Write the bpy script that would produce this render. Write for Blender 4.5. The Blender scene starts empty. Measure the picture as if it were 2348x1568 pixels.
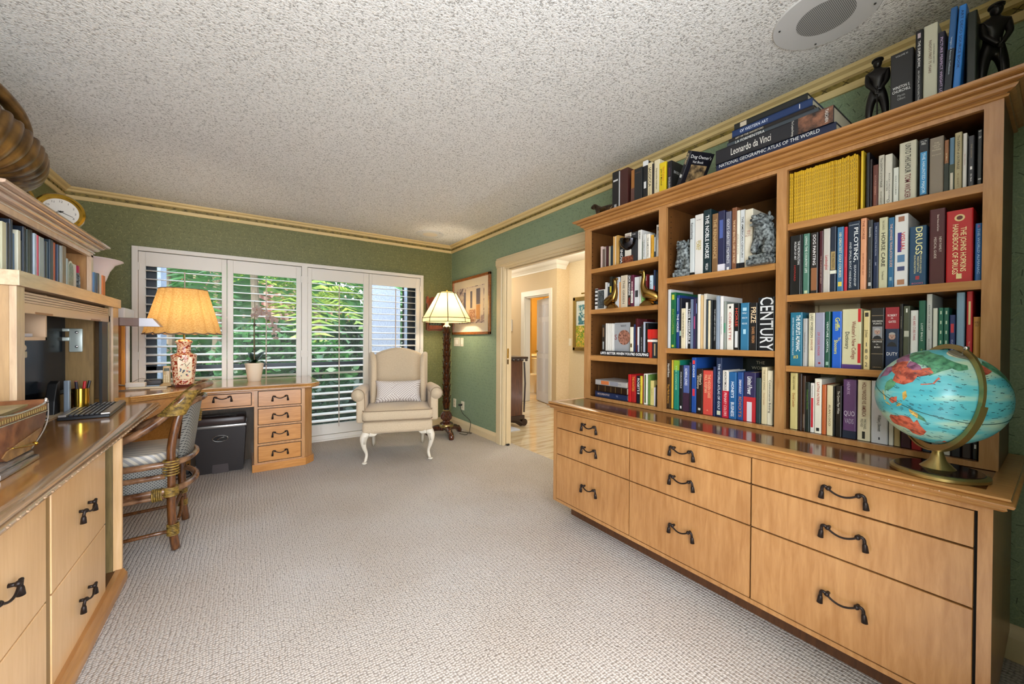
import bpy, bmesh, math, random
from mathutils import Vector, Matrix, Euler
PI = math.pi
random.seed(7)
SC = bpy.context.scene
COL = SC.collection

# ------------------------------------------------------------------ camera, sky, sun, exposure
cam_d = bpy.data.cameras.new('camera'); cam = bpy.data.objects.new('camera', cam_d); COL.objects.link(cam)
cam.matrix_world = (Matrix.Translation((0, 0, 1.22)) @ Matrix.Rotation(-math.radians(34.65), 4, 'Z')
                    @ Matrix.Rotation(PI / 2 - math.radians(0.45), 4, 'X') @ Matrix.Rotation(math.radians(0.35), 4, 'Z'))
cam_d.sensor_width = 36.0; cam_d.lens = 36.0 * 880 / 2348; cam_d.clip_start = .02; cam_d.clip_end = 200
SC.camera = cam
SC.view_settings.view_transform = 'Standard'; SC.view_settings.look = 'None'
SC.view_settings.gamma = 1.0; SC.view_settings.use_curve_mapping = False
SC.view_settings.exposure = 0.86

world = bpy.data.worlds.new('sky'); SC.world = world; world.use_nodes = True
wn = world.node_tree.nodes; wl = world.node_tree.links
for n in list(wn): wn.remove(n)
wo = wn.new('ShaderNodeOutputWorld'); wb = wn.new('ShaderNodeBackground'); ws = wn.new('ShaderNodeTexSky')
ws.sky_type = 'NISHITA'; ws.sun_disc = False; ws.sun_elevation = math.radians(52); ws.sun_rotation = math.radians(200)
ws.air_density = 1.0; ws.dust_density = 3.0; ws.ozone_density = 1.0
wmix = wn.new('ShaderNodeMix'); wmix.data_type = 'RGBA'; wmix.inputs[0].default_value = .55; wmix.inputs[7].default_value = (8.6, 9.2, 10.2, 1)
wl.new(ws.outputs[0], wmix.inputs[6]); wl.new(wmix.outputs[2], wb.inputs[0]); wl.new(wb.outputs[0], wo.inputs[0])
wb.inputs[1].default_value = 0.78

def light(name, kind, loc, power, color=(1, 1, 1), size=.1, rot=(0, 0, 0), sy=None, spread=None):
    d = bpy.data.lights.new(name, kind); d.energy = power; d.color = color
    if kind == 'AREA':
        d.size = size
        if sy: d.shape = 'RECTANGLE'; d.size_y = sy
        if spread: d.spread = spread
    elif kind == 'SUN': d.angle = size
    else: d.shadow_soft_size = size
    o = bpy.data.objects.new(name, d); COL.objects.link(o); o.location = loc; o.rotation_euler = rot
    return o
light('sun', 'SUN', (0, -3, 8), 4.0, (1, .95, .86), .02, (math.radians(36), 0, math.radians(-25)))
# sky portals at the shuttered window and at the open end of the room behind the camera
for pn, pl, pr, px, py in (('window_portal', (.55, 5.24, 1.1), -PI / 2, 2.9, 2.1), ('rear_portal', (-.25, -.42, 1.27), PI / 2, 2.2, 2.5)):
    po = light(pn, 'AREA', pl, 1, (1, 1, 1), px, (pr, 0, 0), py); po.data.cycles.is_portal = True
light('rear_fill_light', 'POINT', (.10, -.74, 1.6), 24, (.85, .93, 1), .22)  # added fill light behind the camera, no fixture belongs to it
light('left_rear_fill_light', 'POINT', (-.85, -.70, 1.5), 42, (.85, .93, 1), .22)  # added fill too, brightens the left desk side and ceiling

# ------------------------------------------------------------------ helpers
def srgb(h, a=1.0):
    if isinstance(h, (tuple, list)): return (*h[:3], a)
    v = [int(h[i:i + 2], 16) / 255 for i in (0, 2, 4)]
    return (*[c / 12.92 if c <= .04045 else ((c + .055) / 1.055) ** 2.4 for c in v], a)

class MB:
    def __init__(s): s.bm = bmesh.new()
    def add(s, bm2, mi=0):
        me = bpy.data.meshes.new('tmp'); bm2.to_mesh(me); bm2.free()
        n = len(s.bm.faces); s.bm.from_mesh(me); bpy.data.meshes.remove(me)
        if mi:
            s.bm.faces.ensure_lookup_table()
            for f in s.bm.faces[n:]: f.material_index = mi
        return s
    def box(s, x0, x1, y0, y1, z0, z1, bev=0, mi=0, seg=2, mat=None):
        b = bmesh.new(); bmesh.ops.create_cube(b, size=1)
        for v in b.verts:
            v.co = Vector(((x0 + x1) / 2 + v.co.x * (x1 - x0), (y0 + y1) / 2 + v.co.y * (y1 - y0), (z0 + z1) / 2 + v.co.z * (z1 - z0)))
        if bev: bmesh.ops.bevel(b, geom=b.edges[:], offset=bev, segments=seg, profile=.5, affect='EDGES')
        if mat: bmesh.ops.transform(b, matrix=mat, verts=b.verts[:])
        return s.add(b, mi)
    def prism(s, pts, z0, z1, bev=0, mi=0, mat=None):
        b = bmesh.new(); n = len(pts)
        lo = [b.verts.new((p[0], p[1], z0)) for p in pts]; hi = [b.verts.new((p[0], p[1], z1)) for p in pts]
        b.faces.new(lo[::-1]); b.faces.new(hi)
        for i in range(n): b.faces.new((lo[i], lo[(i + 1) % n], hi[(i + 1) % n], hi[i]))
        bmesh.ops.recalc_face_normals(b, faces=b.faces[:])
        if bev: bmesh.ops.bevel(b, geom=b.edges[:], offset=bev, segments=2, profile=.5, affect='EDGES')
        if mat: bmesh.ops.transform(b, matrix=mat, verts=b.verts[:])
        return s.add(b, mi)
    def lathe(s, prof, c=(0, 0, 0), n=32, mi=0, ang=2 * PI, flute=0, nfl=0, mat=None, sq=0):
        b = bmesh.new(); rings = []
        full = abs(ang - 2 * PI) < 1e-4; m = n if full else n + 1
        for r, z in prof:
            ring = []
            for i in range(m):
                a = ang * i / n; rr = r * (1 + flute * math.cos(nfl * a)) if flute else r
                if sq: rr = r * (1 / max(abs(math.cos(a)), abs(math.sin(a)))) ** sq
                ring.append(b.verts.new((c[0] + rr * math.cos(a), c[1] + rr * math.sin(a), c[2] + z)))
            rings.append(ring)
        for j in range(len(rings) - 1):
            for i in range(n):
                k = (i + 1) % m
                b.faces.new((rings[j][i], rings[j][k], rings[j + 1][k], rings[j + 1][i]))
        if full:
            if prof[0][0] > 1e-5: b.faces.new(rings[0][::-1])
            if prof[-1][0] > 1e-5: b.faces.new(rings[-1])
        bmesh.ops.remove_doubles(b, verts=b.verts[:], dist=1e-6)
        bmesh.ops.recalc_face_normals(b, faces=b.faces[:])
        if mat: bmesh.ops.transform(b, matrix=mat, verts=b.verts[:])
        return s.add(b, mi)
    def tube(s, pts, r, n=10, mi=0, closed=False, sm=0, cap=True, flat=1.0):
        pts = [Vector(p) for p in pts]
        if sm: pts, r = smooth_path(pts, r, sm, closed)
        N = len(pts); R = r if isinstance(r, (list, tuple)) else [r] * N
        b = bmesh.new(); rings = []
        t0 = (pts[1] - pts[0]).normalized(); up = Vector((0, 0, 1)) if abs(t0.z) < .9 else Vector((1, 0, 0))
        nv = t0.cross(up).normalized()
        for i in range(N):
            if closed: t = (pts[(i + 1) % N] - pts[i - 1]).normalized()
            else: t = (pts[min(i + 1, N - 1)] - pts[max(i - 1, 0)]).normalized()
            nv = (nv - t * nv.dot(t)).normalized(); bv = t.cross(nv)
            rings.append([b.verts.new(pts[i] + (nv * math.cos(2 * PI * k / n) + bv * math.sin(2 * PI * k / n) * flat) * R[i]) for k in range(n)])
        for i in range(N if closed else N - 1):
            a, c = rings[i], rings[(i + 1) % N]
            for k in range(n): b.faces.new((a[k], a[(k + 1) % n], c[(k + 1) % n], c[k]))
        if not closed and cap: b.faces.new(rings[0][::-1]); b.faces.new(rings[-1])
        bmesh.ops.recalc_face_normals(b, faces=b.faces[:])
        return s.add(b, mi)
    def ball(s, c, r, n=16, mi=0, sc=(1, 1, 1), rot=None):
        b = bmesh.new(); bmesh.ops.create_uvsphere(b, u_segments=n, v_segments=max(6, n * 2 // 3), radius=r)
        m = Matrix.Translation(c) @ (rot.to_matrix().to_4x4() if rot else Matrix()) @ Matrix.Diagonal((*sc, 1))
        bmesh.ops.transform(b, matrix=m, verts=b.verts[:]); return s.add(b, mi)
    def quad(s, a, b_, c, d, mi=0):
        v = [s.bm.verts.new(p) for p in (a, b_, c, d)]; f = s.bm.faces.new(v); f.material_index = mi; return s
    def sweep(s, prof, path, side=1, closed=False, mi=0):
        # prof: (out, up) outline; path: xy points at given z; out = to the right of travel * side
        P = [Vector((p[0], p[1])) for p in path]; z = [p[2] if len(p) > 2 else 0 for p in path]; N = len(P)
        b = bmesh.new(); rings = []
        for i in range(N):
            if closed: d0 = (P[i] - P[i - 1]).normalized(); d1 = (P[(i + 1) % N] - P[i]).normalized()
            else:
                d1 = (P[i + 1] - P[i]).normalized() if i < N - 1 else (P[i] - P[i - 1]).normalized()
                d0 = (P[i] - P[i - 1]).normalized() if i > 0 else d1
            n0 = Vector((d0.y, -d0.x)) * side; n1 = Vector((d1.y, -d1.x)) * side
            m = (n0 + n1); m = m / max(m.length_squared / 2, .2)
            m = (n0 + n1).normalized() / max(.3, (n0 + n1).normalized().dot(n0))
            rings.append([b.verts.new((P[i].x + m.x * o, P[i].y + m.y * o, z[i] + u)) for o, u in prof])
        K = len(prof)
        for i in range(N if closed else N - 1):
            a, c = rings[i], rings[(i + 1) % N]
            for k in range(K): b.faces.new((a[k], a[(k + 1) % K], c[(k + 1) % K], c[k]))
        if not closed: b.faces.new(rings[0][::-1]); b.faces.new(rings[-1])
        bmesh.ops.recalc_face_normals(b, faces=b.faces[:])
        return s.add(b, mi)
    def xf(s, m): bmesh.ops.transform(s.bm, matrix=m, verts=s.bm.verts[:]); return s
    def build(s, name, mat, parent=None, smooth=False, off=True, sub=0):
        if parent is not None and off: 
            l = root_loc(parent); bmesh.ops.translate(s.bm, vec=-l, verts=s.bm.verts[:])
        me = bpy.data.meshes.new(name); s.bm.to_mesh(me); s.bm.free()
        for m in (mat if isinstance(mat, (list, tuple)) else [mat]): me.materials.append(m)
        if smooth:
            for p in me.polygons: p.use_smooth = True
            if smooth != 'all':
                try: me.set_sharp_from_angle(angle=math.radians(38))
                except Exception: pass
        o = bpy.data.objects.new(name, me); COL.objects.link(o)
        if parent is not None: o.parent = parent
        if sub:
            md = o.modifiers.new('sub', 'SUBSURF'); md.levels = sub; md.render_levels = sub
        return o
def root_loc(o):
    l = Vector(o.location)
    while o.parent: o = o.parent; l = l + Vector(o.location)
    return l
def smooth_path(pts, r, k, closed=False):
    N = len(pts); out = []; ro = []
    R = r if isinstance(r, (list, tuple)) else [r] * N
    for i in range(N if closed else N - 1):
        if closed: p0, p1, p2, p3 = pts[i - 1], pts[i], pts[(i + 1) % N], pts[(i + 2) % N]; r1, r2 = R[i], R[(i + 1) % N]
        else: p0, p1, p2, p3 = pts[max(i - 1, 0)], pts[i], pts[i + 1], pts[min(i + 2, N - 1)]; r1, r2 = R[i], R[i + 1]
        for j in range(k):
            t = j / k; out.append(.5 * ((2 * p1) + (p2 - p0) * t + (2 * p0 - 5 * p1 + 4 * p2 - p3) * t * t + (3 * p1 - p0 - 3 * p2 + p3) * t ** 3))
            ro.append(r1 + (r2 - r1) * t)
    if not closed: out.append(pts[-1]); ro.append(R[-1])
    return out, ro
def tag(o, label=None, cat=None, group=None, kind=None):
    if label: o['label'] = label
    if cat: o['category'] = cat
    if group: o['group'] = group
    if kind: o['kind'] = kind
    return o
def thing(name, label, cat, loc=(0, 0, 0), rotz=0, group=None):
    o = bpy.data.objects.new(name, None); COL.objects.link(o); o.location = loc; o.rotation_euler = (0, 0, rotz)
    o.empty_display_size = .05
    return tag(o, label, cat, group)
def struct(name, mb, mat, smooth=False): return tag(mb.build(name, mat, None, smooth), kind='structure')
def copy_tree(o, parent=None):
    c = o.copy(); COL.objects.link(c); c.parent = parent
    for ch in o.children: copy_tree(ch, c)
    return c

# ------------------------------------------------------------------ materials
def new_mat(name):
    m = bpy.data.materials.new(name); m.use_nodes = True
    nt = m.node_tree; b = nt.nodes['Principled BSDF']; return m, nt, b
def N(nt, t, **kw):
    n = nt.nodes.new(t)
    for k, v in kw.items():
        if k.startswith('i_'):
            key = k[2:]; key = int(key) if key.isdigit() else key.replace('_', ' ')
            n.inputs[key].default_value = v
        else: setattr(n, k, v)
    return n
_pc = {}
def plain(h, rough=.5, metal=0, emit=None, es=0, alpha=1, spec=None, name=None, sheen=0, coat=0):
    key = (h, rough, metal, emit, es, alpha, spec, sheen, coat)
    if key in _pc: return _pc[key]
    m, nt, b = new_mat(name or 'paint_' + (h if isinstance(h, str) else 'x'))
    b.inputs['Base Color'].default_value = srgb(h); b.inputs['Roughness'].default_value = rough; b.inputs['Metallic'].default_value = metal
    if emit: b.inputs['Emission Color'].default_value = srgb(emit); b.inputs['Emission Strength'].default_value = es
    if alpha < 1: b.inputs['Alpha'].default_value = alpha
    if spec is not None: b.inputs['Specular IOR Level'].default_value = spec
    if sheen: b.inputs['Sheen Weight'].default_value = sheen
    if coat: b.inputs['Coat Weight'].default_value = coat; b.inputs['Coat Roughness'].default_value = .15
    # faint procedural variation so no surface is dead flat
    tc = N(nt, 'ShaderNodeTexCoord'); no = N(nt, 'ShaderNodeTexNoise', i_Scale=60.0, i_Detail=2.0)
    nt.links.new(tc.outputs['Object'], no.inputs['Vector'])
    bu = N(nt, 'ShaderNodeBump', i_Strength=.06, i_Distance=.002)
    nt.links.new(no.outputs['Fac'], bu.inputs['Height']); nt.links.new(bu.outputs['Normal'], b.inputs['Normal'])
    _pc[key] = m; return m
def ramp(nt, stops):
    r = N(nt, 'ShaderNodeValToRGB'); e = r.color_ramp.elements
    while len(e) > 1: e.remove(e[-1])
    e[0].position = stops[0][0]; e[0].color = srgb(stops[0][1])
    for p, c in stops[1:]:
        x = e.new(p); x.color = srgb(c)
    return r
def wood(name, dark, light_, rough=.35, scale=(6, 6, .8), coat=.25, detail=4, bump=.05, blotch=None):
    m, nt, b = new_mat(name); L = nt.links.new
    tc = N(nt, 'ShaderNodeTexCoord'); mp = N(nt, 'ShaderNodeMapping'); mp.inputs['Scale'].default_value = scale
    no = N(nt, 'ShaderNodeTexNoise', i_Scale=9.0, i_Detail=float(detail), i_Roughness=.6, i_Distortion=.4)
    L(tc.outputs['Object'], mp.inputs[0]); L(mp.outputs[0], no.inputs['Vector'])
    r = ramp(nt, [(.3, dark), (.72, light_)]); L(no.outputs['Fac'], r.inputs[0]); out = r.outputs[0]
    n2 = N(nt, 'ShaderNodeTexNoise', i_Scale=2.2, i_Detail=2.0); L(tc.outputs['Object'], n2.inputs['Vector'])
    r2 = ramp(nt, [(.35, 'e6e0da'), (.65, 'ffffff')]); L(n2.outputs['Fac'], r2.inputs[0])
    mx = N(nt, 'ShaderNodeMix', data_type='RGBA', blend_type='MULTIPLY'); mx.inputs[0].default_value = .8
    L(out, mx.inputs[6]); L(r2.outputs[0], mx.inputs[7]); out = mx.outputs[2]
    L(out, b.inputs['Base Color']); b.inputs['Roughness'].default_value = rough
    b.inputs['Coat Weight'].default_value = coat; b.inputs['Coat Roughness'].default_value = .12
    bu = N(nt, 'ShaderNodeBump', i_Strength=bump, i_Distance=.003); L(no.outputs['Fac'], bu.inputs['Height']); L(bu.outputs[0], b.inputs['Normal'])
    return m
def noisy(name, c1, c2, scale=20, rough=.6, bump=.2, metal=0, dist=.003, lo=.35, hi=.65, detail=4, sheen=0):
    m, nt, b = new_mat(name); L = nt.links.new
    tc = N(nt, 'ShaderNodeTexCoord'); no = N(nt, 'ShaderNodeTexNoise', i_Scale=float(scale), i_Detail=float(detail))
    L(tc.outputs['Object'], no.inputs['Vector']); r = ramp(nt, [(lo, c1), (hi, c2)]); L(no.outputs['Fac'], r.inputs[0])
    L(r.outputs[0], b.inputs['Base Color']); b.inputs['Roughness'].default_value = rough; b.inputs['Metallic'].default_value = metal
    if sheen: b.inputs['Sheen Weight'].default_value = sheen
    bu = N(nt, 'ShaderNodeBump', i_Strength=bump, i_Distance=dist); L(no.outputs['Fac'], bu.inputs['Height']); L(bu.outputs[0], b.inputs['Normal'])
    return m
def wallpaper(name, base, mark, lightmark, strength=1.0):
    # small random dashes pressed into plain paper
    m, nt, b = new_mat(name); L = nt.links.new
    ge = N(nt, 'ShaderNodeNewGeometry'); sx = N(nt, 'ShaderNodeSeparateXYZ'); L(ge.outputs['Position'], sx.inputs[0])
    ad = N(nt, 'ShaderNodeMath', operation='ADD'); L(sx.outputs[0], ad.inputs[0]); L(sx.outputs[1], ad.inputs[1])
    cb = N(nt, 'ShaderNodeCombineXYZ'); L(ad.outputs[0], cb.inputs[0]); L(sx.outputs[2], cb.inputs[1])
    vo = N(nt, 'ShaderNodeTexVoronoi', voronoi_dimensions='2D', i_Scale=27.0, i_Randomness=.85); L(cb.outputs[0], vo.inputs['Vector'])
    sc = N(nt, 'ShaderNodeVectorMath', operation='SCALE'); sc.inputs[3].default_value = 1.0; L(vo.outputs['Position'], sc.inputs[0])
    sb = N(nt, 'ShaderNodeVectorMath', operation='SUBTRACT'); L(cb.outputs[0], sb.inputs[0]); L(sc.outputs[0], sb.inputs[1])
    sr = N(nt, 'ShaderNodeSeparateXYZ'); L(vo.outputs['Color'], sr.inputs[0])
    an = N(nt, 'ShaderNodeMath', operation='MULTIPLY'); an.inputs[1].default_value = 6.28; L(sr.outputs[0], an.inputs[0])
    vr = N(nt, 'ShaderNodeVectorRotate', rotation_type='Z_AXIS'); L(sb.outputs[0], vr.inputs['Vector']); L(an.outputs[0], vr.inputs['Angle'])
    s2 = N(nt, 'ShaderNodeSeparateXYZ'); L(vr.outputs[0], s2.inputs[0])
    ax = N(nt, 'ShaderNodeMath', operation='ABSOLUTE'); L(s2.outputs[0], ax.inputs[0]); ay = N(nt, 'ShaderNodeMath', operation='ABSOLUTE'); L(s2.outputs[1], ay.inputs[0])
    lx = N(nt, 'ShaderNodeMath', operation='LESS_THAN'); lx.inputs[1].default_value = .012; L(ax.outputs[0], lx.inputs[0])
    ly = N(nt, 'ShaderNodeMath', operation='LESS_THAN'); ly.inputs[1].default_value = .0013; L(ay.outputs[0], ly.inputs[0])
    mk = N(nt, 'ShaderNodeMath', operation='MULTIPLY'); L(lx.outputs[0], mk.inputs[0]); L(ly.outputs[0], mk.inputs[1])
    no = N(nt, 'ShaderNodeTexNoise', i_Scale=160.0, i_Detail=3.0); L(ge.outputs['Position'], no.inputs['Vector'])
    bc = ramp(nt, [(.3, base[0]), (.7, base[1])]); L(no.outputs['Fac'], bc.inputs[0])
    cm = N(nt, 'ShaderNodeMix', data_type='RGBA'); cm.inputs[6].default_value = srgb(mark); cm.inputs[7].default_value = srgb(lightmark)
    gt = N(nt, 'ShaderNodeMath', operation='GREATER_THAN'); gt.inputs[1].default_value = .5; L(sr.outputs[1], gt.inputs[0]); L(gt.outputs[0], cm.inputs[0])
    mx = N(nt, 'ShaderNodeMix', data_type='RGBA'); fm = N(nt, 'ShaderNodeMath', operation='MULTIPLY'); fm.inputs[1].default_value = strength
    L(mk.outputs[0], fm.inputs[0]); L(fm.outputs[0], mx.inputs[0]); L(bc.outputs[0], mx.inputs[6]); L(cm.outputs[2], mx.inputs[7])
    L(mx.outputs[2], b.inputs['Base Color']); b.inputs['Roughness'].default_value = .55
    bu = N(nt, 'ShaderNodeBump', i_Strength=.25, i_Distance=.002); L(no.outputs['Fac'], bu.inputs['Height']); L(bu.outputs[0], b.inputs['Normal'])
    return m
def carpet_mat():
    m, nt, b = new_mat('carpet_loops'); L = nt.links.new
    ge = N(nt, 'ShaderNodeNewGeometry'); mp = N(nt, 'ShaderNodeMapping'); mp.inputs['Scale'].default_value = (104, 88, 0)
    no = N(nt, 'ShaderNodeTexNoise', i_Scale=7.0, i_Detail=2.0); L(ge.outputs['Position'], no.inputs['Vector'])
    va = N(nt, 'ShaderNodeVectorMath', operation='MULTIPLY_ADD'); L(no.outputs['Color'], va.inputs[0]); va.inputs[1].default_value = (.02, .02, 0); L(ge.outputs['Position'], va.inputs[2])
    L(va.outputs[0], mp.inputs[0])
    vo = N(nt, 'ShaderNodeTexVoronoi', voronoi_dimensions='2D', i_Scale=1.0, i_Randomness=.45); L(mp.outputs[0], vo.inputs['Vector'])
    r = ramp(nt, [(.0, 'd2cdc8'), (.42, 'beb8b2'), (.75, '8c8681')]); L(vo.outputs['Distance'], r.inputs[0])
    n2 = N(nt, 'ShaderNodeTexNoise', i_Scale=1.3, i_Detail=3.0); L(ge.outputs['Position'], n2.inputs['Vector'])
    r2 = ramp(nt, [(.3, 'efe9e2'), (.7, 'ffffff')]); L(n2.outputs['Fac'], r2.inputs[0])
    mx = N(nt, 'ShaderNodeMix', data_type='RGBA', blend_type='MULTIPLY'); mx.inputs[0].default_value = 1; L(r.outputs[0], mx.inputs[6]); L(r2.outputs[0], mx.inputs[7])
    L(mx.outputs[2], b.inputs['Base Color']); b.inputs['Roughness'].default_value = .95; b.inputs['Specular IOR Level'].default_value = .1
    sx = N(nt, 'ShaderNodeSeparateXYZ'); L(va.outputs[0], sx.inputs[0]); mm = N(nt, 'ShaderNodeMath', operation='MULTIPLY'); mm.inputs[1].default_value = 2 * PI * 52; L(sx.outputs[0], mm.inputs[0])
    sn = N(nt, 'ShaderNodeMath', operation='SINE'); L(mm.outputs[0], sn.inputs[0]); hs = N(nt, 'ShaderNodeMath', operation='MULTIPLY'); hs.inputs[1].default_value = .35; L(sn.outputs[0], hs.inputs[0])
    i0 = N(nt, 'ShaderNodeMath', operation='SUBTRACT'); i0.inputs[0].default_value = 1; L(vo.outputs['Distance'], i0.inputs[1])
    iv = N(nt, 'ShaderNodeMath', operation='ADD'); L(i0.outputs[0], iv.inputs[0]); L(hs.outputs[0], iv.inputs[1])
    bu = N(nt, 'ShaderNodeBump', i_Strength=.6, i_Distance=.006); L(iv.outputs[0], bu.inputs['Height']); L(bu.outputs[0], b.inputs['Normal'])
    return m
def popcorn_mat():
    m, nt, b = new_mat('popcorn_ceiling'); L = nt.links.new
    ge = N(nt, 'ShaderNodeNewGeometry')
    no = N(nt, 'ShaderNodeTexNoise', i_Scale=110.0, i_Detail=2.0, i_Roughness=.6); L(ge.outputs['Position'], no.inputs['Vector'])
    r = ramp(nt, [(.34, 'a09e9a'), (.45, 'dcdbd8'), (.7, 'eae9e6')]); L(no.outputs['Fac'], r.inputs[0]); L(r.outputs[0], b.inputs['Base Color'])
    b.inputs['Roughness'].default_value = .9; b.inputs['Specular IOR Level'].default_value = .15
    bu = N(nt, 'ShaderNodeBump', i_Strength=.9, i_Distance=.006); L(no.outputs['Fac'], bu.inputs['Height']); L(bu.outputs[0], b.inputs['Normal'])
    return m
def marble_mat():
    m, nt, b = new_mat('travertine_floor'); L = nt.links.new
    ge = N(nt, 'ShaderNodeNewGeometry'); mp = N(nt, 'ShaderNodeMapping'); mp.inputs['Scale'].default_value = (.9, 7, 1); L(ge.outputs['Position'], mp.inputs[0])
    no = N(nt, 'ShaderNodeTexNoise', i_Scale=2.6, i_Detail=6.0, i_Distortion=.6); L(mp.outputs[0], no.inputs['Vector'])
    r = ramp(nt, [(.3, 'b79c78'), (.5, 'd6c4a4'), (.7, 'e4d6bc')]); L(no.outputs['Fac'], r.inputs[0])
    br = N(nt, 'ShaderNodeTexBrick', i_Scale=1.65, i_Mortar_Size=.004, i_Row_Height=1.0, i_Brick_Width=1.0, offset=0.0); L(ge.outputs['Position'], br.inputs['Vector'])
    br.inputs['Color1'].default_value = (1, 1, 1, 1); br.inputs['Color2'].default_value = (.97, .97, .97, 1); br.inputs['Mortar'].default_value = (.55, .5, .42, 1)
    mx = N(nt, 'ShaderNodeMix', data_type='RGBA', blend_type='MULTIPLY'); mx.inputs[0].default_value = 1; L(r.outputs[0], mx.inputs[6]); L(br.outputs[0], mx.inputs[7])
    L(mx.outputs[2], b.inputs['Base Color']); b.inputs['Roughness'].default_value = .07; return m

M = {}
M['maple'] = wood('honey_maple', 'a67340', 'c08f5a', .34, (6, 6, .7))
M['maple_h'] = wood('honey_maple_along', 'a5713c', 'bf8b50', .3, (6, .6, 6))
M['maple_x'] = wood('honey_maple_across', 'b07434', 'cc8f4c', .3, (.6, 6, 6))
M['counter'] = wood('counter_maple', '5a3416', '704220', .16, (7, .6, 7), coat=.3)
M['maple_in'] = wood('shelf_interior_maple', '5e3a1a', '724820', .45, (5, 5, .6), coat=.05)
M['maple_pale'] = wood('pale_maple', 'e2b67e', 'eec694', .36, (7, 7, .6))
M['desk_top'] = wood('desk_top_maple', '9c6a34', 'b8854a', .14, (7, .6, 7), coat=.6)
M['desk_topx'] = wood('window_desk_top_maple', 'b07c44', 'c89858', .14, (.6, 7, 7), coat=.6)
M['gap'] = plain('0c0807', .8)
M['bronze'] = plain('2a211e', .42, .55)
M['carpet'] = carpet_mat(); M['popcorn'] = popcorn_mat(); M['marble'] = marble_mat()
M['paper'] = wallpaper('green_wallpaper', ('62633a', '787848'), '3c3c1c', '9c9a62', .8)
M['paperR'] = wallpaper('green_wallpaper_side', ('74866a', '8a9c7e'), '2c3824', '98a47c', .8)
M['paperH'] = noisy('beige_wallpaper', 'cdb48c', 'dac4a0', 120, .6, .3, lo=.4, hi=.6)
M['white'] = plain('d8d2c8', .4); M['shutter'] = plain('d6d1c8', .38); M['trim'] = plain('d9c49c', .35)
M['crown'] = plain('d8bf88', .4); M['crown_in'] = noisy('crown_inset', '6a5a26', '8f7a3a', 30, .5)
M['trimwhite'] = plain('e2dccf', .4)
M['ceil2'] = plain('e6e0d4', .8)
M['brass'] = plain('c09a3c', .18, 1.0); M['gold'] = plain('a8925c', .32, .9); M['chrome'] = plain('c8ccd0', .15, 1.0)
M['black'] = plain('121213', .4); M['blackgloss'] = plain('0d0e11', .12); M['grey'] = plain('8a8a8c', .4)
M['bronze_statue'] = plain('1a1613', .35, .5)
# ------------------------------------------------------------------ the setting
XR, XL, YW, ZC = 2.426, -1.33, 5.048, 2.54
m = MB().box(XL, 2.55, -1.3, YW + .1, -.04, 0); struct('floor', m, M['carpet'])
m = MB().box(2.55, 4.62, -1.3, 7.4, -.04, -.004).box(4.62, 7.0, 4.6, 8.6, -.04, -.004); struct('floor_hall', m, M['marble'])
m = MB().box(XL - .1, XR + .075, -1.3, YW + .2, ZC, ZC + .12); struct('ceiling', m, M['popcorn'])
m = MB().box(XL - .12, XL, -1.3, YW + .12, 0, ZC); struct('wall_left', m, M['paper'])
# window wall: pieces around the opening
wx0, wx1, wz0, wz1 = -.86, 1.95, .05, 2.045
m = MB().box(XL, wx0, YW, YW + .12, 0, ZC).box(wx1, XR + .075, YW, YW + .12, 0, ZC).box(wx0, wx1, YW, YW + .12, wz1, ZC).box(wx0, wx1, YW, YW + .12, 0, wz0)
struct('wall_window', m, M['paper'])
dy0, dy1, dz = .75, 3.68, 2.045
m = MB().box(XR, XR + .075, dy1, YW, 0, ZC).box(XR, XR + .075, -1.3, dy0, 0, ZC).box(XR, XR + .075, dy0, dy1, dz, ZC)
struct('wall_right', m, M['paperR'])
m = MB().box(1.15, XR, -.24, -.12, 0, ZC); struct('wall_light_blocker', m, M['paperR'])  # unseen wall piece added to keep rear light off the right corner
# crown mould with an inset band of crossed ribbon
prof = [(0, -.10), (.012, -.10), (.018, -.088), (.018, -.068), (.006, -.066), (.006, -.038), (.022, -.034), (.03, -.02), (.05, -.012), (.06, 0), (0, 0)]
path = [(XL, -1.25, ZC), (XL, YW, ZC), (XR, YW, ZC), (XR, -.1, ZC)]
struct('trim_1', MB().sweep(prof, path, 1), M['crown'])
mb = MB()
mb.box(XL + .0062, XL + .0075, -1.25, YW, ZC - .065, ZC - .039).box(XL, XR, YW - .0075, YW - .0062, ZC - .065, ZC - .039).box(XR - .0075, XR - .0062, -.1, YW, ZC - .065, ZC - .039)
struct('trim_2', mb, M['crown_in'])
mb = MB()
def xmark(c, u):   # one crossed ribbon on the inset band
    for s in (-1, 1):
        a = Vector(c) - Vector(u) * .012 + Vector((0, 0, -.011 * s)); b = Vector(c) + Vector(u) * .012 + Vector((0, 0, .011 * s))
        mb.tube([a, b], .0016, 4)
i = XL + .06
while i < XR: xmark((i, YW - .009, ZC - .052), (1, 0, 0)); i += .085
i = -.05
while i < YW: xmark((XR - .009, i, ZC - .052), (0, 1, 0)); xmark((XL + .009, i, ZC - .052), (0, 1, 0)); i += .085
struct('trim_3', mb, plain('4a3c1c', .6))
# baseboards
bp = [(0, 0), (.016, 0), (.016, .07), (.012, .085), (.006, .1), (.004, .108), (0, .108)]
struct('baseboard_window', MB().sweep(bp, [(1.98, YW), (XR, YW)], 1), M['trim'])
struct('baseboard_right', MB().sweep(bp, [(XR, YW - .016), (XR, 3.815)], 1).sweep([(a * 1, b * 1.25) for a, b in bp], [(XR, .74), (XR, -.1)], 1), M['trim'])
struct('baseboard_left', MB().sweep(bp, [(XL, 3.9), (XL, YW)], 1), M['trim'])
# corner bead line
struct('trim_4', MB().box(XR - .004, XR, YW - .004, YW, .1, 2.44), plain('8c8a5c', .6))
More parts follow.
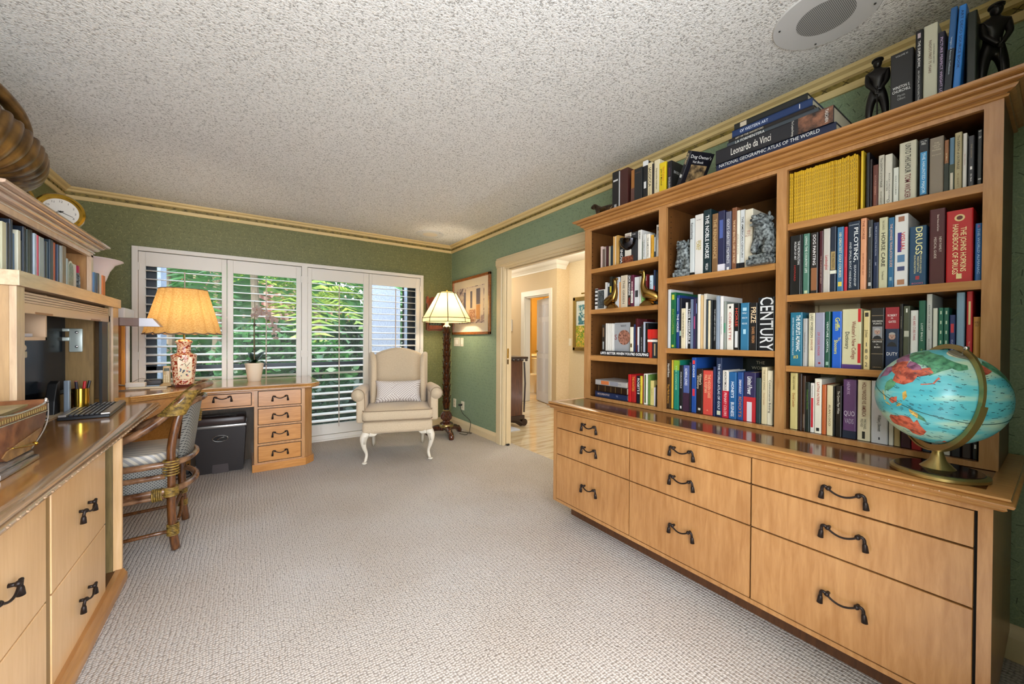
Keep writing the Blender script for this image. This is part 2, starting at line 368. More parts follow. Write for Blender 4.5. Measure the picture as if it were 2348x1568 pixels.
# doorway casing in the right wall (pocket door)
mb = MB(); cp = [(0, 0), (0, .20), (.012, .20), (.02, .185), (.02, .16), (.03, .15), (.03, .05), (.02, .04), (.02, .012), (.012, 0)]
def casing_v(y_in, y_out, z1):
    w = abs(y_out - y_in); s = 1 if y_out > y_in else -1
    pts = [(XR - o, y_in + s * u / .2 * w) for o, u in cp]
    mb.prism(pts, 0, z1)
casing_v(3.66, 3.815, 2.04); casing_v(.77, .56, 2.04)
b = [(XR - o, 2.04 + (.2 - u) / .2 * .12) for o, u in cp]
q = MB(); q.prism([(p[0], p[1]) for p in b], .56, 3.815)
q.xf(Matrix(((1, 0, 0, 0), (0, 0, 1, 0), (0, 1, 0, 0), (0, 0, 0, 1))))
me = bpy.data.meshes.new('t'); q.bm.to_mesh(me); mb.bm.from_mesh(me)
mb.box(XR - .004, XR + .018, 3.655, 3.68, 0, 2.045).box(XR + .056, XR + .09, 3.655, 3.68, 0, 2.045)
mb.box(XR, XR + .018, .75, 3.655, 2.02, 2.045).box(XR + .056, XR + .09, .75, 3.655, 2.02, 2.045)
struct('door_1', mb, M['trim'])
struct('trim_5', MB().box(XR + .018, XR + .056, 3.672, 3.679, 0, 2.045).box(XR + .018, XR + .056, .75, 3.67, 2.036, 2.0449), plain('1a120c', .8))
t = thing('pocket_door', 'painted pocket door edge with a brass pull, slid into the doorway jamb', 'door', (XR + .037, 3.66, .01))
MB().box(XR + .022, XR + .052, 3.645, 3.671, .012, 2.03).build('door_panel', M['trim'], t)
MB().box(XR + .028, XR + .046, 3.641, 3.645, 1.0, 1.11).build('pull_plate', M['brass'], t)
MB().box(XR + .028, XR + .046, 3.641, 3.645, .93, .985).build('latch_plate', plain('5a4424', .3, .8), t)

# ---- plantation shutters on the window wall
SH = M['shutter']
def frame_bm():
    mb = MB(); y0, y1 = 4.985, 5.05
    mb.box(-.888, -.845, y0, y1, .018, 2.075, .003).box(1.935, 1.978, y0, y1, .018, 2.075, .003).box(-.845, 1.935, y0, y1, 2.035, 2.075, .003)
    mb.box(-.845, 1.935, y0, y1, .018, .068, .003).box(-.9, 1.99, y0 - .012, y1, 0.0, .018, .002).box(.517, .577, y0, y1, .06, 2.04, .003)
    return mb
t = thing('window_frame', 'white frame holding the four plantation shutters on the window wall', 'window frame', (.545, 5.02, 0)); t['kind'] = 'structure'; del t['category']
t.name = 'window_1'; frame_bm().build('shutter_frame', SH, t)
def shutter(x0, x1, la, lb, label, hinge):
    t = thing('plantation_shutter', label, 'shutter', ((x0 + x1) / 2, 5.02, .07), group='white plantation shutter panels')
    y0, y1 = 4.999, 5.027; z0, z1 = .072, 2.03
    MB().box(x0, la, y0, y1, z0, z1, .002).build('stile', SH, t); MB().box(lb, x1, y0, y1, z0, z1, .002).build('stile', SH, t)
    MB().box(la, lb, y0, y1, 1.895, z1, .002).build('top_rail', SH, t); MB().box(la, lb, y0, y1, z0, .195, .002).build('bottom_rail', SH, t)
    n = 21; pitch = (1.895 - .195) / n
    for i in range(n):
        z = .195 + pitch * (i + .5); a = math.radians(10)
        prof = [(.044 * math.cos(k * PI / 8), .0055 * math.sin(k * PI / 8)) for k in range(16)]
        q = MB(); q.prism(prof, la + .001, lb - .001)
        q.xf(Matrix.Translation((0, 5.013, z)) @ Matrix.Rotation(a, 4, 'X') @ Matrix(((0, 0, 1, 0), (1, 0, 0, 0), (0, 1, 0, 0), (0, 0, 0, 1))))
        q.build('louver', SH, t, smooth=True)
    xc = (la + lb) / 2
    MB().box(xc - .005, xc + .005, 4.958, 4.966, .16, 1.86, .001).build('tilt_rod', plain('b9a79a', .5), t)
    hx = x0 if hinge < 0 else x1
    for hz in (.35, 1.0, 1.85): MB().box(hx - .008, hx + .008, 4.985, 4.999, hz, hz + .075, .002).build('hinge', SH, t)
shutter(-.843, -.172, -.794, -.214, 'leftmost white plantation shutter panel, behind the pleated lamp', -1)
shutter(-.168, .515, -.117, .465, 'white plantation shutter panel behind the orchid, second from left', 1)
shutter(.579, 1.262, .622, 1.199, 'white plantation shutter panel between the desk and the armchair', -1)
shutter(1.266, 1.933, 1.302, 1.877, 'rightmost white plantation shutter panel, above the armchair', 1)
# aluminium window behind the shutters
mb = MB(); DK = plain('20262c', .4, .3)
mb.box(wx0 + .0, wx0 + .13, 5.09, 5.13, .05, 2.045).box(wx1 - .15, wx1, 5.09, 5.13, .05, 2.045).box(wx0, wx1, 5.09, 5.13, .05, .1).box(wx0, wx1, 5.09, 5.13, 2.0, 2.045)
mb.box(wx0, wx1, 5.09, 5.13, .875, .93).box(.53, .57, 5.09, 5.13, .05, 2.045)
struct('window_2', mb, DK)
g, nt, bb = new_mat('tinted_window_glass'); tr = N(nt, 'ShaderNodeBsdfTransparent'); tr.inputs[0].default_value = (.85, .87, .88, 1); gm = N(nt, 'ShaderNodeMixShader'); gm.inputs[0].default_value = .04
bb.inputs['Roughness'].default_value = .03; nt.links.new(tr.outputs[0], gm.inputs[1]); nt.links.new(bb.outputs[0], gm.inputs[2]); nt.links.new(gm.outputs[0], nt.nodes['Material Output'].inputs[0])
struct('window_3', MB().box(wx0 + .1, wx1 - .1, 5.108, 5.112, .1, 2.0), g)

# ---- hall and bathroom beyond the doorway
ZH = 2.60
struct('ceiling_hall', MB().box(XR + .075, 4.9, -1.3, 7.4, ZH, ZH + .05).box(4.9, 7.0, 4.6, 8.6, ZH, ZH + .05), M['ceil2'])
mb = MB().box(4.5, 4.62, 6.07, 7.4, 0, ZH).box(4.5, 4.62, 5.13, 5.30, 0, ZH).box(4.5, 4.62, 5.30, 6.07, 2.04, ZH).box(4.62, 4.8, 5.13, 5.18, 0, ZH)
struct('wall_hall', mb, M['paperH'])
struct('wall_far', MB().box(4.8, 4.9, -1.3, 5.18, 0, ZH), noisy('pale_beige_wallpaper', 'd8c4a0', 'e6d8bc', 90, .6, .3, lo=.4, hi=.6))
struct('wall_end', MB().box(XR + .075, 4.5, 7.3, 7.4, 0, ZH).box(XR + .075, 4.8, -1.3, -1.2, 0, ZH), M['paperH'])
hc = [(0, -.13), (.014, -.13), (.02, -.11), (.045, -.07), (.075, -.045), (.09, -.02), (.1, 0), (0, 0)]
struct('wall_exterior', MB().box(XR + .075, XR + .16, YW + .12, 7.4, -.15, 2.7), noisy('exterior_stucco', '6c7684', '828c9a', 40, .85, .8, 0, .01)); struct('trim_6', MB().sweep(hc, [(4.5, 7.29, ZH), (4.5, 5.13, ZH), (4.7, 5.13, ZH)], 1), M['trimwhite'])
# bathroom door casing
mb = MB(); cs = .1
mb.box(4.47, 4.4999, 6.06, 6.06 + cs, 0, 2.04).box(4.47, 4.4999, 5.25, 5.31, 0, 2.04).box(4.47, 4.4999, 5.25, 6.06 + cs, 2.04, 2.04 + cs)
mb.box(4.5, 4.62, 6.05, 6.07, 0, 2.04).box(4.5, 4.62, 5.30, 5.32, 0, 2.04).box(4.5, 4.62, 5.32, 6.05, 2.02, 2.04)
struct('door_2', mb, M['trimwhite'])
t = thing('panel_door', 'white six panel door standing ajar into the bathroom', 'door', (4.60, 5.34, 0), math.radians(-14))
q = MB(); q.box(0, .04, 0, .72, .01, 2.0, .002); q.build('door_leaf', plain('dedee4', .35), t, off=False)
q = MB()
for (ya, yb) in ((.08, .32), (.40, .64)):
    for (za, zb) in ((.2, .85), (.95, 1.55), (1.65, 1.88)):
        q.box(-.003, .001, ya, yb, za, zb, .006)
q.build('raised_panels', plain('d2d2da', .35), t, off=False)
q = MB(); q.ball((-.035, .67, .98), .027, 12); q.tube([(-.03, .67, .98), (.0, .67, .98)], .012, 8); q.build('door_knob', M['brass'], t, smooth=True, off=False)
# bathroom shell
struct('wall_bathroom', MB().box(6.9, 7.0, 4.6, 8.6, 0, ZH).box(4.62, 6.9, 8.45, 8.55, 0, ZH).box(4.95, 6.9, 4.6, 4.7, 0, ZH), plain('b88c3c', .7))
struct('trim_7', MB().box(5.3, 5.5, 7.15, 7.35, 0, ZH), plain('dcb45c', .6))
t = thing('toilet', 'cream toilet glimpsed through the bathroom door', 'toilet', (5.6, 7.12, 0)); TO = plain('e8dcb4', .15)
MB().lathe([(.13, 0), (.12, .05), (.1, .18), (.15, .3), (.2, .38), (.2, .4)], (5.42, 6.98, 0), 28).build('bowl', TO, t, smooth=True)
MB().lathe([(.0, .4), (.2, .4), (.21, .415), (.2, .43), (0, .435)], (5.42, 6.98, 0), 28).build('lid', TO, t, smooth=True)
MB().box(5.5, 5.72, 6.9, 7.3, .36, .78, .03).build('tank', TO, t, smooth=True)
t = thing('bathroom_vanity', 'reddish wooden bathroom vanity with small drawers', 'vanity', (6.1, 7.4, 0)); RW = wood('cherry', '5c2a14', '8a4824', .3)
MB().box(5.75, 6.5, 6.9, 7.9, .08, .8, .005).build('body', RW, t); MB().box(5.72, 6.53, 6.87, 7.93, .8, .84, .005).build('countertop', plain('e0cc90', .2), t)
for k in range(3):
    d = MB().box(5.735, 5.75, 6.95, 7.35, .14 + k * .22, .33 + k * .22, .004).build('drawer', RW, t)
    MB().ball((5.725, 7.15, .24 + k * .22), .015, 8).build('knob', M['brass'], d)
t = tag(MB().box(6.85, 6.89, 6.9, 8.2, 1.05, 2.05).build('bathroom_mirror', plain('9c7c48', .1, .8)), 'framed mirror on the bathroom wall', 'mirror')
t = thing('vanity_light', 'bathroom wall light with three glowing glass shades', 'light', (6.86, 7.5, 2.0))
MB().box(6.83, 6.88, 7.1, 8.0, 2.08, 2.13, .005).build('backplate', M['brass'], t)
for k in range(3): MB().lathe([(.03, .05), (.075, -.03), (.06, -.05)], (6.74, 7.2 + k * .33, 2.08), 16).build('lamp_shade', plain('fff0c8', .4, emit='ffdf9c', es=6), t, smooth=True)
tag(MB().lathe([(.04, 0), (.055, .08), (.03, .12), (.035, .14)], (5.95, 7.05, .84), 16).build('vase', plain('d8c07c', .3), smooth=True), 'small vase on the bathroom vanity', 'vase')
light('bathroom_bulb', 'POINT', (6.0, 7.2, 2.1), 34, (1, .78, .42), .12)
light('hall_ceiling_bulb', 'POINT', (3.7, 4.2, 2.3), 26, (1, .90, .74), .15)
light('hall_entry_bulb', 'POINT', (3.7, 1.2, 2.3), 26, (1, .92, .8), .15)
light('hall_far_bulb', 'POINT', (3.6, 7.0, 2.3), 16, (1, .92, .8), .15)
# chest against the other side of the wall
t = thing('hall_chest', 'dark carved wooden chest of drawers on scroll feet in the hall', 'chest', (2.9, 4.9, 0)); DW = wood('walnut_dark', '3c1e10', '68391c', .3, (9, 9, .8))
MB().box(2.6, 3.17, 4.32, 5.5, .14, .94, .004).build('body', DW, t)
q = MB(); q.box(2.59, 3.24, 4.28, 5.54, .94, .975, .01); 
for k in range(9): q.ball((2.63 + k * .072, 4.283, .928), .02, 8, sc=(1.3, .6, .8))
q.build('top', plain('2c170d', .3), t, smooth=True)
q = MB(); q.box(2.6, 3.2, 4.3, 5.52, .1, .16, .01); q.build('plinth', plain('2c170d', .35), t)
for fy in (4.34, 5.44):
    q = MB(); q.tube([(2.95, fy, .12), (3.08, fy, .09), (3.17, fy, .03)], [.04, .04, .035], 8); q.lathe([(.0, -.03), (.05, -.03), (.055, 0), (.05, .03), (0, .03)], (0, 0, 0), 20, mat=Matrix.Translation((3.2, fy, .055)) @ Matrix.Rotation(PI / 2, 4, 'X')); q.build('scroll_foot', plain('24120a', .35), t, smooth=True)
    MB().box(2.6, 2.7, fy - .04, fy + .04, 0, .12, .01).build('rear_foot', plain('24120a', .35), t)
q = MB(); q.tube([(3.19, 4.31, .9), (3.2, 4.3, .6), (3.19, 4.31, .2)], .012, 6); q.build('corner_carving', plain('2c170d', .35), t)
tag(MB().box(2.62, 3.02, 4.16, 4.40, -.003, .012, .004).build('white_mat', plain('c8ccd8', .8)), 'pale cloth lying on the floor under the hall chest', 'cloth')
# hall painting, thermostat, switches
t = thing('framed_painting', 'gilt framed landscape painting of trees and flowers with a picture light in the hall', 'painting', (4.8, 4.4, 1.4))
ax0, ax1, az0, az1 = 4.0, 4.99, 1.02, 1.96
q = MB(); 
for (a, b_, c, d) in ((ax0, ax1, az0, az0 + .07), (ax0, ax1, az1 - .07, az1), (ax0, ax0 + .07, az0, az1), (ax1 - .07, ax1, az0, az1)): q.box(4.75, 4.797, a, b_, c, d, .012)
q.build('frame', M['gold'], t)
def art(name, stops, sc_, dist=1.5, mapping=(1, 1, 1)):
    m_, nt, b = new_mat(name); tc = N(nt, 'ShaderNodeTexCoord'); mp = N(nt, 'ShaderNodeMapping'); mp.inputs['Scale'].default_value = mapping
    no = N(nt, 'ShaderNodeTexNoise', i_Scale=float(sc_), i_Detail=5.0, i_Distortion=dist); nt.links.new(tc.outputs['Object'], mp.inputs[0]); nt.links.new(mp.outputs[0], no.inputs['Vector'])
    r = ramp(nt, stops); nt.links.new(no.outputs['Fac'], r.inputs[0]); nt.links.new(r.outputs[0], b.inputs['Base Color']); b.inputs['Roughness'].default_value = .4; return m_
MB().box(4.775, 4.79, ax0 + .06, ax1 - .06, az0 + .06, az1 - .06).build('canvas', plain('cfd6d8', .5), t)
MB().box(4.772, 4.775, ax0 + .07, ax1 - .12, 1.48, 1.82).build('painted_trees', art('foliage_paint', [(.3, '1c4c5c'), (.5, '3c7c8c'), (.6, 'c8d4d0')], 14), t)
MB().box(4.772, 4.775, ax0 + .07, ax1 - .07, 1.08, 1.46).build('painted_meadow', art('meadow_paint', [(.3, '2c6c3c'), (.45, '8ca43c'), (.55, 'd8a838'), (.7, 'd8d0b8')], 16), t)
q = MB(); q.tube([(4.79, 4.5, 1.95), (4.79, 4.5, 2.0), (4.72, 4.5, 2.02), (4.68, 4.5, 2.0)], .006, 6, sm=4); q.tube([(4.68, 4.3, 2.0), (4.68, 4.7, 2.0)], .012, 8); q.build('picture_light', M['brass'], t)
def switch(name, label, x, y, z, w, h, ax, plug=False, paddles=1, col='e6dcc4'):
    t = thing(name, label, 'outlet' if 'outlet' in name else 'switch', (x, y, z))
    d = .006
    def bx(q, a0, a1, z0, z1, o0, o1, bev=0):
        if ax == 'x': q.box(x - o1, x - o0, y + a0, y + a1, z + z0, z + z1, bev)
        else: q.box(x + a0, x + a1, y - o1, y - o0, z + z0, z + z1, bev)
        return q
    bx(MB(), -w / 2, w / 2, -h / 2, h / 2, 0, d, .002).build('cover_plate', plain(col, .35), t)
    for k in range(paddles):
        c = (k - (paddles - 1) / 2) * .045
        if 'outlet' in name:
            for zz in (-.02, .02): bx(MB(), c - .014, c + .014, zz - .013, zz + .013, d, d + .002, .001).build('socket', plain('cdbf98', .4), t)
        else: bx(MB(), c - .012, c + .012, -.03, .03, d, d + .004, .001).build('rocker', plain('f0ead8', .3), t)
    return t
switch('light_switch', 'double cream light switch plate on the green wall beside the floor lamp', XR, 4.867, 1.174, .17, .12, 'x', paddles=2)
switch('light_switch', 'narrow cream switch plate right of the double one, under the framed print', XR, 4.713, 1.172, .08, .118, 'x')
switch('wall_outlet', 'cream wall outlet low on the green wall, nearer the corner', XR, 4.925, .311, .075, .118, 'x')
ou = switch('wall_outlet', 'cream wall outlet with a black plug in it, low on the green wall', XR, 4.678, .307, .085, .118, 'x')
switch('light_switch', 'white light switch on the beige wall beside the gilt painting', 4.8, 5.11, 1.17, .09, .13, 'x', col='eeeae0')
t = thing('thermostat', 'small white thermostat on the beige hall wall left of the bathroom door', 'thermostat', (4.5, 6.62, 1.5))
MB().box(4.47, 4.5, 6.5, 6.64, 1.38, 1.62, .004).build('housing', plain('dcdcdc', .4), t); MB().box(4.465, 4.47, 6.53, 6.61, 1.5, 1.58, .001).build('display', plain('4c5450', .3), t)
tag(MB().box(2.445, 2.48, 3.62, 3.643, 0, .02, .004).build('door_guide', M['black']), 'small black floor guide at the foot of the pocket door', 'door stop')
# ceiling speakers
mgr, nt, b = new_mat('speaker_grille'); ge = N(nt, 'ShaderNodeNewGeometry'); mp = N(nt, 'ShaderNodeMapping'); mp.inputs['Scale'].default_value = (190, 190, 1)
vo = N(nt, 'ShaderNodeTexVoronoi', voronoi_dimensions='2D', i_Scale=1.0, i_Randomness=0.0); nt.links.new(ge.outputs['Position'], mp.inputs[0]); nt.links.new(mp.outputs[0], vo.inputs['Vector'])
r = ramp(nt, [(.0, '1c1c1c'), (.33, '2c2c2c'), (.42, 'b4b4b2')]); nt.links.new(vo.outputs['Distance'], r.inputs[0]); nt.links.new(r.outputs[0], b.inputs['Base Color'])
def ceiling_speaker(x, y, R, label, gm):
    t = thing('ceiling_speaker', label, 'speaker', (x, y, ZC), group='round white ceiling speakers')
    MB().lathe([(R * .52, -.006), (R * .98, -.006), (R, -.002), (R, 0)], (x, y, ZC), 64).build('trim_ring', plain('c9c9c8', .5), t, smooth=True)
    MB().lathe([(0, -.0062), (R * .535, -.0062), (R * .535, -.002)], (x, y, ZC), 48).build('grille', gm, t)
    for k in range(4):
        a = k * PI / 2 + .5; MB().lathe([(0, -.009), (.004, -.009), (.004, -.005)], (x + R * .86 * math.cos(a), y + R * .86 * math.sin(a), ZC), 8).build('screw', plain('5c5c5c', .3, .8), t)
ceiling_speaker(1.9355, .573, .179, 'large round ceiling speaker with grey grille above the bookcase', mgr)
ceiling_speaker(1.91, 4.60, .172, 'round white ceiling speaker near the far corner', plain('d4c8b4', .6))
# ------------------------------------------------------------------ big bookcase and drawer base along the right wall
def tassel_pull(c, ax, out, span, parent, mat):
    # rope pull: two knobs, a sagging rope between them and a tassel hanging outside each; ax = along, out = away from the drawer
    A, O, Z = Vector(ax), Vector(out), Vector((0, 0, 1)); c = Vector(c); q = MB(); h = span / 2
    for s in (-1, 1):
        k = c + A * h * s
        q.tube([k, k + O * .016], .006, 8); q.ball(k + O * .018, .0085, 10)
        q.tube([k + O * .018 + A * s * .0, k + O * .02 + A * s * .01 + Z * .006, k + O * .018 + A * s * .017, k + O * .016 + A * s * .018 - Z * .014], [.005, .0055, .005, .0055], 8, sm=3)
        q.tube([k + O * .016 + A * s * .018 - Z * .012, k + O * .016 + A * s * .019 - Z * .02, k + O * .016 + A * s * .021 - Z * .042], [.0045, .0075, .0095], 10)
    pts = [c + A * h * t + O * (.02 + .004 * (1 - t * t)) - Z * .016 * (1 - t * t) for t in [x / 6 - 1 for x in range(13)]]
    q.tube(pts, .0036, 8)
    return q.build('handle', mat, parent, smooth='all')
def edge_profile(h, o=.035):   # moulded counter edge, top at 0
    return [(-.02, 0), (o * .55, 0), (o * .75, -h * .08), (o * .8, -h * .2), (o * .62, -h * .3), (o * .9, -h * .38), (o, -h * .5), (o * .9, -h * .64), (o * .55, -h * .72), (o * .6, -h * .86), (o * .4, -h), (-.02, -h)]
def ribbon_beads(q, a, b, n, z, out, step=.055):
    a, b = Vector(a), Vector(b); L = (b - a).length; u = (b - a) / L; k = int(L / step)
    for i in range(k):
        c = a + u * (i + .5) * step
        p = Vector((c.x, c.y, z)) + Vector(n) * out
        q.ball(p, .0075, 6, sc=(1, 1, .55)); q.ball(p + Vector((u.x, u.y, 0)) * .015, .004, 5)
t = thing('drawer_base', 'long honey maple nine drawer base under the bookcase, with moulded worktop edge', 'cabinet', (2.05, 1.06, 0))
CX = 1.75; Y0, Y1 = .115, 2.018
q = MB(); q.box(CX, CX + .02, Y0, Y0 + .028, .11, .745).box(CX, CX + .02, Y1 - .028, Y1, .11, .745).box(CX, CX + .0195, Y0 + .028, Y1 - .028, .11, .128).box(CX, CX + .0195, Y0 + .028, Y1 - .028, .728, .745)
q.box(CX + .0202, 2.42, Y0 + .0005, Y1 - .0005, .1105, .7445)
q.build('carcass', M['maple'], t)
MB().box(CX + .0185, CX + .0201, Y0 + .0285, Y1 - .0285, .1285, .7275).build('shadow_gaps', M['gap'], t)
MB().box(1.865, 2.42, Y0 + .02, Y1 - .06, 0, .11).build('plinth', wood('plinth_maple', '50301a', '6a4224', .5), t)
g = .003
for (ya, yb) in ((.147, .752), (.752, 1.377), (1.377, 1.985)):
    for (za, zb) in ((.13, .437), (.437, .615), (.615, .728)):
        d = MB().box(CX - .002, CX + .018, ya + g, yb - g, za + g, zb - g, .0015).build('drawer', M['maple'], t)
        yc = {.147: .4455, .752: 1.06, 1.377: 1.672}[ya]; zc = {.13: .302, .437: .5435, .615: .687}[za]
        tassel_pull((CX - .002, yc, zc), (0, 1, 0), (-1, 0, 0), .083, d, M['bronze'])
q = MB(); q.box(CX + .01, 2.42, Y0 - .02, Y1 + .005, .745, .79); q.build('worktop', M['counter'], t)
q = MB(); q.sweep(edge_profile(.045), [(2.42, Y1, .7905), (CX, Y1, .7905), (CX, Y0 - .005, .7905), (2.42, Y0 - .005, .7905)], 1)
ribbon_beads(q, (CX, Y1, 0), (CX, Y0, 0), (-1, 0, 0), .769, .031)
q.build('worktop_edge', M['maple_h'], t, smooth=True)

t = thing('bookcase', 'wide honey maple three bay bookcase with crown moulding standing on the drawer base', 'bookcase', (2.23, 1.07, .79))
BX = 2.04; BB = 2.418
ST = ((.125, .167), (.739, .780), (1.357, 1.405), (1.97, 2.018))
q = MB()
for a, b in ST: q.box(BX, BX + .02, a, b, .792, 2.03)
for a, b in ((.167, .739), (.78, 1.357), (1.405, 1.97)): q.box(BX, BX + .0195, a, b, .792, .812).box(BX, BX + .0195, a, b, 2.003, 2.03)
q.build('face_frame', M['maple'], t)
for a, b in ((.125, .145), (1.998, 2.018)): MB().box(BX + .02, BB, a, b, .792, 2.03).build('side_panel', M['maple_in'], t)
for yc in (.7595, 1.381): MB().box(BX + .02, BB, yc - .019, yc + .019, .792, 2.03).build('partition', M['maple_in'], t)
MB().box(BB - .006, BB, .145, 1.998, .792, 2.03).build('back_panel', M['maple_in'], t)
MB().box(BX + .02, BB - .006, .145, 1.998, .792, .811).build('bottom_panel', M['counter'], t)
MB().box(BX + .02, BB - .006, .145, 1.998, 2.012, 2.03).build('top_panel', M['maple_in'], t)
for ya, yb, shs in ((.1455, .7400, ((1.758, .03), (1.43, .031), (1.105, .028))), (.7790, 1.3615, ((1.586, .032), (1.171, .03))), (1.4005, 1.9975, ((1.727, .03), (1.435, .031), (1.107, .038)))):
    for z, th in shs: MB().box(BX + .012, BB - .007, ya, yb, z - th, z, .0015).build('shelf', M['maple_h'], t)
q = MB()
for y in (1.9978, 1.4002, 1.3618, .7788, .7402, .1452):
    s = .0008
    for k in range(34): q.box(BX + .055, BX + .061, y - s, y + s, .9 + k * .032, .906 + k * .032); 
q.build('peg_holes', M['gap'], t)
cp2 = [(-.01, 0), (.006, 0), (.008, .005), (.006, .009), (.001, .010), (.004, .0135), (.012, .0145), (.020, .018), (.026, .024), (.027, .028), (.021, .0295), (.026, .033), (.034, .0335), (.041, .037), (.045, .042), (.038, .0435), (.044, .047), (.056, .0475), (.062, .0505), (.066, .054), (.066, .062), (-.01, .062)]
q = MB(); q.sweep(cp2, [(BB, 2.018, 2.020), (BX, 2.018, 2.020), (BX, .122, 2.020), (BB, .122, 2.020)], 1)
q.box(BX - .062, BB, .06, 2.08, 2.0705, 2.0815, .002)
q.build('crown_moulding', M['maple_h'], t)

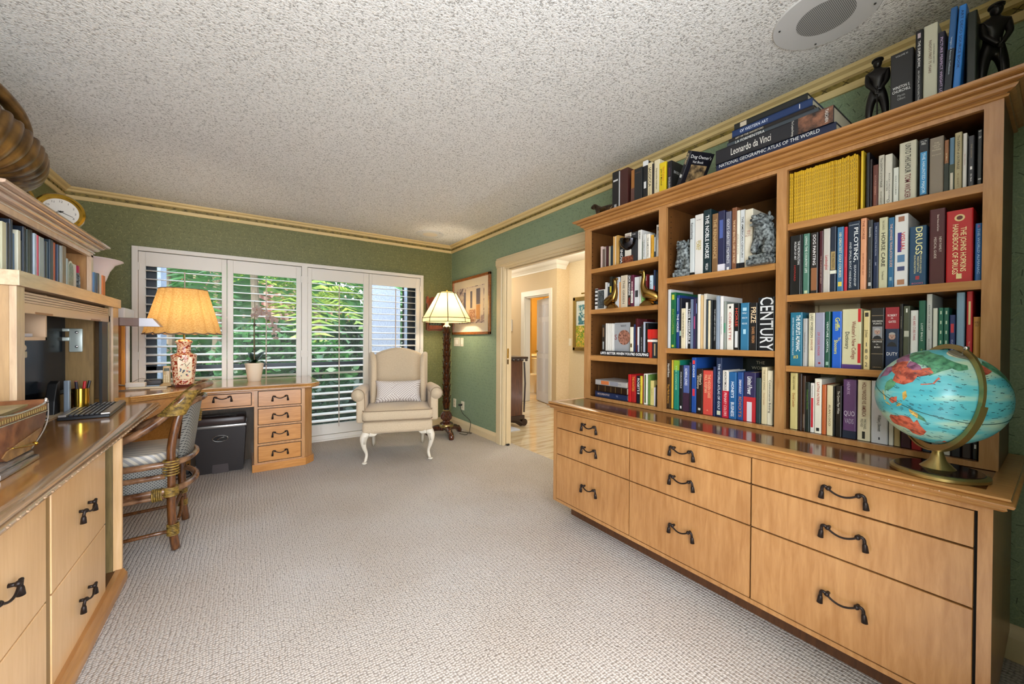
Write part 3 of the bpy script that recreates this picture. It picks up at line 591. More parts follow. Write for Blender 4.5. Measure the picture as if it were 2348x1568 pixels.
# ------------------------------------------------------------------ books
BOOKS = {
'L1': (2.075, 1.727, [
  (1.8885,0.0182,0.153,'c9b0a8','slim pinkish white book',[]),
  (1.8685,0.0182,0.13,'6a5a50','slim grey brown book',[]),
  (1.852,0.0092,0.146,'ddd6cc','thin white booklet',[]),
  (1.836,0.0192,0.147,'3c1418','dark maroon book',[]),
  (1.817,0.0152,0.141,'b5ab90','slim beige book',[]),
  (1.7955,0.0222,0.141,'23303a','dark slate book',[]),
  (1.7755,0.0122,0.199,'c79a5a','tall thin tan book',[]),
  (1.7625,0.0102,0.2,'e6dcc6','tall thin cream book',[]),
  (1.7455,0.0202,0.2,'b58a48','tall gold and tan book',[]),
  (1.712,0.0312,0.177,'15161a','black book with white lettering',[('INDIA','v',0.45,0.95,'e8e8e8',0.8)]),
  (1.6575,0.0502,0.196,'cbc4b8','pale grey book behind the trophy cup',[('GOLF','h',0.05,0.12,'803028',0.8)]),
  (1.608,0.0412,0.192,'2a2a2e','black and white book behind the trophy cup',[('THE','h',0.05,0.1,'dddddd',0.7)]),
  (1.568,0.0272,0.196,'d8d6d0','tall white book with a black cover',[('KIPLING','v',0.06,0.3,'333333',0.6)]),
  (1.548,0.0092,0.121,'46603c','thin olive book',[]),
  (1.531,0.0232,0.16,'c4c6c4','grey white book',[('THE LINKS OF GOLF','v',0.2,0.9,'555555',0.5)]),
  (1.5035,0.0262,0.156,'e2dccf','off white book with dark lettering',[('THE GAME IN WORDS','v',0.15,0.9,'3a3a3a',0.5)]),
  (1.4775,0.0182,0.146,'d19a2c','mustard yellow book',[('CHAMPIONS','v',0.1,0.8,'4a2a10',0.5)]),
  (1.4585,0.0142,0.144,'3a444c','dark book with a white label strip',[('#','p',0.1,0.72,'dcdcd8',0.7)]),
  (1.435,0.0232,0.2,'d6d2d0','tallest greyish white book',[('MUSIC','v',0.05,0.5,'404048',0.6)]),
]),
'L2': (2.075, 1.435, [
  (1.9375,0.0222,0.151,'d8d8d8','black and white wire bound notebook',[('#','p',0.02,0.1,'222222',1),('#','p',0.2,0.28,'222222',1),('#','p',0.38,0.46,'222222',1),('#','p',0.56,0.64,'222222',1),('#','p',0.74,0.82,'222222',1)]),
  (1.9185,0.0142,0.151,'5a1a1c','dark red slim book',[]),
  (1.843,0.0132,0.185,'c4c0b8','pale grey slim book',[]),
  (1.8245,0.0202,0.181,'20242c','black book with pale top',[('#','p',0.02,0.15,'b8bcc0',0.9)]),
  (1.801,0.0212,0.22,'26261e','black book with yellow patch',[('#','p',0.3,0.5,'c8b838',0.8)]),
  (1.744,0.0332,0.208,'c2c6ca','silver grey book behind the goose',[('BLUES','v',0.1,0.5,'606870',0.6)]),
  (1.7225,0.0082,0.173,'c8905a','thin orange tan book',[]),
  (1.69,0.0512,0.214,'c9bba4','wide beige book with frame lines',[('THE GREEN','v',0.15,0.9,'5a5048',0.4)]),
  (1.648,0.0272,0.211,'1c181c','black book with white lettering',[('DICK WIGGINS','v',0.03,0.62,'eeeeee',0.7),('TALES','v',0.68,0.95,'c84838',0.5)]),
  (1.6205,0.0222,0.207,'5a2038','dark crimson and purple book',[('ENERGY','v',0.2,0.5,'f0d0d0',0.6),('#','p',0.5,0.88,'e6e2d8',0.9),('BEL CANTO','v',0.53,0.85,'222222',0.6)]),
  (1.5885,0.0362,0.19,'d2d4d6','white and grey patterned book',[('#','p',0.45,0.68,'33363a',0.7)]),
  (1.5605,0.0162,0.191,'dcd8d0','slim white book',[]),
  (1.539,0.0232,0.177,'6cb03c','bright green book',[('THE PERFECT LIE','v',0.1,0.85,'e8f4d8',0.5)]),
  (1.518,0.0132,0.198,'6a1c20','maroon book with white top mark',[('#','p',0.05,0.2,'d8c8c0',0.6)]),
  (1.478,0.0212,0.186,'b8ccd8','pale blue book',[('A WOMAN','v',0.2,0.7,'30405a',0.6)]),
  (1.454,0.0112,0.216,'22304a','navy book with a red lower half',[('#','p',0.45,0.85,'b02828',0.9)]),
  (1.438,0.0132,0.205,'1a1c22','narrow black book at the end',[]),
]),
'L3': (2.075, 1.107, [
  (1.868,0.0312,0.218,'2a211c','black and brown patterned book',[('#','p',0.1,0.4,'7a6048',0.5),('#','p',0.55,0.8,'9aa0a0',0.4)]),
  (1.839,0.0132,0.226,'dcd8d0','white magazine spine with black dashes',[]),
  (1.8205,0.0162,0.225,'d8d4cc','white magazine spine with black dashes',[]),
  (1.8025,0.0142,0.224,'dcd8d0','white magazine spine with black dashes',[]),
  (1.7855,0.0122,0.224,'d8d4cc','white magazine spine with black dashes',[]),
  (1.625,0.0212,0.196,'e2dcc6','cream book with a black and gold seal',[('#','p',0.55,0.68,'54401c',0.7)]),
  (1.605,0.0132,0.213,'27345c','slim navy book',[]),
  (1.587,0.0172,0.249,'4c1018','tall maroon book',[]),
  (1.572,0.0112,0.195,'cfd0d4','slim silver book with blue foot',[('#','p',0.6,0.95,'304070',0.9)]),
  (1.5585,0.0122,0.192,'1c1c20','slim black book',[]),
  (1.546,0.0112,0.209,'241c1c','black book with white lettering',[('HOW TO LEARN GOLF','v',0.4,0.95,'e6e6e6',0.7)]),
  (1.5315,0.0142,0.226,'a9b0c0','tall grey blue book',[]),
  (1.5115,0.0202,0.219,'141416','wide black book',[]),
  (1.487,0.0252,0.178,'a83020','red book with a pale band',[('#','p',0.0,0.3,'c82820',1),('#','p',0.36,0.44,'e8e0d8',1)]),
  (1.454,0.0372,0.178,'26303a','dark book with a red top',[('#','p',0.0,0.32,'c02820',1),('#','p',0.36,0.44,'e8e0d8',1),('#','p',0.5,0.92,'b8a078',0.3)]),
]),
'L4': (2.075, 0.812, [
  (1.6355,0.0202,0.179,'c01c20','bright red hardback',[]),
  (1.607,0.0332,0.177,'a82020','red book with yellow lettering',[('THE HUNTERS','v',0.05,0.6,'e0a040',0.7)]),
  (1.57,0.0312,0.174,'141824','black and navy thesaurus',[("ROGET'S II",'v',0.05,0.7,'f0f0f0',0.7)]),
  (1.545,0.0152,0.176,'d8c038','yellow paperback',[('GUIDE','v',0.1,0.8,'604010',0.5)]),
  (1.531,0.0092,0.185,'7c2024','slim dark red book',[]),
  (1.512,0.0232,0.193,'dcd8c8','cream book with a green spine edge',[('#','p',0.03,0.95,'4c6030',0.5)]),
  (1.4905,0.0142,0.189,'5c7c38','moss green book',[]),
  (1.469,0.0252,0.153,'d6c67c','pale yellow short book',[('ALEC','v',0.1,0.8,'807040',0.4)]),
  (1.4495,0.0082,0.113,'e4dce0','thin white booklet',[]),
  (1.44,0.0092,0.127,'1a1a1e','thin black booklet',[]),
]),
'M1': (2.075, 1.586, [
  (1.214,0.0252,0.321,'c3c8c8','pale grey book with script lettering',[('Remembering','v',0.04,0.4,'3a3a3a',0.7),('#','p',0.95,1,'111111',1)]),
  (1.1765,0.0462,0.335,'d6d2cc','white book with gold lettering',[('SPORTS','v',0.42,0.6,'b09a30',0.42,0.12),('CARS','v',0.44,0.58,'b09a30',0.42,-0.14),('THE GREAT','h',0.08,0.1,'502020',0.7)]),
  (1.129,0.0432,0.348,'12292e','dark teal book titled THE NOBLE HORSE',[('THE NOBLE HORSE','v',0.08,0.77,'f2f2f2',0.6),('WELSH','v',0.84,0.95,'e8e8e8',0.4)]),
  (1.086,0.0312,0.315,'7c5c3c','brown book titled RENAISSANCE',[('THE RENAISSANCE','v',0.08,0.78,'c8a878',0.7)]),
  (1.0515,0.0342,0.321,'262848','deep blue and violet patterned book',[('#','p',0.15,0.45,'4a5c9c',0.6),('#','p',0.88,1,'d8d4dc',1)]),
  (1.018,0.0272,0.309,'5b5c6e',"slate grey book titled GOLF'S GREATEST MOMENTS",[("GOLF'S GREATEST MOMENTS",'v',0.1,0.9,'d8d8dc',0.6),('#','p',0.94,0.99,'e8e8e8',0.5)]),
  (0.9885,0.0242,0.322,'7d4f34','tall russet brown book',[('THE MOST BEAUTIFUL CARS OF THE PAST','v',0.18,0.92,'e8c8a0',0.6)]),
  (0.9665,0.0142,0.3,'e0dccc','cream white slim book',[('JAGUAR D-TYPE','v',0.3,0.85,'907040',0.6),('#','p',0.9,1,'15161c',1)]),
  (0.9465,0.0222,0.299,'c8ccce','pale grey book titled THE AMERICAN CENTURY',[('THE AMERICAN CENTURY','v',0.12,0.82,'2a2a2a',0.6),('#','p',0.9,1,'15161c',1)]),
  (0.914,0.0372,0.291,'d8d0bc','thick cream book with 100 on its spine',[('100','h',0.36,0.4,'9a2a1c',0.6),('YEARS','h',0.405,0.43,'9a4a3c',0.6),('AUTO','h',0.44,0.47,'7a2a1c',0.85)]),
]),
'M2': (2.075, 1.171, [
  (1.356,0.0192,0.35,'cfd0d0','tall thin white book',[]),
  (1.3295,0.0302,0.33,'14603c','green book with yellow emblem',[('#','p',0.04,0.13,'b8c038',0.55),('ENCYCLOPEDIA','v',0.3,0.75,'88a838',0.5),('#','p',0.94,0.98,'c0c838',0.5)]),
  (1.3015,0.0202,0.311,'1c3a78','blue book titled THE HORSE',[('THE HORSE','v',0.35,0.7,'f0f0f0',0.8),('#','p',0.05,0.3,'8090b8',0.3)]),
  (1.283,0.0132,0.293,'20222c','dark slim book with a pale band',[('#','p',0.65,0.75,'a8c0b0',0.9)]),
  (1.2625,0.0242,0.231,'dccfae','short cream paperback',[('THE WILD LIFE OF THE WILDERNESS','v',0.08,0.75,'2a2018',0.6)]),
  (1.2435,0.0102,0.264,'dad6d0','thin white paperback',[]),
  (1.2275,0.0182,0.266,'1a1a1e','black book with large white lettering',[('THIS MISERABLE','v',0.08,0.95,'f4f4f4',0.9)]),
  (1.21,0.0132,0.279,'6a7890','grey blue slim book',[]),
  (1.195,0.0132,0.281,'32244c','violet book with pink patch',[('#','p',0.35,0.6,'b04878',0.7)]),
  (1.182,0.0092,0.282,'161c34','thin midnight blue book',[('#','p',0.1,0.3,'8090d0',0.5)]),
  (1.168,0.0152,0.304,'dedad0','tall white book',[]),
  (1.153,0.0112,0.297,'d0b080','tall tan book',[]),
  (1.137,0.0172,0.304,'cfc9bd','tall greyish cream book',[]),
  (1.1225,0.0082,0.272,'1c2c38','thin dark blue book',[]),
  (1.111,0.0112,0.265,'dccfae','thin cream book',[]),
  (1.0995,0.0082,0.267,'23272a','thin charcoal book',[]),
  (1.0835,0.0182,0.263,'17191d','black book with white lettering',[('THE LINKS AT SANDS HILL','v',0.15,0.85,'c8c8c8',0.5)]),
  (1.064,0.0172,0.285,'8894a4','grey blue tall book',[]),
  (1.0455,0.0162,0.283,'e0dcd8','white tall book',[('EARLY AMERICAN','v',0.2,0.9,'606060',0.4)]),
  (1.029,0.0132,0.254,'8a9088','grey green book',[('#','p',0.45,0.65,'4a8a6c',0.9)]),
  (1.0045,0.0322,0.239,'dedad0','white book with orange red lettering',[('CORVETTE','v',0.18,0.8,'b04030',0.5),('#','p',0.05,0.1,'222222',0.3)]),
  (0.972,0.0272,0.24,'151618','black book with large white figure',[('HORSE','v',0.1,0.5,'d84838',0.6),('#','p',0.6,0.95,'d4d4d4',0.6)]),
  (0.9325,0.0402,0.239,'2f7094','blue book with white ornament and small type',[('#','p',0.1,0.17,'a8d0e0',0.5),('FAMILY','h',0.2,0.24,'d8e8f0',0.7),('HEALTH','h',0.3,0.34,'d8e8f0',0.7),('MEDICINE','h',0.42,0.46,'d8e8f0',0.7),('#','p',0.56,0.66,'a8d0e0',0.35)]),
  (0.8895,0.0362,0.236,'1b1a1c','black book titled PRIZE',[('PRIZE','v',0.06,0.45,'f0d0a8',0.8),('DANIEL YERGIN','v',0.5,0.85,'c08858',0.45)]),
  (0.833,0.0712,0.259,'14181e','huge black book titled CENTURY',[('CENTURY','v',0.01,0.98,'d6d8da',0.98)]),
]),
'M3': (2.075, 0.812, [
  (1.3525,0.0262,0.288,'3c2a18','dark brown book with white and orange lettering',[('Harold Evans','v',0.03,0.4,'f0ece0',0.6),('They Made America','v',0.45,0.95,'e0a040',0.6)]),
  (1.3315,0.0122,0.288,'d8b040','slim yellow book',[]),
  (1.321,0.0052,0.286,'2c3c24','very thin dark green booklet',[]),
  (1.3015,0.0302,0.288,'1c7c68','teal green hardback',[('THE CONCISE','v',0.1,0.6,'a0d8a8',0.4),('#','p',0.0,0.2,'88a830',1)]),
  (1.271,0.0212,0.261,'17191d','black book with a small circle',[('CHRONICLE','v',0.15,0.5,'e0e0e0',0.5),('#','p',0.9,0.96,'d0d0d0',0.5)]),
  (1.2405,0.0362,0.263,'4c5c94','blue violet book titled ADMIRAL JONES',[('ADMIRAL JONES','v',0.05,0.45,'e4e8f4',0.5),('#','p',0.6,1,'3c2438',1)]),
  (1.2165,0.0082,0.281,'22222a','thin black paperback',[]),
  (1.1965,0.0262,0.309,'1f4a94','bright blue book with a red oval',[('#','p',0.05,0.12,'d83838',0.6),('DOGS','v',0.15,0.35,'f0f0f0',0.5),('#','p',0.57,0.7,'d03040',0.6)]),
  (1.1635,0.0362,0.247,'241a16','dark brown book with cream lettering',[("Writer's",'v',0.06,0.4,'e8dcc0',0.45,0.15),('Directory','v',0.1,0.5,'e8dcc0',0.35,-0.2),('#','p',0.88,0.93,'c8c0b0',0.4)]),
  (1.115,0.0532,0.241,'cc4a40','coral red hardback titled THE HIDDEN OASIS',[('THE HIDDEN OASIS','v',0.08,0.62,'ecb890',0.35,0.15),('PAUL SUSSMAN','v',0.08,0.52,'ecb890',0.35,-0.2),('A','h',0.88,0.92,'ecb890',0.2)]),
  (1.0785,0.0122,0.265,'1d2850','slim navy book',[]),
  (1.0555,0.0302,0.314,'1c2c4c','navy book titled THE WORLD ATLAS OF GOLF',[('THE WORLD ATLAS OF GOLF','v',0.1,0.88,'dce4ee',0.5),('#','p',0.9,0.97,'c8c8b0',0.7)]),
  (1.0215,0.0302,0.249,'dcd6cc','white and red book titled PRIMARY COLORS',[('ANONYMOUS','v',0.04,0.4,'444444',0.5),('#','p',0.43,1,'b81c34',1),('PRIMARY COLORS','v',0.46,0.97,'f0c0c0',0.6)]),
  (0.9865,0.0362,0.242,'1f5c92','blue hardback titled BUSINESS',[("HONEY'S",'v',0.2,0.55,'e8f0f8',0.5),('BUSINESS','v',0.62,0.97,'f0f4f8',0.55)]),
  (0.951,0.0292,0.244,'1d4888','blue book with orange lettering',[('DREAM BOLDLY','v',0.15,0.45,'e8e8f0',0.5),('IDIOTS','v',0.5,0.95,'c87838',0.6)]),
  (0.905,0.0552,0.247,'2c2850','flag patterned thick paperback',[('#','p',0.5,1,'b82830',1),('Limited Power','v',0.03,0.5,'f0f0f0',0.5),('#','p',0.6,1,'d8d0d4',0.45)]),
  (0.864,0.0212,0.223,'22383c','short dark green book',[]),
  (0.8385,0.0242,0.278,'cfc09a','beige golf swing book',[('THE GOLF SWING','v',0.05,0.4,'605030',0.4),('David Leader','v',0.42,0.7,'a06830',0.4)]),
  (0.814,0.0232,0.262,'ddd4ba','cream book titled COMMONSENSE BIDDING',[('Commonsense Bidding','v',0.1,0.85,'2c2418',0.55)]),
]),
'R1': (2.075, 1.758, [
  (0.484,0.0072,0.239,'d8b428','taller yellow spined album',[]),
  (0.4685,0.0102,0.228,'14141a','black binder beside the yellow row',[]),
  (0.4585,0.0062,0.197,'22181a','thin black brown book',[]),
  (0.4455,0.0162,0.17,'5e2e22','short brown book',[('SCOREKEEPERS','v',0.05,0.9,'c09080',0.4),('#','p',0.5,0.95,'7a4434',0.5)]),
  (0.428,0.0172,0.202,'b9b4a6','grey book titled THE DEATH OF OUTRAGE',[('The DEATH of OUTRAGE','v',0.04,0.65,'222222',0.55),('WILLIAM BENNETT','v',0.7,0.97,'605848',0.4)]),
  (0.406,0.0212,0.196,'c8c4b8','off white book titled ROCKY MOUNTAIN STATES',[('ROCKY MOUNTAIN','v',0.4,0.88,'505050',0.3,0.12),('STATES','v',0.45,0.8,'505050',0.3,-0.2),('O','h',0.9,0.97,'222222',0.4)]),
  (0.385,0.0152,0.136,'d2d4cc','short white golf guide',[('GOLF COURSES','v',0.05,0.95,'505850',0.4)]),
  (0.3525,0.0462,0.222,'bdb9a6','thick marbled cream book titled UNTO THIS HOUR',[('UNTO THIS HOUR','v',0.05,0.52,'2a2a28',0.42),('TOM WICKER','v',0.56,0.96,'6a2028',0.42)]),
  (0.3115,0.0262,0.216,'15181c','black book with a bright blue title panel',[('Who The','h',0.03,0.05,'e8e8e8',0.8),('HELL','h',0.06,0.1,'e8e8e8',0.6),('#','p',0.22,0.95,'3c8cc0',0.75),('THE HAUNTED MAJOR','v',0.24,0.93,'d8f0fa',0.4)]),
  (0.278,0.0352,0.207,'7e7264','wide taupe book with gold title at top',[('THE','h',0.09,0.12,'cfc4a8',0.4),('LIFE OF','h',0.13,0.16,'cfc4a8',0.7),('TOM','h',0.17,0.2,'cfc4a8',0.4),('MORRIS','h',0.21,0.24,'cfc4a8',0.75),('W.W. TULLOCH','h',0.3,0.32,'cfc4a8',0.7)]),
  (0.2535,0.0102,0.186,'8a5a38','tan and dark green patterned book',[('#','p',0.45,1,'1e261a',1),('Jo Siffert','v',0.2,0.45,'f0e0b0',0.5)]),
  (0.241,0.0112,0.19,'54748c','landscape covered book,blue at top',[('#','p',0.5,1,'3c4434',1),('#','p',0.66,1,'c0b8a8',0.9)]),
  (0.226,0.0172,0.202,'a89c78','beige second copy of THE DEATH OF OUTRAGE',[('The DEATH of OUTRAGE','v',0.04,0.66,'222018',0.5),('W.J. BENNETT','v',0.7,0.97,'706040',0.4)]),
  (0.211,0.0092,0.193,'c8c4c0','white book with small red lettering',[('Men in Business','v',0.06,0.9,'8a3a34',0.5)]),
  (0.196,0.0132,0.177,'34343a','charcoal book with a white golf ball',[('THE LESSON','v',0.1,0.5,'9a8a70',0.4),('#','p',0.6,0.66,'d8d8d8',0.5),('Dr Bob','v',0.72,0.92,'d8d8d8',0.4)]),
  (0.177,0.0112,0.189,'101214','black book cut off by the frame post',[('CAT','h',0.12,0.16,'e0e0e0',0.8),('#','p',0.02,0.03,'b0b0b0',0.9),('#','p',0.88,0.9,'b0b0b0',0.9)]),
]),
'R2': (2.075, 1.43, [
  (0.714,0.0432,0.272,'0f1012','thick black book titled THE METROPOLITAN MUSEUM OF ART',[('THE METROPOLITAN','v',0.1,0.5,'e4e4e4',0.24,0.3),('MUSEUM OF ART','v',0.1,0.42,'e4e4e4',0.24,0),('HOWARD','v',0.52,0.75,'b03028',0.2,-0.02)]),
  (0.689,0.0052,0.272,'1a1a1c','thin black book',[]),
  (0.673,0.0232,0.272,'4a7464','green book titled LIVING THE COUNTRY LIFE',[('LIVING THE COUNTRY LIFE','v',0.03,0.66,'e4ece4',0.5),('#','p',0.94,0.99,'c0c8a0',0.6)]),
  (0.642,0.0272,0.269,'241e1e','dark brown book titled DOG PAINTING',[('DOG PAINTING','v',0.05,0.52,'f0ecec',0.5),('#','p',0.58,0.95,'8c5a38',0.9)]),
  (0.62,0.0132,0.273,'461620','maroon book with cream lettering',[('THE GUINNESS OF GOLF','v',0.3,0.95,'d0b0a0',0.5)]),
  (0.5995,0.0242,0.278,'c0bab2','cream grey book with red script',[('Lamborghini','v',0.38,0.68,'b02830',0.55)]),
  (0.5755,0.0202,0.28,'1c2638','dark blue book titled THE MASTERS',[('#','p',0.38,0.66,'a08858',0.9),('THE MASTERS','v',0.39,0.65,'30240c',0.55),('#','p',0.67,0.72,'d8d8c8',1)]),
  (0.552,0.0212,0.273,'3c7098','blue and white photo book titled 100 GREATEST GOLF COURSES',[('100 GREATEST GOLF COURSES','v',0.06,0.8,'f0e8c0',0.55),('#','p',0.85,0.92,'d8c050',0.7)]),
  (0.5345,0.0102,0.27,'b8142c','slim bright red book',[('The Private World','v',0.2,0.9,'e89090',0.4)]),
  (0.5085,0.0382,0.286,'12243a','navy book titled PILOTING',[('CHAPMAN','h',0.04,0.06,'c8d0d8',0.85),('PILOTING,','v',0.08,0.6,'f0f2f4',0.42,0.18),('SEAMANSHIP','v',0.62,0.95,'d8dce0',0.22,0.14),('AND SMALL BOAT HANDLING','v',0.3,0.95,'d8dce0',0.22,-0.26)]),
  (0.4775,0.0182,0.291,'d99870','peach orange book titled THE HORSE',[('THE HORSE','v',0.03,0.3,'6a2418',0.55),('IN SPORT AND ART','v',0.34,0.95,'7a3424',0.3)]),
  (0.459,0.0152,0.281,'34363a','charcoal book titled Seamanship',[('Seamanship','v',0.08,0.27,'e8e8e8',0.55),('IN THE AGE OF SAIL','v',0.55,0.85,'b0b0b0',0.3),('#','p',0.9,0.95,'b8b8b8',0.7)]),
  (0.4415,0.0162,0.267,'1a2848','navy book with tiny silver lettering',[('THE ART OF KNOTTING AND SPLICING','v',0.06,0.5,'c0c8dc',0.35),('DAY','v',0.6,0.65,'c0c8dc',0.35)]),
  (0.419,0.0252,0.28,'c5c2a0','pale sage book titled HORSE CARE',[('THE COMPLETE','v',0.04,0.18,'2a2a20',0.3),('HORSE CARE','v',0.21,0.7,'1c1c16',0.6),('Tim Hawcroft','v',0.74,0.9,'1c1c16',0.35)]),
  (0.396,0.0172,0.274,'28648c','blue book with pinkish lettering',[('THE JAPANESE TRANSLATION GUIDE','v',0.08,0.72,'e8c0a8',0.6),('#','p',0.85,0.9,'80a0b0',0.5)]),
  (0.367,0.0372,0.278,'d8d8d8','white encyclopedia with small pictures on its spine',[('VISUAL','v',0.24,0.52,'c01c2c',0.4,0.1),('#','pl',0.25,0.52,'3a2c80',0.33),('#','p',0.03,0.1,'9a6850',0.5),('#','p',0.56,0.66,'5078a0',0.6),('#','p',0.72,0.78,'404870',0.6),('#','p',0.9,0.97,'a87858',0.6)]),
  (0.3225,0.0442,0.222,'1f4666','wide blue book titled DRUGS',[('DRUGS','v',0.02,0.47,'e8e4a8',0.5,0.05),('COMPLETE GUIDE TO','v',0.47,0.8,'e8e0a8',0.13,0.18),('PRESCRIPTION','v',0.5,0.78,'e8e0a8',0.13,0.02),('NON-PRESCRIPTION','v',0.48,0.8,'e8e0a8',0.13,-0.16),('#','p',0.84,0.9,'a03038',0.25),('BOOKS','h',0.95,0.98,'c87090',0.7)]),
  (0.274,0.0392,0.274,'4a1820','tall dark maroon medical guide',[('Better Homes and Gardens','v',0.05,0.33,'e0d0c8',0.16,0.05),('NEW FAMILY','v',0.37,0.58,'d8c8c0',0.2,0.2),('MEDICAL GUIDE','v',0.37,0.66,'d8c8c0',0.2,-0.12)]),
  (0.2205,0.0622,0.256,'b0141c','very wide red handbook with a gold seal',[('#','s',0.05,0.17,'d8c088',0.42),('THE JOHNS HOPKINS','v',0.24,0.86,'f0e0a8',0.26,0.14),('HANDBOOK OF DRUGS','v',0.22,0.86,'f0e0a8',0.26,-0.16),('#','p',0.88,0.95,'d8c890',0.22)]),
  (0.1775,0.0162,0.199,'1e5c9c','blue almanac cut off by the frame post',[('THE WORLD ALMANAC','v',0.05,0.92,'a8d0f0',0.5),('20','h',0.03,0.08,'c83050',0.6)]),
]),
'R3': (2.075, 1.105, [
  (0.707,0.0472,0.244,'1f6a84','teal almanac with white lettering',[("THE PEOPLE'S ALMANAC",'v',0.03,0.75,'f0f4f0',0.42,0.15),('#3','h',0.8,0.87,'e0c840',0.5),('DAVID WALLECHINSKY AND IRVING WALLACE','v',0.1,0.8,'d8e8ec',0.16,-0.25)]),
  (0.673,0.0152,0.215,'a8a6a4','slim grey paperback',[('Oxford Pocket Book','v',0.2,0.8,'404040',0.4)]),
  (0.651,0.0232,0.239,'d8cfae','cream book titled LEAVING HOME',[('LAKE WOBEGON','v',0.03,0.45,'3a3c38',0.6),('LEAVING HOME','v',0.48,0.7,'8a3428',0.5)]),
  (0.6205,0.0342,0.239,'9494a8','lilac grey zip code directory',[('ZIP CODE FINDER','v',0.35,0.8,'b83038',0.3,-0.1),('#','s',0.9,0.96,'b02830',0.3)]),
  (0.5915,0.0182,0.242,'1c5040','dark green book titled VENTURE CAPITAL',[('VENTURE CAPITAL','v',0.17,0.75,'e8f0ec',0.5),('#','p',0.9,0.96,'90b0a0',0.6)]),
  (0.561,0.0332,0.241,'1d5cc0','bright blue book with yellow lettering',[('Griffin','v',0.05,0.4,'e8e030',0.6,0.05),('The','v',0.45,0.53,'e8e030',0.3,0.25),('Shooters','v',0.46,0.8,'e8e030',0.45,-0.08)]),
  (0.511,0.0612,0.248,'ccc6a0','thick cream dictionary with purple foot and red edge',[('#','p',0.93,1,'4c2c70',1),("Webster's New College",'v',0.13,0.92,'803430',0.26,0.12),('Dictionary','v',0.33,0.72,'2a2a2a',0.26,-0.22),('#','r',0.0,0.22,'c01c1c',0.16),('#','r',0.58,0.9,'c01c1c',0.16)]),
  (0.465,0.0192,0.238,'d8c48c','cream book with huge black digits',[('1','h',0.54,0.62,'14282c',0.5),('8','h',0.65,0.73,'14282c',0.7),('0','h',0.76,0.84,'14282c',0.7),('2','h',0.88,0.96,'14282c',0.7),('#','p',0.03,0.1,'302820',0.7),('Jokes','v',0.3,0.48,'302820',0.6)]),
  (0.4335,0.0402,0.248,'1e1c1e','black book titled DECISION POINTS with a portrait',[('DECISION','h',0.2,0.23,'f0ece4',0.85),('POINTS','h',0.24,0.27,'f0ece4',0.7),('#','face',0.3,0.5,'b89880',0.8),('#','p',0.12,0.125,'b09878',0.95),('#','p',0.51,0.515,'b09878',0.95),('GEORGE','h',0.53,0.56,'f0ece4',0.75),('W.','h',0.58,0.6,'f0ece4',0.2),('BUSH','h',0.62,0.65,'f0ece4',0.5),('#','p',0.74,0.745,'b09878',0.95),('CROWN','h',0.95,0.97,'b09878',0.6)]),
  (0.3905,0.0382,0.248,'1c3458','navy and red book titled DUTY with a portrait',[('#','p',0.0,0.34,'98202c',1),('ROBERT','h',0.11,0.15,'f0ece8',0.8),('M.','h',0.16,0.19,'f0ece8',0.25),('GATES','h',0.21,0.25,'f0ece8',0.65),('#','face',0.35,0.62,'a08c84',0.9),('DUTY','h',0.71,0.77,'f4f4f4',0.85)]),
  (0.365,0.0092,0.259,'141214','thin black book',[('IN THE MODERN','v',0.1,0.45,'a09888',0.5)]),
  (0.3495,0.0182,0.25,'4c5040','mottled grey green book',[('#','p',0.04,0.1,'d8d8d0',0.3),('#','p',0.38,0.47,'b8b8a8',0.9)]),
  (0.3295,0.0202,0.232,'dcdcd8','white paperback with red and blue lettering',[('WE ARE CUBS FANS','v',0.08,0.5,'a82838',0.45)]),
  (0.309,0.0172,0.267,'1c5c48','green book titled LOST BALLS',[('LOST BALLS','v',0.3,0.58,'e0ece4',0.45),('Great Holes','v',0.62,0.9,'b8d060',0.3)]),
  (0.2915,0.0142,0.29,'c4c4c0','white book titled KNOW YOUR CAT',[('KNOW YOUR CAT','v',0.1,0.5,'404840',0.45),('BRUCE FOGLE','v',0.55,0.8,'808080',0.4)]),
  (0.276,0.0112,0.237,'d4d4c8','cream book with green edge',[]),
  (0.2625,0.0122,0.238,'1c6450','dark green comb bound book',[('#','p',0.05,0.1,'c0d0b8',0.4),('#','p',0.2,0.25,'c0d0b8',0.4),('#','p',0.35,0.4,'c0d0b8',0.4),('#','p',0.5,0.55,'c0d0b8',0.4)]),
  (0.2485,0.0122,0.237,'1a5c4c','second dark green comb bound book',[('#','p',0.05,0.1,'c0d0b8',0.4),('#','p',0.2,0.25,'c0d0b8',0.4),('#','p',0.35,0.4,'c0d0b8',0.4),('#','p',0.5,0.55,'c0d0b8',0.4)]),
  (0.234,0.0132,0.21,'1c2c60','blue paperback with a red star',[('#','p',0.15,0.3,'c02838',0.8),('CUTTHROAT','v',0.35,0.8,'c8d0f0',0.5)]),
  (0.216,0.0192,0.289,'7c9cb4','tall pale blue book with flower pattern',[]),
  (0.1955,0.0142,0.291,'b01c24','tall red book with a cream label',[('#','p',0.12,0.4,'d8c890',0.45),('The story of the wonder','v',0.5,0.95,'f0c8b0',0.3)]),
  (0.178,0.0172,0.201,'b07c34','short ochre brown book',[('WORLD','h',0.08,0.12,'40240c',0.8),('OUT','h',0.13,0.17,'40240c',0.6)]),
]),
'R4': (2.075, 0.812, [
  (0.7165,0.0282,0.259,'c8b878','yellow cream golf swing book',[('THE GOLF SWING','v',0.05,0.3,'5a4c28',0.4),('David Leader','v',0.32,0.65,'a05c20',0.45)]),
  (0.6915,0.0142,0.257,'2c1a14','dark brown slim book',[]),
  (0.6765,0.0122,0.249,'3a2418','dark patterned slim book',[('#','p',0.7,0.95,'706050',0.6)]),
  (0.661,0.0152,0.222,'12201c','black book with green lettering',[('Complete Guide','v',0.1,0.6,'6a9a40',0.5)]),
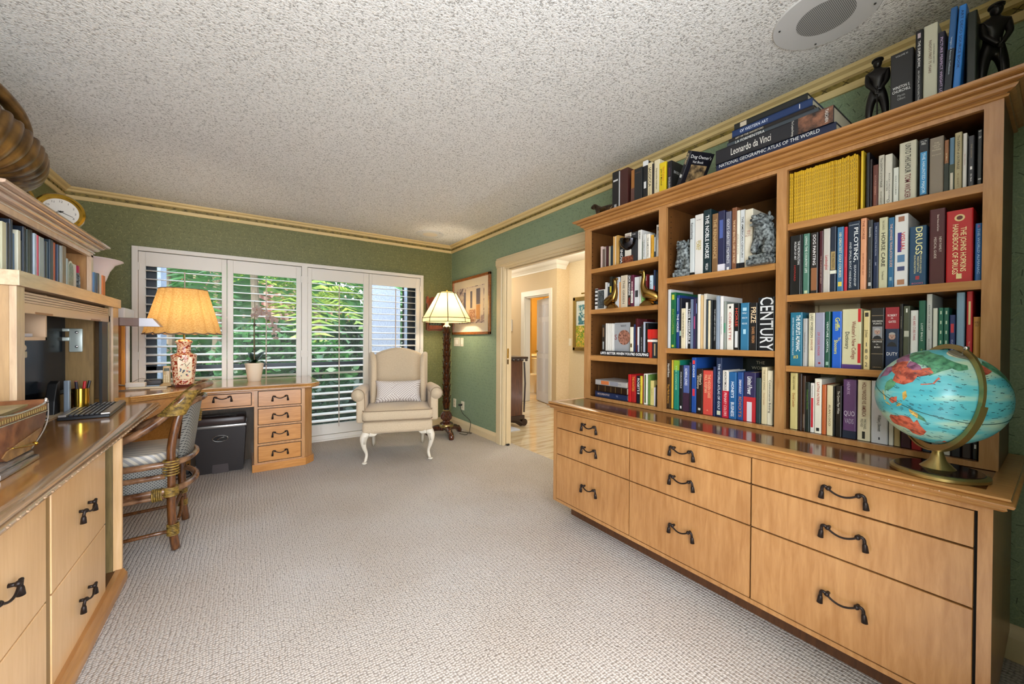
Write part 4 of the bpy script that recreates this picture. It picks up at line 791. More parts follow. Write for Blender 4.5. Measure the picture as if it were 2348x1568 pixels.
  (0.6445,0.0142,0.219,'d8d4cc','white and red slim book',[('#','p',0.3,0.9,'c02030',0.8),('WASTING','v',0.05,0.28,'404040',0.5)]),
  (0.623,0.0252,0.24,'e0dac8','cream book with red lettering',[('LATINS INTERNS','v',0.05,0.5,'a82c24',0.5),('#','p',0.9,0.96,'202020',0.5)]),
  (0.6005,0.0142,0.216,'b85c2c','orange brown slim book',[]),
  (0.5805,0.0202,0.216,'d8c8a0','cream book with brown lettering',[('ALAN LOCO','v',0.4,0.8,'4a3018',0.5)]),
  (0.5665,0.0042,0.213,'20201c','very thin black booklet',[]),
  (0.551,0.0212,0.217,'14100e','black book with white lettering',[('The Queen Plays White','v',0.05,0.6,'e0dcd0',0.5)]),
  (0.5165,0.0422,0.246,'5c3c68','purple book titled QUO VADIS',[('HENRYK','v',0.04,0.25,'b8a0c0',0.3,-0.1),('QUO','h',0.53,0.63,'d0c8d8',0.75),('VADIS','h',0.66,0.76,'b0a8bc',0.8),('#','p',0.87,1,'1a2438',1)]),
  (0.4715,0.0402,0.248,'d6ccae','cream book titled HOLLYWOOD VS. AMERICA',[('HOLLYWOOD VS. AMERICA','v',0.04,0.6,'6a2820',0.4),('MICHAEL','v',0.64,0.82,'1c1c18',0.24,0.1),('MEDVED','v',0.64,0.78,'1c1c18',0.24,-0.15),('#','p',0.85,0.97,'1c1c18',0.25)]),
  (0.423,0.0492,0.249,'c0c0c4','wide pale grey book with frame line',[('William J. Bennett','v',0.5,0.85,'34343c',0.25),('#','p',0.9,0.94,'34343c',0.1)]),
  (0.39,0.0132,0.227,'d0ccc0','white slim book behind the globe',[]),
  (0.373,0.0172,0.225,'a89468','tan book behind the globe',[]),
  (0.3485,0.0282,0.244,'3c1830','plum book behind the globe',[]),
  (0.319,0.0272,0.223,'a81c28','red book behind the globe',[]),
  (0.293,0.0212,0.242,'1c2c44','navy book behind the globe',[]),
  (0.2715,0.0182,0.236,'8a8a84','grey book behind the globe',[]),
  (0.247,0.0232,0.231,'b8b0a0','pale grey book behind the globe base',[]),
  (0.2225,0.0222,0.204,'1a1618','black book behind the globe base',[('#','p',0.55,0.7,'b0b0a8',0.4)]),
  (0.198,0.0212,0.204,'2c1c18','brown black book with a circular mark',[('#','p',0.5,0.75,'8a4c48',0.6)]),
  (0.178,0.0132,0.203,'16161a','narrow black book at the right end',[('#','p',0.1,0.3,'7888b0',0.6),('#','p',0.75,0.82,'d8d8d8',0.5)]),
]),
'T1': (2.05, 2.08, [
  (1.75,0.0592,0.277,'1a1819','black hardback beside the dog figurine',[('#','p',0.2,0.24,'c8c8c8',0.7),('#','p',0.8,0.87,'a8a8a8',0.35)]),
  (1.716,0.0052,0.267,'c8c8c8','very thin white booklet',[]),
  (1.6795,0.0642,0.27,'42201c','dark brown leather book',[]),
  (1.6075,0.0302,0.237,'9a6430','tan book with patterned foot',[('#','p',0.5,1,'5c3c34',1)]),
  (1.5605,0.0582,0.229,'202224','black book with faint red lettering',[('HAROLD','h',0.1,0.14,'6a5048',0.7)]),
  (1.514,0.0312,0.26,'1a1a1c','black book with white top and foot',[('#','p',0.0,0.12,'dcdcdc',1),('#','p',0.5,0.66,'d8d8d8',0.6),('#','p',0.88,1,'d0d0d0',1)]),
  (1.482,0.0312,0.237,'d8c8a0','cream book with dark lettering',[('IACOCCA','v',0.15,0.6,'2a2018',0.75),('WITH NOVAK','v',0.66,0.95,'806850',0.3)]),
  (1.4585,0.0142,0.223,'2a2624','slim black brown book',[]),
  (1.4315,0.0362,0.235,'d8ccaa','thick ivory book',[('Impossible Irishman','v',0.12,0.85,'3c3424',0.35)]),
  (1.39,0.0452,0.203,'d8bc18','bright yellow book',[('The Curious','v',0.08,0.6,'c86020',0.3,0.15),('John A Marshall','v',0.1,0.75,'40340c',0.3,-0.15)]),
  (1.3415,0.0282,0.192,'18161a','black book titled EXCELLENCE',[('PASSION','v',0.2,0.45,'70405c',0.4),('EXCELLENCE','v',0.48,0.85,'d0d0d0',0.5)]),
]),
'T3': (2.05, 2.08, [
  (0.3695,0.0622,0.244,'1c1b1c','very wide black book with silver lettering',[('VOLUME VI','h',0.04,0.07,'c0c0c0',0.6),('WINSTON S.','h',0.52,0.57,'e8e8e8',0.8),('CHURCHILL','h',0.58,0.63,'e8e8e8',0.85),('Martin','h',0.66,0.7,'a0a0a0',0.5),('Gilbert','h',0.71,0.75,'a0a0a0',0.5)]),
  (0.323,0.0192,0.292,'141418','black book titled THE SUPER BOWL',[('#','p',0.04,0.1,'b8a8b0',0.5),('THE SUPER BOWL','v',0.13,0.48,'f0f0f0',0.5),('AN OFFICIAL RETROSPECTIVE','v',0.5,0.9,'c8c8c8',0.35)]),
  (0.295,0.0352,0.297,'bdbba8','thick greyish cream book on radio history',[("RADIO'S FIRST 75 YEARS",'v',0.17,0.62,'5c2c28',0.25,-0.02),('A PICTORIAL HISTORY','v',0.25,0.5,'404040',0.14,0.25),('#','p',0.93,0.94,'6a6a60',0.5)]),
  (0.268,0.0172,0.254,'1c1a2c','dark indigo book titled PERFECT WEIGHT LOSS',[('PICTURE PERFECT WEIGHT LOSS','v',0.05,0.95,'c8b0d8',0.55)]),
  (0.2505,0.0162,0.317,'2c5c94','tall blue book fading to black',[('#','p',0.45,1,'1c222c',1),('Images of Ancient Civilization','v',0.25,0.8,'b8c8d8',0.4)]),
  (0.23,0.0172,0.311,'2f78c8','tall bright blue book titled ART DECO SOURCE BOOK',[('ART DECO SOURCE BOOK','v',0.07,0.68,'14284c',0.55)]),
  (0.1975,0.0222,0.278,'1a2018','tall blackish green book beside the tall golfer statue',[]),
]),
}
BOOKS["H1"] = (-.845, 1.487, [
  (2.5205,0.022,0.234,'c8c4b8','white book cut by the photo edge',[]),
  (2.552,0.037,0.212,'c9c6a4','pale cream green book',[]),
  (2.586,0.023,0.217,'20242a','narrow black book',[]),
  (2.613,0.023,0.258,'2a3644','tall dark blue book with lettering',[]),
  (2.633,0.013,0.205,'ccd2d0','thin white book',[]),
  (2.653,0.023,0.186,'2c5c88','blue book',[]),
  (2.682,0.027,0.206,'cfcbb4','ivory book with lettering',[]),
  (2.7085,0.018,0.173,'5c3048','thin plum book',[]),
  (2.7295,0.018,0.17,'3c4448','thin grey book',[]),
  (2.753,0.023,0.28,'1e2a38','tall dark book with a wide cover',[]),
  (2.784,0.031,0.233,'22302c','dark green book',[]),
  (2.816,0.025,0.255,'161a20','tall black book',[]),
  (2.8425,0.024,0.228,'a8b8c4','pale blue book',[]),
  (2.8675,0.016,0.225,'b83c50','thin rose book',[]),
  (2.89,0.025,0.231,'c8d0d0','thin white book with lettering',[]),
  (2.9335,0.052,0.228,'9aa8a8','wide grey green book',[]),
  (2.976,0.023,0.217,'14181c','thin black book',[]),
  (3.0045,0.024,0.221,'5c7890','steel blue book',[]),
  (3.0435,0.044,0.243,'20303c','tall navy book',[]),
  (3.077,0.013,0.253,'2c4858','thin teal book',[]),
  (3.097,0.021,0.234,'b85c30','slim book with orange top',[]),
  (3.1265,0.026,0.23,'2a3a50','dark blue slim book',[]),
  (3.1615,0.034,0.23,'a8b4b8','silver slim book',[]),
  (3.2095,0.048,0.259,'7c6a50','brown spined tall book',[]),
  (3.2505,0.022,0.176,'98a4a0','short thin grey book',[]),
])
BOOKS["H2"] = (-.81, 1.487, [
  (3.6005,0.034,0.148,'3c6488','small blue book',[]),
  (3.648,0.041,0.15,'4a4c50','small grey book',[]),
  (3.6995,0.046,0.146,'d8d8d8','small white book',[]),
  (3.7605,0.062,0.149,'d06c28','small orange book',[]),
])

SHELF = {'L1': "the left bay's top shelf", 'L2': "the left bay's second shelf", 'L3': "the left bay's third shelf", 'L4': "the left bay's bottom shelf",
         'M1': "the middle bay's top shelf", 'M2': "the middle bay's middle shelf", 'M3': "the middle bay's bottom shelf",
         'R1': "the right bay's top shelf", 'R2': "the right bay's second shelf", 'R3': "the right bay's third shelf", 'R4': "the right bay's bottom shelf",
         'T1': 'top of the bookcase', 'T3': 'top of the bookcase', 'H1': "the desk hutch's upper shelf", 'H2': "the desk hutch's ledge"}
ORD = 'first second third fourth fifth sixth seventh eighth ninth tenth eleventh twelfth thirteenth fourteenth fifteenth sixteenth seventeenth eighteenth nineteenth twentieth twenty-first twenty-second twenty-third twenty-fourth twenty-fifth twenty-sixth'.split()
PAGE = plain('cfc4a8', .8)
_tm = {}
def tcol(c):
    if c not in _tm: _tm[c] = plain(c, .45)
    return _tm[c]
def lettering(txt, col, parent, loc, rot, size, sx=1.0, name='lettering', align='CENTER', bold=.0):
    cu = bpy.data.curves.new(name, 'FONT'); cu.body = txt; cu.size = size; cu.align_x = align; cu.align_y = 'CENTER'; cu.resolution_u = 2
    cu.offset = bold; cu.materials.append(tcol(col))
    o = bpy.data.objects.new(name, cu); COL.objects.link(o); o.parent = parent; o.location = loc; o.rotation_euler = rot; o.scale = (sx, 1, 1)
    return o
R_V = Matrix(((0, 0, -1), (0, -1, 0), (-1, 0, 0))).to_euler()     # columns: x->-Z, y->-Y, z->-X  (spine text reading downwards)
R_H = Matrix(((0, 0, -1), (-1, 0, 0), (0, 1, 0))).to_euler()      # x->-Y, y->Z, z->-X
def charw(t): return sum(.36 if ch in "il.,'Ij1 " else (.82 if ch in 'MWmw' else .62) for ch in t)
def cover_bm(w, h, d):
    q = MB(); b = .0022 if w > .012 else .001; r = min(.0035, w * .22)
    pts = [(d, -w / 2), (d, -w / 2 + b), (.006, -w / 2 + b), (.006, w / 2 - b), (d, w / 2 - b), (d, w / 2), (r, w / 2), (r * .3, w / 2 - r * .3), (0, w / 2 - r), (0, -w / 2 + r), (r * .3, -w / 2 + r * .3), (r, -w / 2)]
    return q.prism(pts, 0, h)
def make_book(w, h, d, col, desc_label, group, texts, name='book', cat='book', rough=.38):
    cv = cover_bm(w, h, d).build(name, plain(col, rough), None)
    tag(cv, desc_label, cat, group)
    MB().box(.0065, d - .004, -w / 2 + .0023, w / 2 - .0023, .004, h - .004).build('page_block', PAGE, cv, off=False)
    fw = w - .004
    for tx in texts:
        tag_, md, a, b_, c = tx[:5]; ws = tx[5] if len(tx) > 5 else .6; off = tx[6] if len(tx) > 6 else 0
        zc = h * (1 - (a + b_) / 2); L = h * (b_ - a)
        if tag_ == '#':
            hw = max(.0006, fw * min(ws, 1) / 2); full = ws >= 1
            y = 0
            if md == 'r': y = -(w / 2 - hw) + .001
            if md == 'pl': y = .0
            if md == 'pl': y = w * .12
            if md == 'face':
                r = min(hw, L * .42); f = MB()
                f.lathe([(0, .0008), (r * .62, .0006), (r * .62, 0)], (0, 0, 0), 20, mat=Matrix.Translation((-.0002, 0, zc + L * .08)) @ Matrix.Rotation(-PI / 2, 4, 'Y') @ Matrix.Diagonal((1.3, 1, 1, 1)))
                MB().box(-.0006, 0, -hw, hw, zc - L / 2, zc + L / 2).build('portrait_panel', plain('8c8c90' if ws < .85 else '24344c', .4), cv, off=False)
                f.build('portrait_face', plain('b08c7c', .5), cv, off=False, smooth=True)
                f = MB(); f.prism([(-hw * .95, zc - L / 2), (hw * .95, zc - L / 2), (hw * .6, zc - L * .3), (0, zc - L * .22), (-hw * .6, zc - L * .3)], -.0014, -.0008)
                f.xf(Matrix(((0, 0, 1, 0), (1, 0, 0, 0), (0, 1, 0, 0), (0, 0, 0, 1)))); f.build('portrait_suit', plain('17181c', .5), cv, off=False)
                f = MB()
                for s in (-1, 1): f.ball((-.0012, s * r * .25, zc + L * .12), r * .09, 6, sc=(.4, 1.3, .7))
                f.box(-.0014, -.001, -r * .22, r * .22, zc - L * .1, zc - L * .085); f.box(-.0016, -.001, -r * .06, r * .06, zc - L * .02, zc + L * .08)
                f.build('portrait_features', plain('4a342c', .5), cv, off=False)
                f = MB(); f.lathe([(0, .0014), (r * .6, .0012), (r * .64, 0)], (0, 0, 0), 20, ang=PI, mat=Matrix.Translation((-.0001, 0, zc + L * .2)) @ Matrix.Rotation(-PI / 2, 4, 'Y') @ Matrix.Rotation(-PI / 2, 4, 'Z') @ Matrix.Diagonal((1, .9, 1, 1))); f.build('portrait_hair', plain('a8a4a0', .6), cv, off=False)
                continue
            if md == 's':
                MB().lathe([(0, .0008), (fw * ws / 2, .0008), (fw * ws / 2, 0)], (0, 0, 0), 24, mat=Matrix.Translation((0, 0, zc)) @ Matrix.Rotation(-PI / 2, 4, 'Y')).build('spine_seal', tcol(c), cv, off=False)
                MB().lathe([(0, .001), (fw * ws * .3, .001), (fw * ws * .3, .0005)], (0, 0, 0), 20, mat=Matrix.Translation((0, 0, zc)) @ Matrix.Rotation(-PI / 2, 4, 'Y')).build('seal_centre', tcol('5a1c18'), cv, off=False)
                continue
            x0 = -.0005 if not full else -.0004
            f = MB(); f.box(x0, .0004, y - hw, y + hw, max(.0005, zc - L / 2), min(h - .0005, zc + L / 2)); 
            if full: f = MB(); f.box(-.0004, .012, -w / 2 - .0003, w / 2 + .0003, max(-.0001, zc - L / 2), min(h + .0003, zc + L / 2))
            f.build('spine_panel', tcol(c), cv, off=False)
        elif md == 'v':
            s = fw * ws * 1.25; W = charw(tag_) * s; sx = max(.3, min(1.9, L / W)); s2 = s
            if L / W > 1.9: s2 = s
            lettering(tag_, c, cv, (-.0012, -off * w, zc), R_V, s2, sx, bold=.0 if s < .012 else s * .008)
        else:
            W = charw(tag_); s = min(L * 1.25, .03); sx = max(.25, min(2.2, fw * ws / (W * s)))
            lettering(tag_, c, cv, (-.0012, off * w, zc), R_H, s, sx)
    return cv
import re
def clean_desc(s): return s
def shelf_row(key, flip=False, group=None):
    X, z, rows = BOOKS[key]
    n = len(rows)
    for i, (y, w, h, col, desc, tx) in enumerate(rows):
        if key == 'H1': h = min(h, .238)
        d = min(.24, max(.12, h * .74)); 
        if key[0] == 'T': d = min(.22, h * .72)
        where = SHELF[key]
        on_ = 'on ' + where
        if 'titled' in desc or 'behind the' in desc or 'beside the' in desc: lab = desc + ', ' + on_
        else: lab = desc + ', ' + ORD[i] + ' in the row ' + on_
        if len(lab.split()) > 16: lab = desc + ' ' + on_
        if len(lab.split()) > 16: lab = desc
        b = make_book(w, h, d, col, lab, 'books on ' + where, tx)
        jit = random.uniform(-.006, .006)
        b.location = (X + (-jit if flip else jit), y, z + .0003)
        if flip: b.rotation_euler = (0, 0, PI)
        if key == 'T3' and i in (4, 5): b.rotation_euler = (math.radians(2.6), 0, 0); b.location.y += .002; b.location.z += .001
    return
for k in ('L1', 'L2', 'L3', 'L4', 'M1', 'M2', 'M3', 'R1', 'R2', 'R3', 'R4', 'T1', 'T3'): shelf_row(k)
shelf_row('H1', True); shelf_row('H2', True)

# the packed row of thin yellow magazines: one magazine, then copies of it and its parts
w = .0062
mag = make_book(w, .236, .17, 'd0a51c', 'thin yellow spined magazine in the packed row at the left of the right bay', "yellow magazines on the right bay's top shelf", [], name='magazine', cat='magazine', rough=.45)
for c_ in list(mag.children): pass
q = MB()
for k in range(14): q.box(-.0006, .0002, -.0007, .0007, .02 + k * .0145, .028 + k * .0145 + (k % 3) * .002)
q.build('spine_print', plain('5a4410', .6), mag, off=False)
mag.location = (2.075, .738, 1.7583)
y = .738; first = True
k = 0
while y > .497:
    if k:
        c = copy_tree(mag); c.location = (2.075 + random.uniform(-.003, .004), y, 1.7583)
        s = 1 + random.uniform(-.012, .012); c.scale = (1, 1, s)
    k += 1; y -= .0066 + (.004 if k == 2 else 0)

# magazine cover turned to the room and the album cover on the third shelf
t = thing('magazine', "grey sports magazine facing out with a round brown picture, on the left bay's third shelf", 'magazine', (2.09, 1.71, 1.107))
MB().box(2.088, 2.092, 1.648, 1.775, 1.1075, 1.335).build('cover', plain('9a9ca0', .35), t)
MB().lathe([(0, .001), (.05, .001), (.05, 0)], (0, 0, 0), 28, mat=Matrix.Translation((2.088, 1.695, 1.235)) @ Matrix.Rotation(-PI / 2, 4, 'Y')).build('cover_picture', noisy('ball_picture', '5a3424', 'b8806c', 60, .5), t)
lettering('S', '7a1c20', t, (2.0868 - 2.09, .055, 1.235 - 1.107), R_H, .05)
lettering('WHY', '1c1c20', t, (2.0868 - 2.09, -.01, 1.312 - 1.107), R_H, .02)
t = thing('black_album', "tall dark maroon folder cover behind slim books on the left bay's third shelf", 'book', (2.13, 1.56, 1.107))
MB().box(2.10, 2.104, 1.525, 1.583, 1.1075, 1.352).build('cover', plain('3c0c14', .4), t)
t = thing('desk_sign', "black block sign reading LIFE'S BETTER WHEN YOU'RE GOLFING on the left bay", 'sign', (2.062, 1.665, 1.107))
MB().box(2.053, 2.070, 1.484, 1.864, 1.1073, 1.142, .0015).build('block', plain('17171a', .4), t)
lettering("LIFE'S BETTER WHEN YOU'RE GOLFING", 'f2f2f2', t, (2.0522 - 2.062, .01, .0185), R_H, .0235, .95, bold=.0006)
# flat stack of three big books on the left bay's bottom shelf
def flat_book(x0, x1, y0, y1, z0, z1, col, label, group, texts=(), page=True, cat='book', spine='-x'):
    t = thing('book', label, cat, ((x0 + x1) / 2, (y0 + y1) / 2, z0), group=group)
    b = .003; h = z1 - z0
    q = MB(); q.box(x0, x1, y0, y1, z0, z0 + b).box(x0, x1, y0, y1, z1 - b, z1).box(x0, x0 + .006, y0, y1, z0, z1, .0015); q.build('cover', plain(col, .35), t)
    MB().box(x0 + .006, x1 - .004, y0 + .004, y1 - .004, z0 + b, z1 - b).build('page_block', PAGE, t)
    for txt, fy, L, size, c in texts:
        W = charw(txt) * size; lettering(txt, c, t, (x0 - .0006 - t.location.x, y1 - fy * (y1 - y0) - t.location.y, h / 2), R_H, size, L * (y1 - y0) / W)
    return t
G = "books lying flat in the left bay's bottom shelf"
flat_book(2.07, 2.28, 1.652, 1.935, .8125, .853, '1c2c50', 'navy book titled ITALY lying at the bottom of the flat stack', G, [('ENCYCLOPEDIA OF ITALY', .28, .4, .018, 'e0c8b8'), ('THE', .7, .06, .016, 'a0a8c0')])
t2 = flat_book(2.06, 2.27, 1.648, 1.915, .8535, .899, '24150c', 'thick brown leather bound book in the middle of the flat stack', G)
q = MB()
for yy in (1.89, 1.83, 1.78, 1.74, 1.69): q.box(2.0585, 2.06, yy, yy + .003, .858, .895)
q.build('gilt_bands', M['gold'], t2)
t3 = flat_book(2.06, 2.26, 1.652, 1.925, .8995, .935, 'a8a4a0', 'grey book with an orange title block on top of the flat stack', G, [('The Wealth', .75, .25, .012, '444450')])
MB().box(2.0588, 2.0600, 1.80, 1.87, .905, .93).build('title_block', plain('c8703c', .5), t3)
MB().box(2.0588, 2.0600, 1.72, 1.79, .905, .93).build('title_panel', plain('8a8a94', .5), t3)
# framed photo on the second shelf
t = thing('photo_frame', "small dark photograph in a white frame on the left bay's second shelf", 'photo frame', (2.068, 1.88, 1.435))
MB().box(2.064, 2.072, 1.847, 1.912, 1.4353, 1.573, .0015).build('frame', plain('c8c6c0', .4), t)
MB().box(2.0625, 2.064, 1.852, 1.907, 1.441, 1.567).build('photograph', noisy('dark_photo', '101418', '5c6468', 90, .3, 0), t)
# large dark album behind the books of the middle bay's bottom shelf
t = thing('book', "very large black green atlas titled THE WORLD standing behind the middle bay's bottom row", 'book', (2.33, 1.0, .812), group="books on the middle bay's bottom shelf")
MB().box(2.33, 2.355, .86, 1.085, .8125, 1.12).build('cover', plain('141a14', .4), t)
lettering('THE', 'c8c0a8', t, (-.0012, -.04, .285), R_H, .024); lettering('WORLD', 'c8c0a8', t, (-.0012, -.04, .255), R_H, .024)

# ------------------------------------------------------------------ stack and leaning book on top of the bookcase
G = 'art books stacked flat on top of the bookcase'
flat_book(2.05, 2.32, .565, 1.07, 2.0805, 2.148, '101c3c', 'navy world atlas at the bottom of the stack on the bookcase', G, [('NATIONAL GEOGRAPHIC ATLAS OF THE WORLD', .46, .84, .024, 'e8e8e4')])
for o in COL.objects:
    if o.name.startswith('lettering') and getattr(o.data, 'body', '') == 'NATIONAL GEOGRAPHIC ATLAS OF THE WORLD': o.location.z = .055
t = flat_book(2.045, 2.34, .572, 1.07, 2.1485, 2.221, '1c1c22', 'thick black art book titled Leonardo da Vinci in the stack', G, [('Leonardo da Vinci', .34, .48, .05, 'e8e4dc')])
MB().box(2.0440, 2.0455, .574, .70, 2.1495, 2.220).build('spine_picture', noisy('umber_picture', '2a1c18', '8a5c44', 30, .4, 0), t)
lettering('The Complete Paintings', 'e0dcd4', t, (-.149, -.10, .036), R_V, .012, .6); lettering('TASCHEN', 'e8e4dc', t, (-.1505, -.225, .036), R_V, .016, .8)
flat_book(2.06, 2.33, .63, 1.02, 2.2215, 2.245, '3c444c', 'slate grey book titled LA FORMENTERA in the stack', G, [('LA FORMENTERA', .28, .36, .019, 'e0e0dc')])
flat_book(2.06, 2.33, .645, 1.012, 2.2455, 2.262, '221c1a', 'thin black brown book in the upper half of the stack', G, [('ART OF THE ANCESTORS', .27, .36, .012, 'd8d0c0')])
flat_book(2.06, 2.33, .652, .995, 2.2625, 2.298, '17305c', 'blue book titled MASTERPIECES OF WESTERN ART in the stack', G, [('OF WESTERN ART', .3, .38, .02, 'dce4f0'), ('I', .86, .03, .03, 'e8e8e8')])
t = flat_book(2.06, 2.33, .67, .985, 2.2985, 2.328, '1a1c1a', 'black book on top of the stack on the bookcase', G, [])
MB().box(2.0588, 2.06, .925, .955, 2.302, 2.324).build('spine_emblem', plain('b8ac98', .5), t)
lb = make_book(.03, .205, .15, '10121c', 'black dog breed handbook leaning sideways with its cover showing', 'books on top of the bookcase', [('VETERINARY', 'v', .05, .35, 'd8c8a0', .8), ('#', 'p', .6, .68, 'c8c8c8', .7)])
lb.rotation_euler = (math.radians(34), 0, math.radians(-22)); lb.location = (2.045, 1.297, 2.091)
MB().box(.03, .13, -.0158, -.0152, .03, .14).build('cover_picture', noisy('dog_picture', '2c2018', 'a88c60', 40, .5, 0), lb, off=False)
lettering("Dog Owner's", 'd8d8d8', lb, (.075, -.0162, .18), (PI / 2, 0, 0), .024, 1)
lettering('Vet Book', 'd8d8d8', lb, (.065, -.0162, .155), (PI / 2, 0, 0), .018, 1)
ex = [o for o in COL.objects if o.get('label', '').startswith('black book titled EXCELLENCE')][0]
lettering('EXCELLENCE', 'c8c8c8', ex, (.075, -.0146, .13), (PI / 2, 0, 0), .022, .8)

# ------------------------------------------------------------------ objects on the bookcase shelves
def skin_figure(name, verts, edges, radii, mat, parent, lvl=2, root=0):
    me = bpy.data.meshes.new(name); me.from_pydata(verts, edges, []); o = bpy.data.objects.new(name, me); COL.objects.link(o); o.parent = parent
    md = o.modifiers.new('skin', 'SKIN'); md.use_smooth_shade = True
    for i, r in enumerate(radii):
        me.skin_vertices[0].data[i].radius = (r, r) if not isinstance(r, tuple) else r
        me.skin_vertices[0].data[i].use_root = (i == root)
    s = o.modifiers.new('sub', 'SUBSURF'); s.levels = lvl; s.render_levels = lvl
    me.materials.append(mat); return o
# two black golfer statues
def golfer(loc, H, yaw, label):
    t = thing('golfer_statue', label, 'statue', loc, yaw, group='black golfer statues on top of the bookcase')
    s = H
    V = [(0, 0, .50), (0, 0, .60), (0, -.02, .72), (0, -.03, .80), (0, -.04, .85), (0, -.055, .90), (0, -.06, .97),
         (.06, 0, .47), (.085, -.02, .27), (.09, .0, .05), (.095, -.05, .015), (-.06, 0, .47), (-.085, -.02, .27), (-.09, 0, .05), (-.095, -.05, .015),
         (.10, -.03, .79), (.10, -.08, .64), (.02, -.13, .50), (-.10, -.03, .79), (-.10, -.08, .64), (-.01, -.135, .49)]
    E = [(0, 1), (1, 2), (2, 3), (3, 4), (4, 5), (5, 6), (0, 7), (7, 8), (8, 9), (9, 10), (0, 11), (11, 12), (12, 13), (13, 14), (3, 15), (15, 16), (16, 17), (3, 18), (18, 19), (19, 20)]
    Rr = [.078, .07, .088, .085, .034, .034, .03, .062, .045, .028, .02, .062, .045, .028, .02, .042, .032, .024, .042, .032, .024]
    b = skin_figure('body', [tuple(c * s for c in v) for v in V], E, [r * s for r in Rr], M['bronze_statue'], t, 2)
    q = MB(); q.ball((0, -.068, .915), .062, 16, sc=(.8, .95, 1.15)); q.ball((0, -.125, .905), .012, 8); q.xf(Matrix.Scale(s, 4)); q.build('head', M['bronze_statue'], t, smooth=True, off=False)
    q = MB(); q.ball((0, -.062, .955), .066, 16, sc=(1, 1.05, .55)); q.ball((0, -.12, .945), .045, 12, sc=(1, .7, .15))
    q.xf(Matrix.Scale(s, 4)); q.build('flat_cap', M['bronze_statue'], t, smooth=True, off=False)
    q = MB(); q.tube([(.0, -.135, .56), (0, -.17, .02)], .009, 8); q.ball((0, -.19, .02), .022, 8, sc=(.8, 1.8, .7)); q.xf(Matrix.Scale(s, 4)); q.build('golf_club', M['bronze_statue'], t, smooth=True, off=False)
    q = MB()
    for sx in (.0, ): 
        for k in range(4): q.tube([(.025 - .012 * k, -.135, .52 - .004 * k), (.02 - .012 * k, -.16, .51 - .01 * k), (-.01 , -.155, .49 - .01 * k)], .009, 6)
        for k in range(4): q.tube([(-.03 + .01 * k, -.13, .50 - .012 * k), (-.02, -.158, .49 - .012 * k), (.012, -.152, .48 - .012 * k)], .009, 6)
    q.xf(Matrix.Scale(s, 4)); q.build('hands', M['bronze_statue'], t, smooth=True, off=False)
    q = MB(); q.box(-.15, .15, -.2, .06, -.012, .012, .004); q.xf(Matrix.Scale(s, 4)); q.build('base', M['bronze_statue'], t, off=False)
    return t
golfer((2.12, .452, 2.084), .285, math.radians(-78), 'smaller black golfer statue beside the wide black biography on the bookcase')
golfer((2.15, .160, 2.084), .31, math.radians(-62), 'larger black stooping golfer statue at the right end of the bookcase top')
# bronze dog
t = thing('dog_figurine', 'small bronze dachshund figurine at the left end of the bookcase top', 'figurine', (2.07, 1.86, 2.08), math.radians(90))
V = [(-.06, 0, .055), (0, 0, .055), (.05, 0, .06), (.07, 0, .085), (.09, 0, .105), (.125, 0, .095), (.05, .018, .03), (.055, .02, .0), (.045, -.018, .03), (.05, -.02, .0), (-.055, .018, .03), (-.06, .02, .0), (-.055, -.018, .03), (-.06, -.02, .0), (-.09, 0, .065), (-.13, 0, .075)]
E = [(0, 1), (1, 2), (2, 3), (3, 4), (4, 5), (2, 6), (6, 7), (2, 8), (8, 9), (0, 10), (10, 11), (0, 12), (12, 13), (0, 14), (14, 15)]
BR = noisy('patinated_bronze', '24180e', '4c3820', 80, .35, .2, .6)
skin_figure('body', V, E, [.024, .024, .026, .018, .02, .011, .011, .009, .011, .009, .012, .009, .012, .009, .008, .004], BR, t, 2, 1)
q = MB()
for s in (-1, 1): q.ball((.082, s * .02, .09), .014, 10, sc=(.7, .35, 1.5))
q.build('ear', BR, t, smooth=True, off=False)
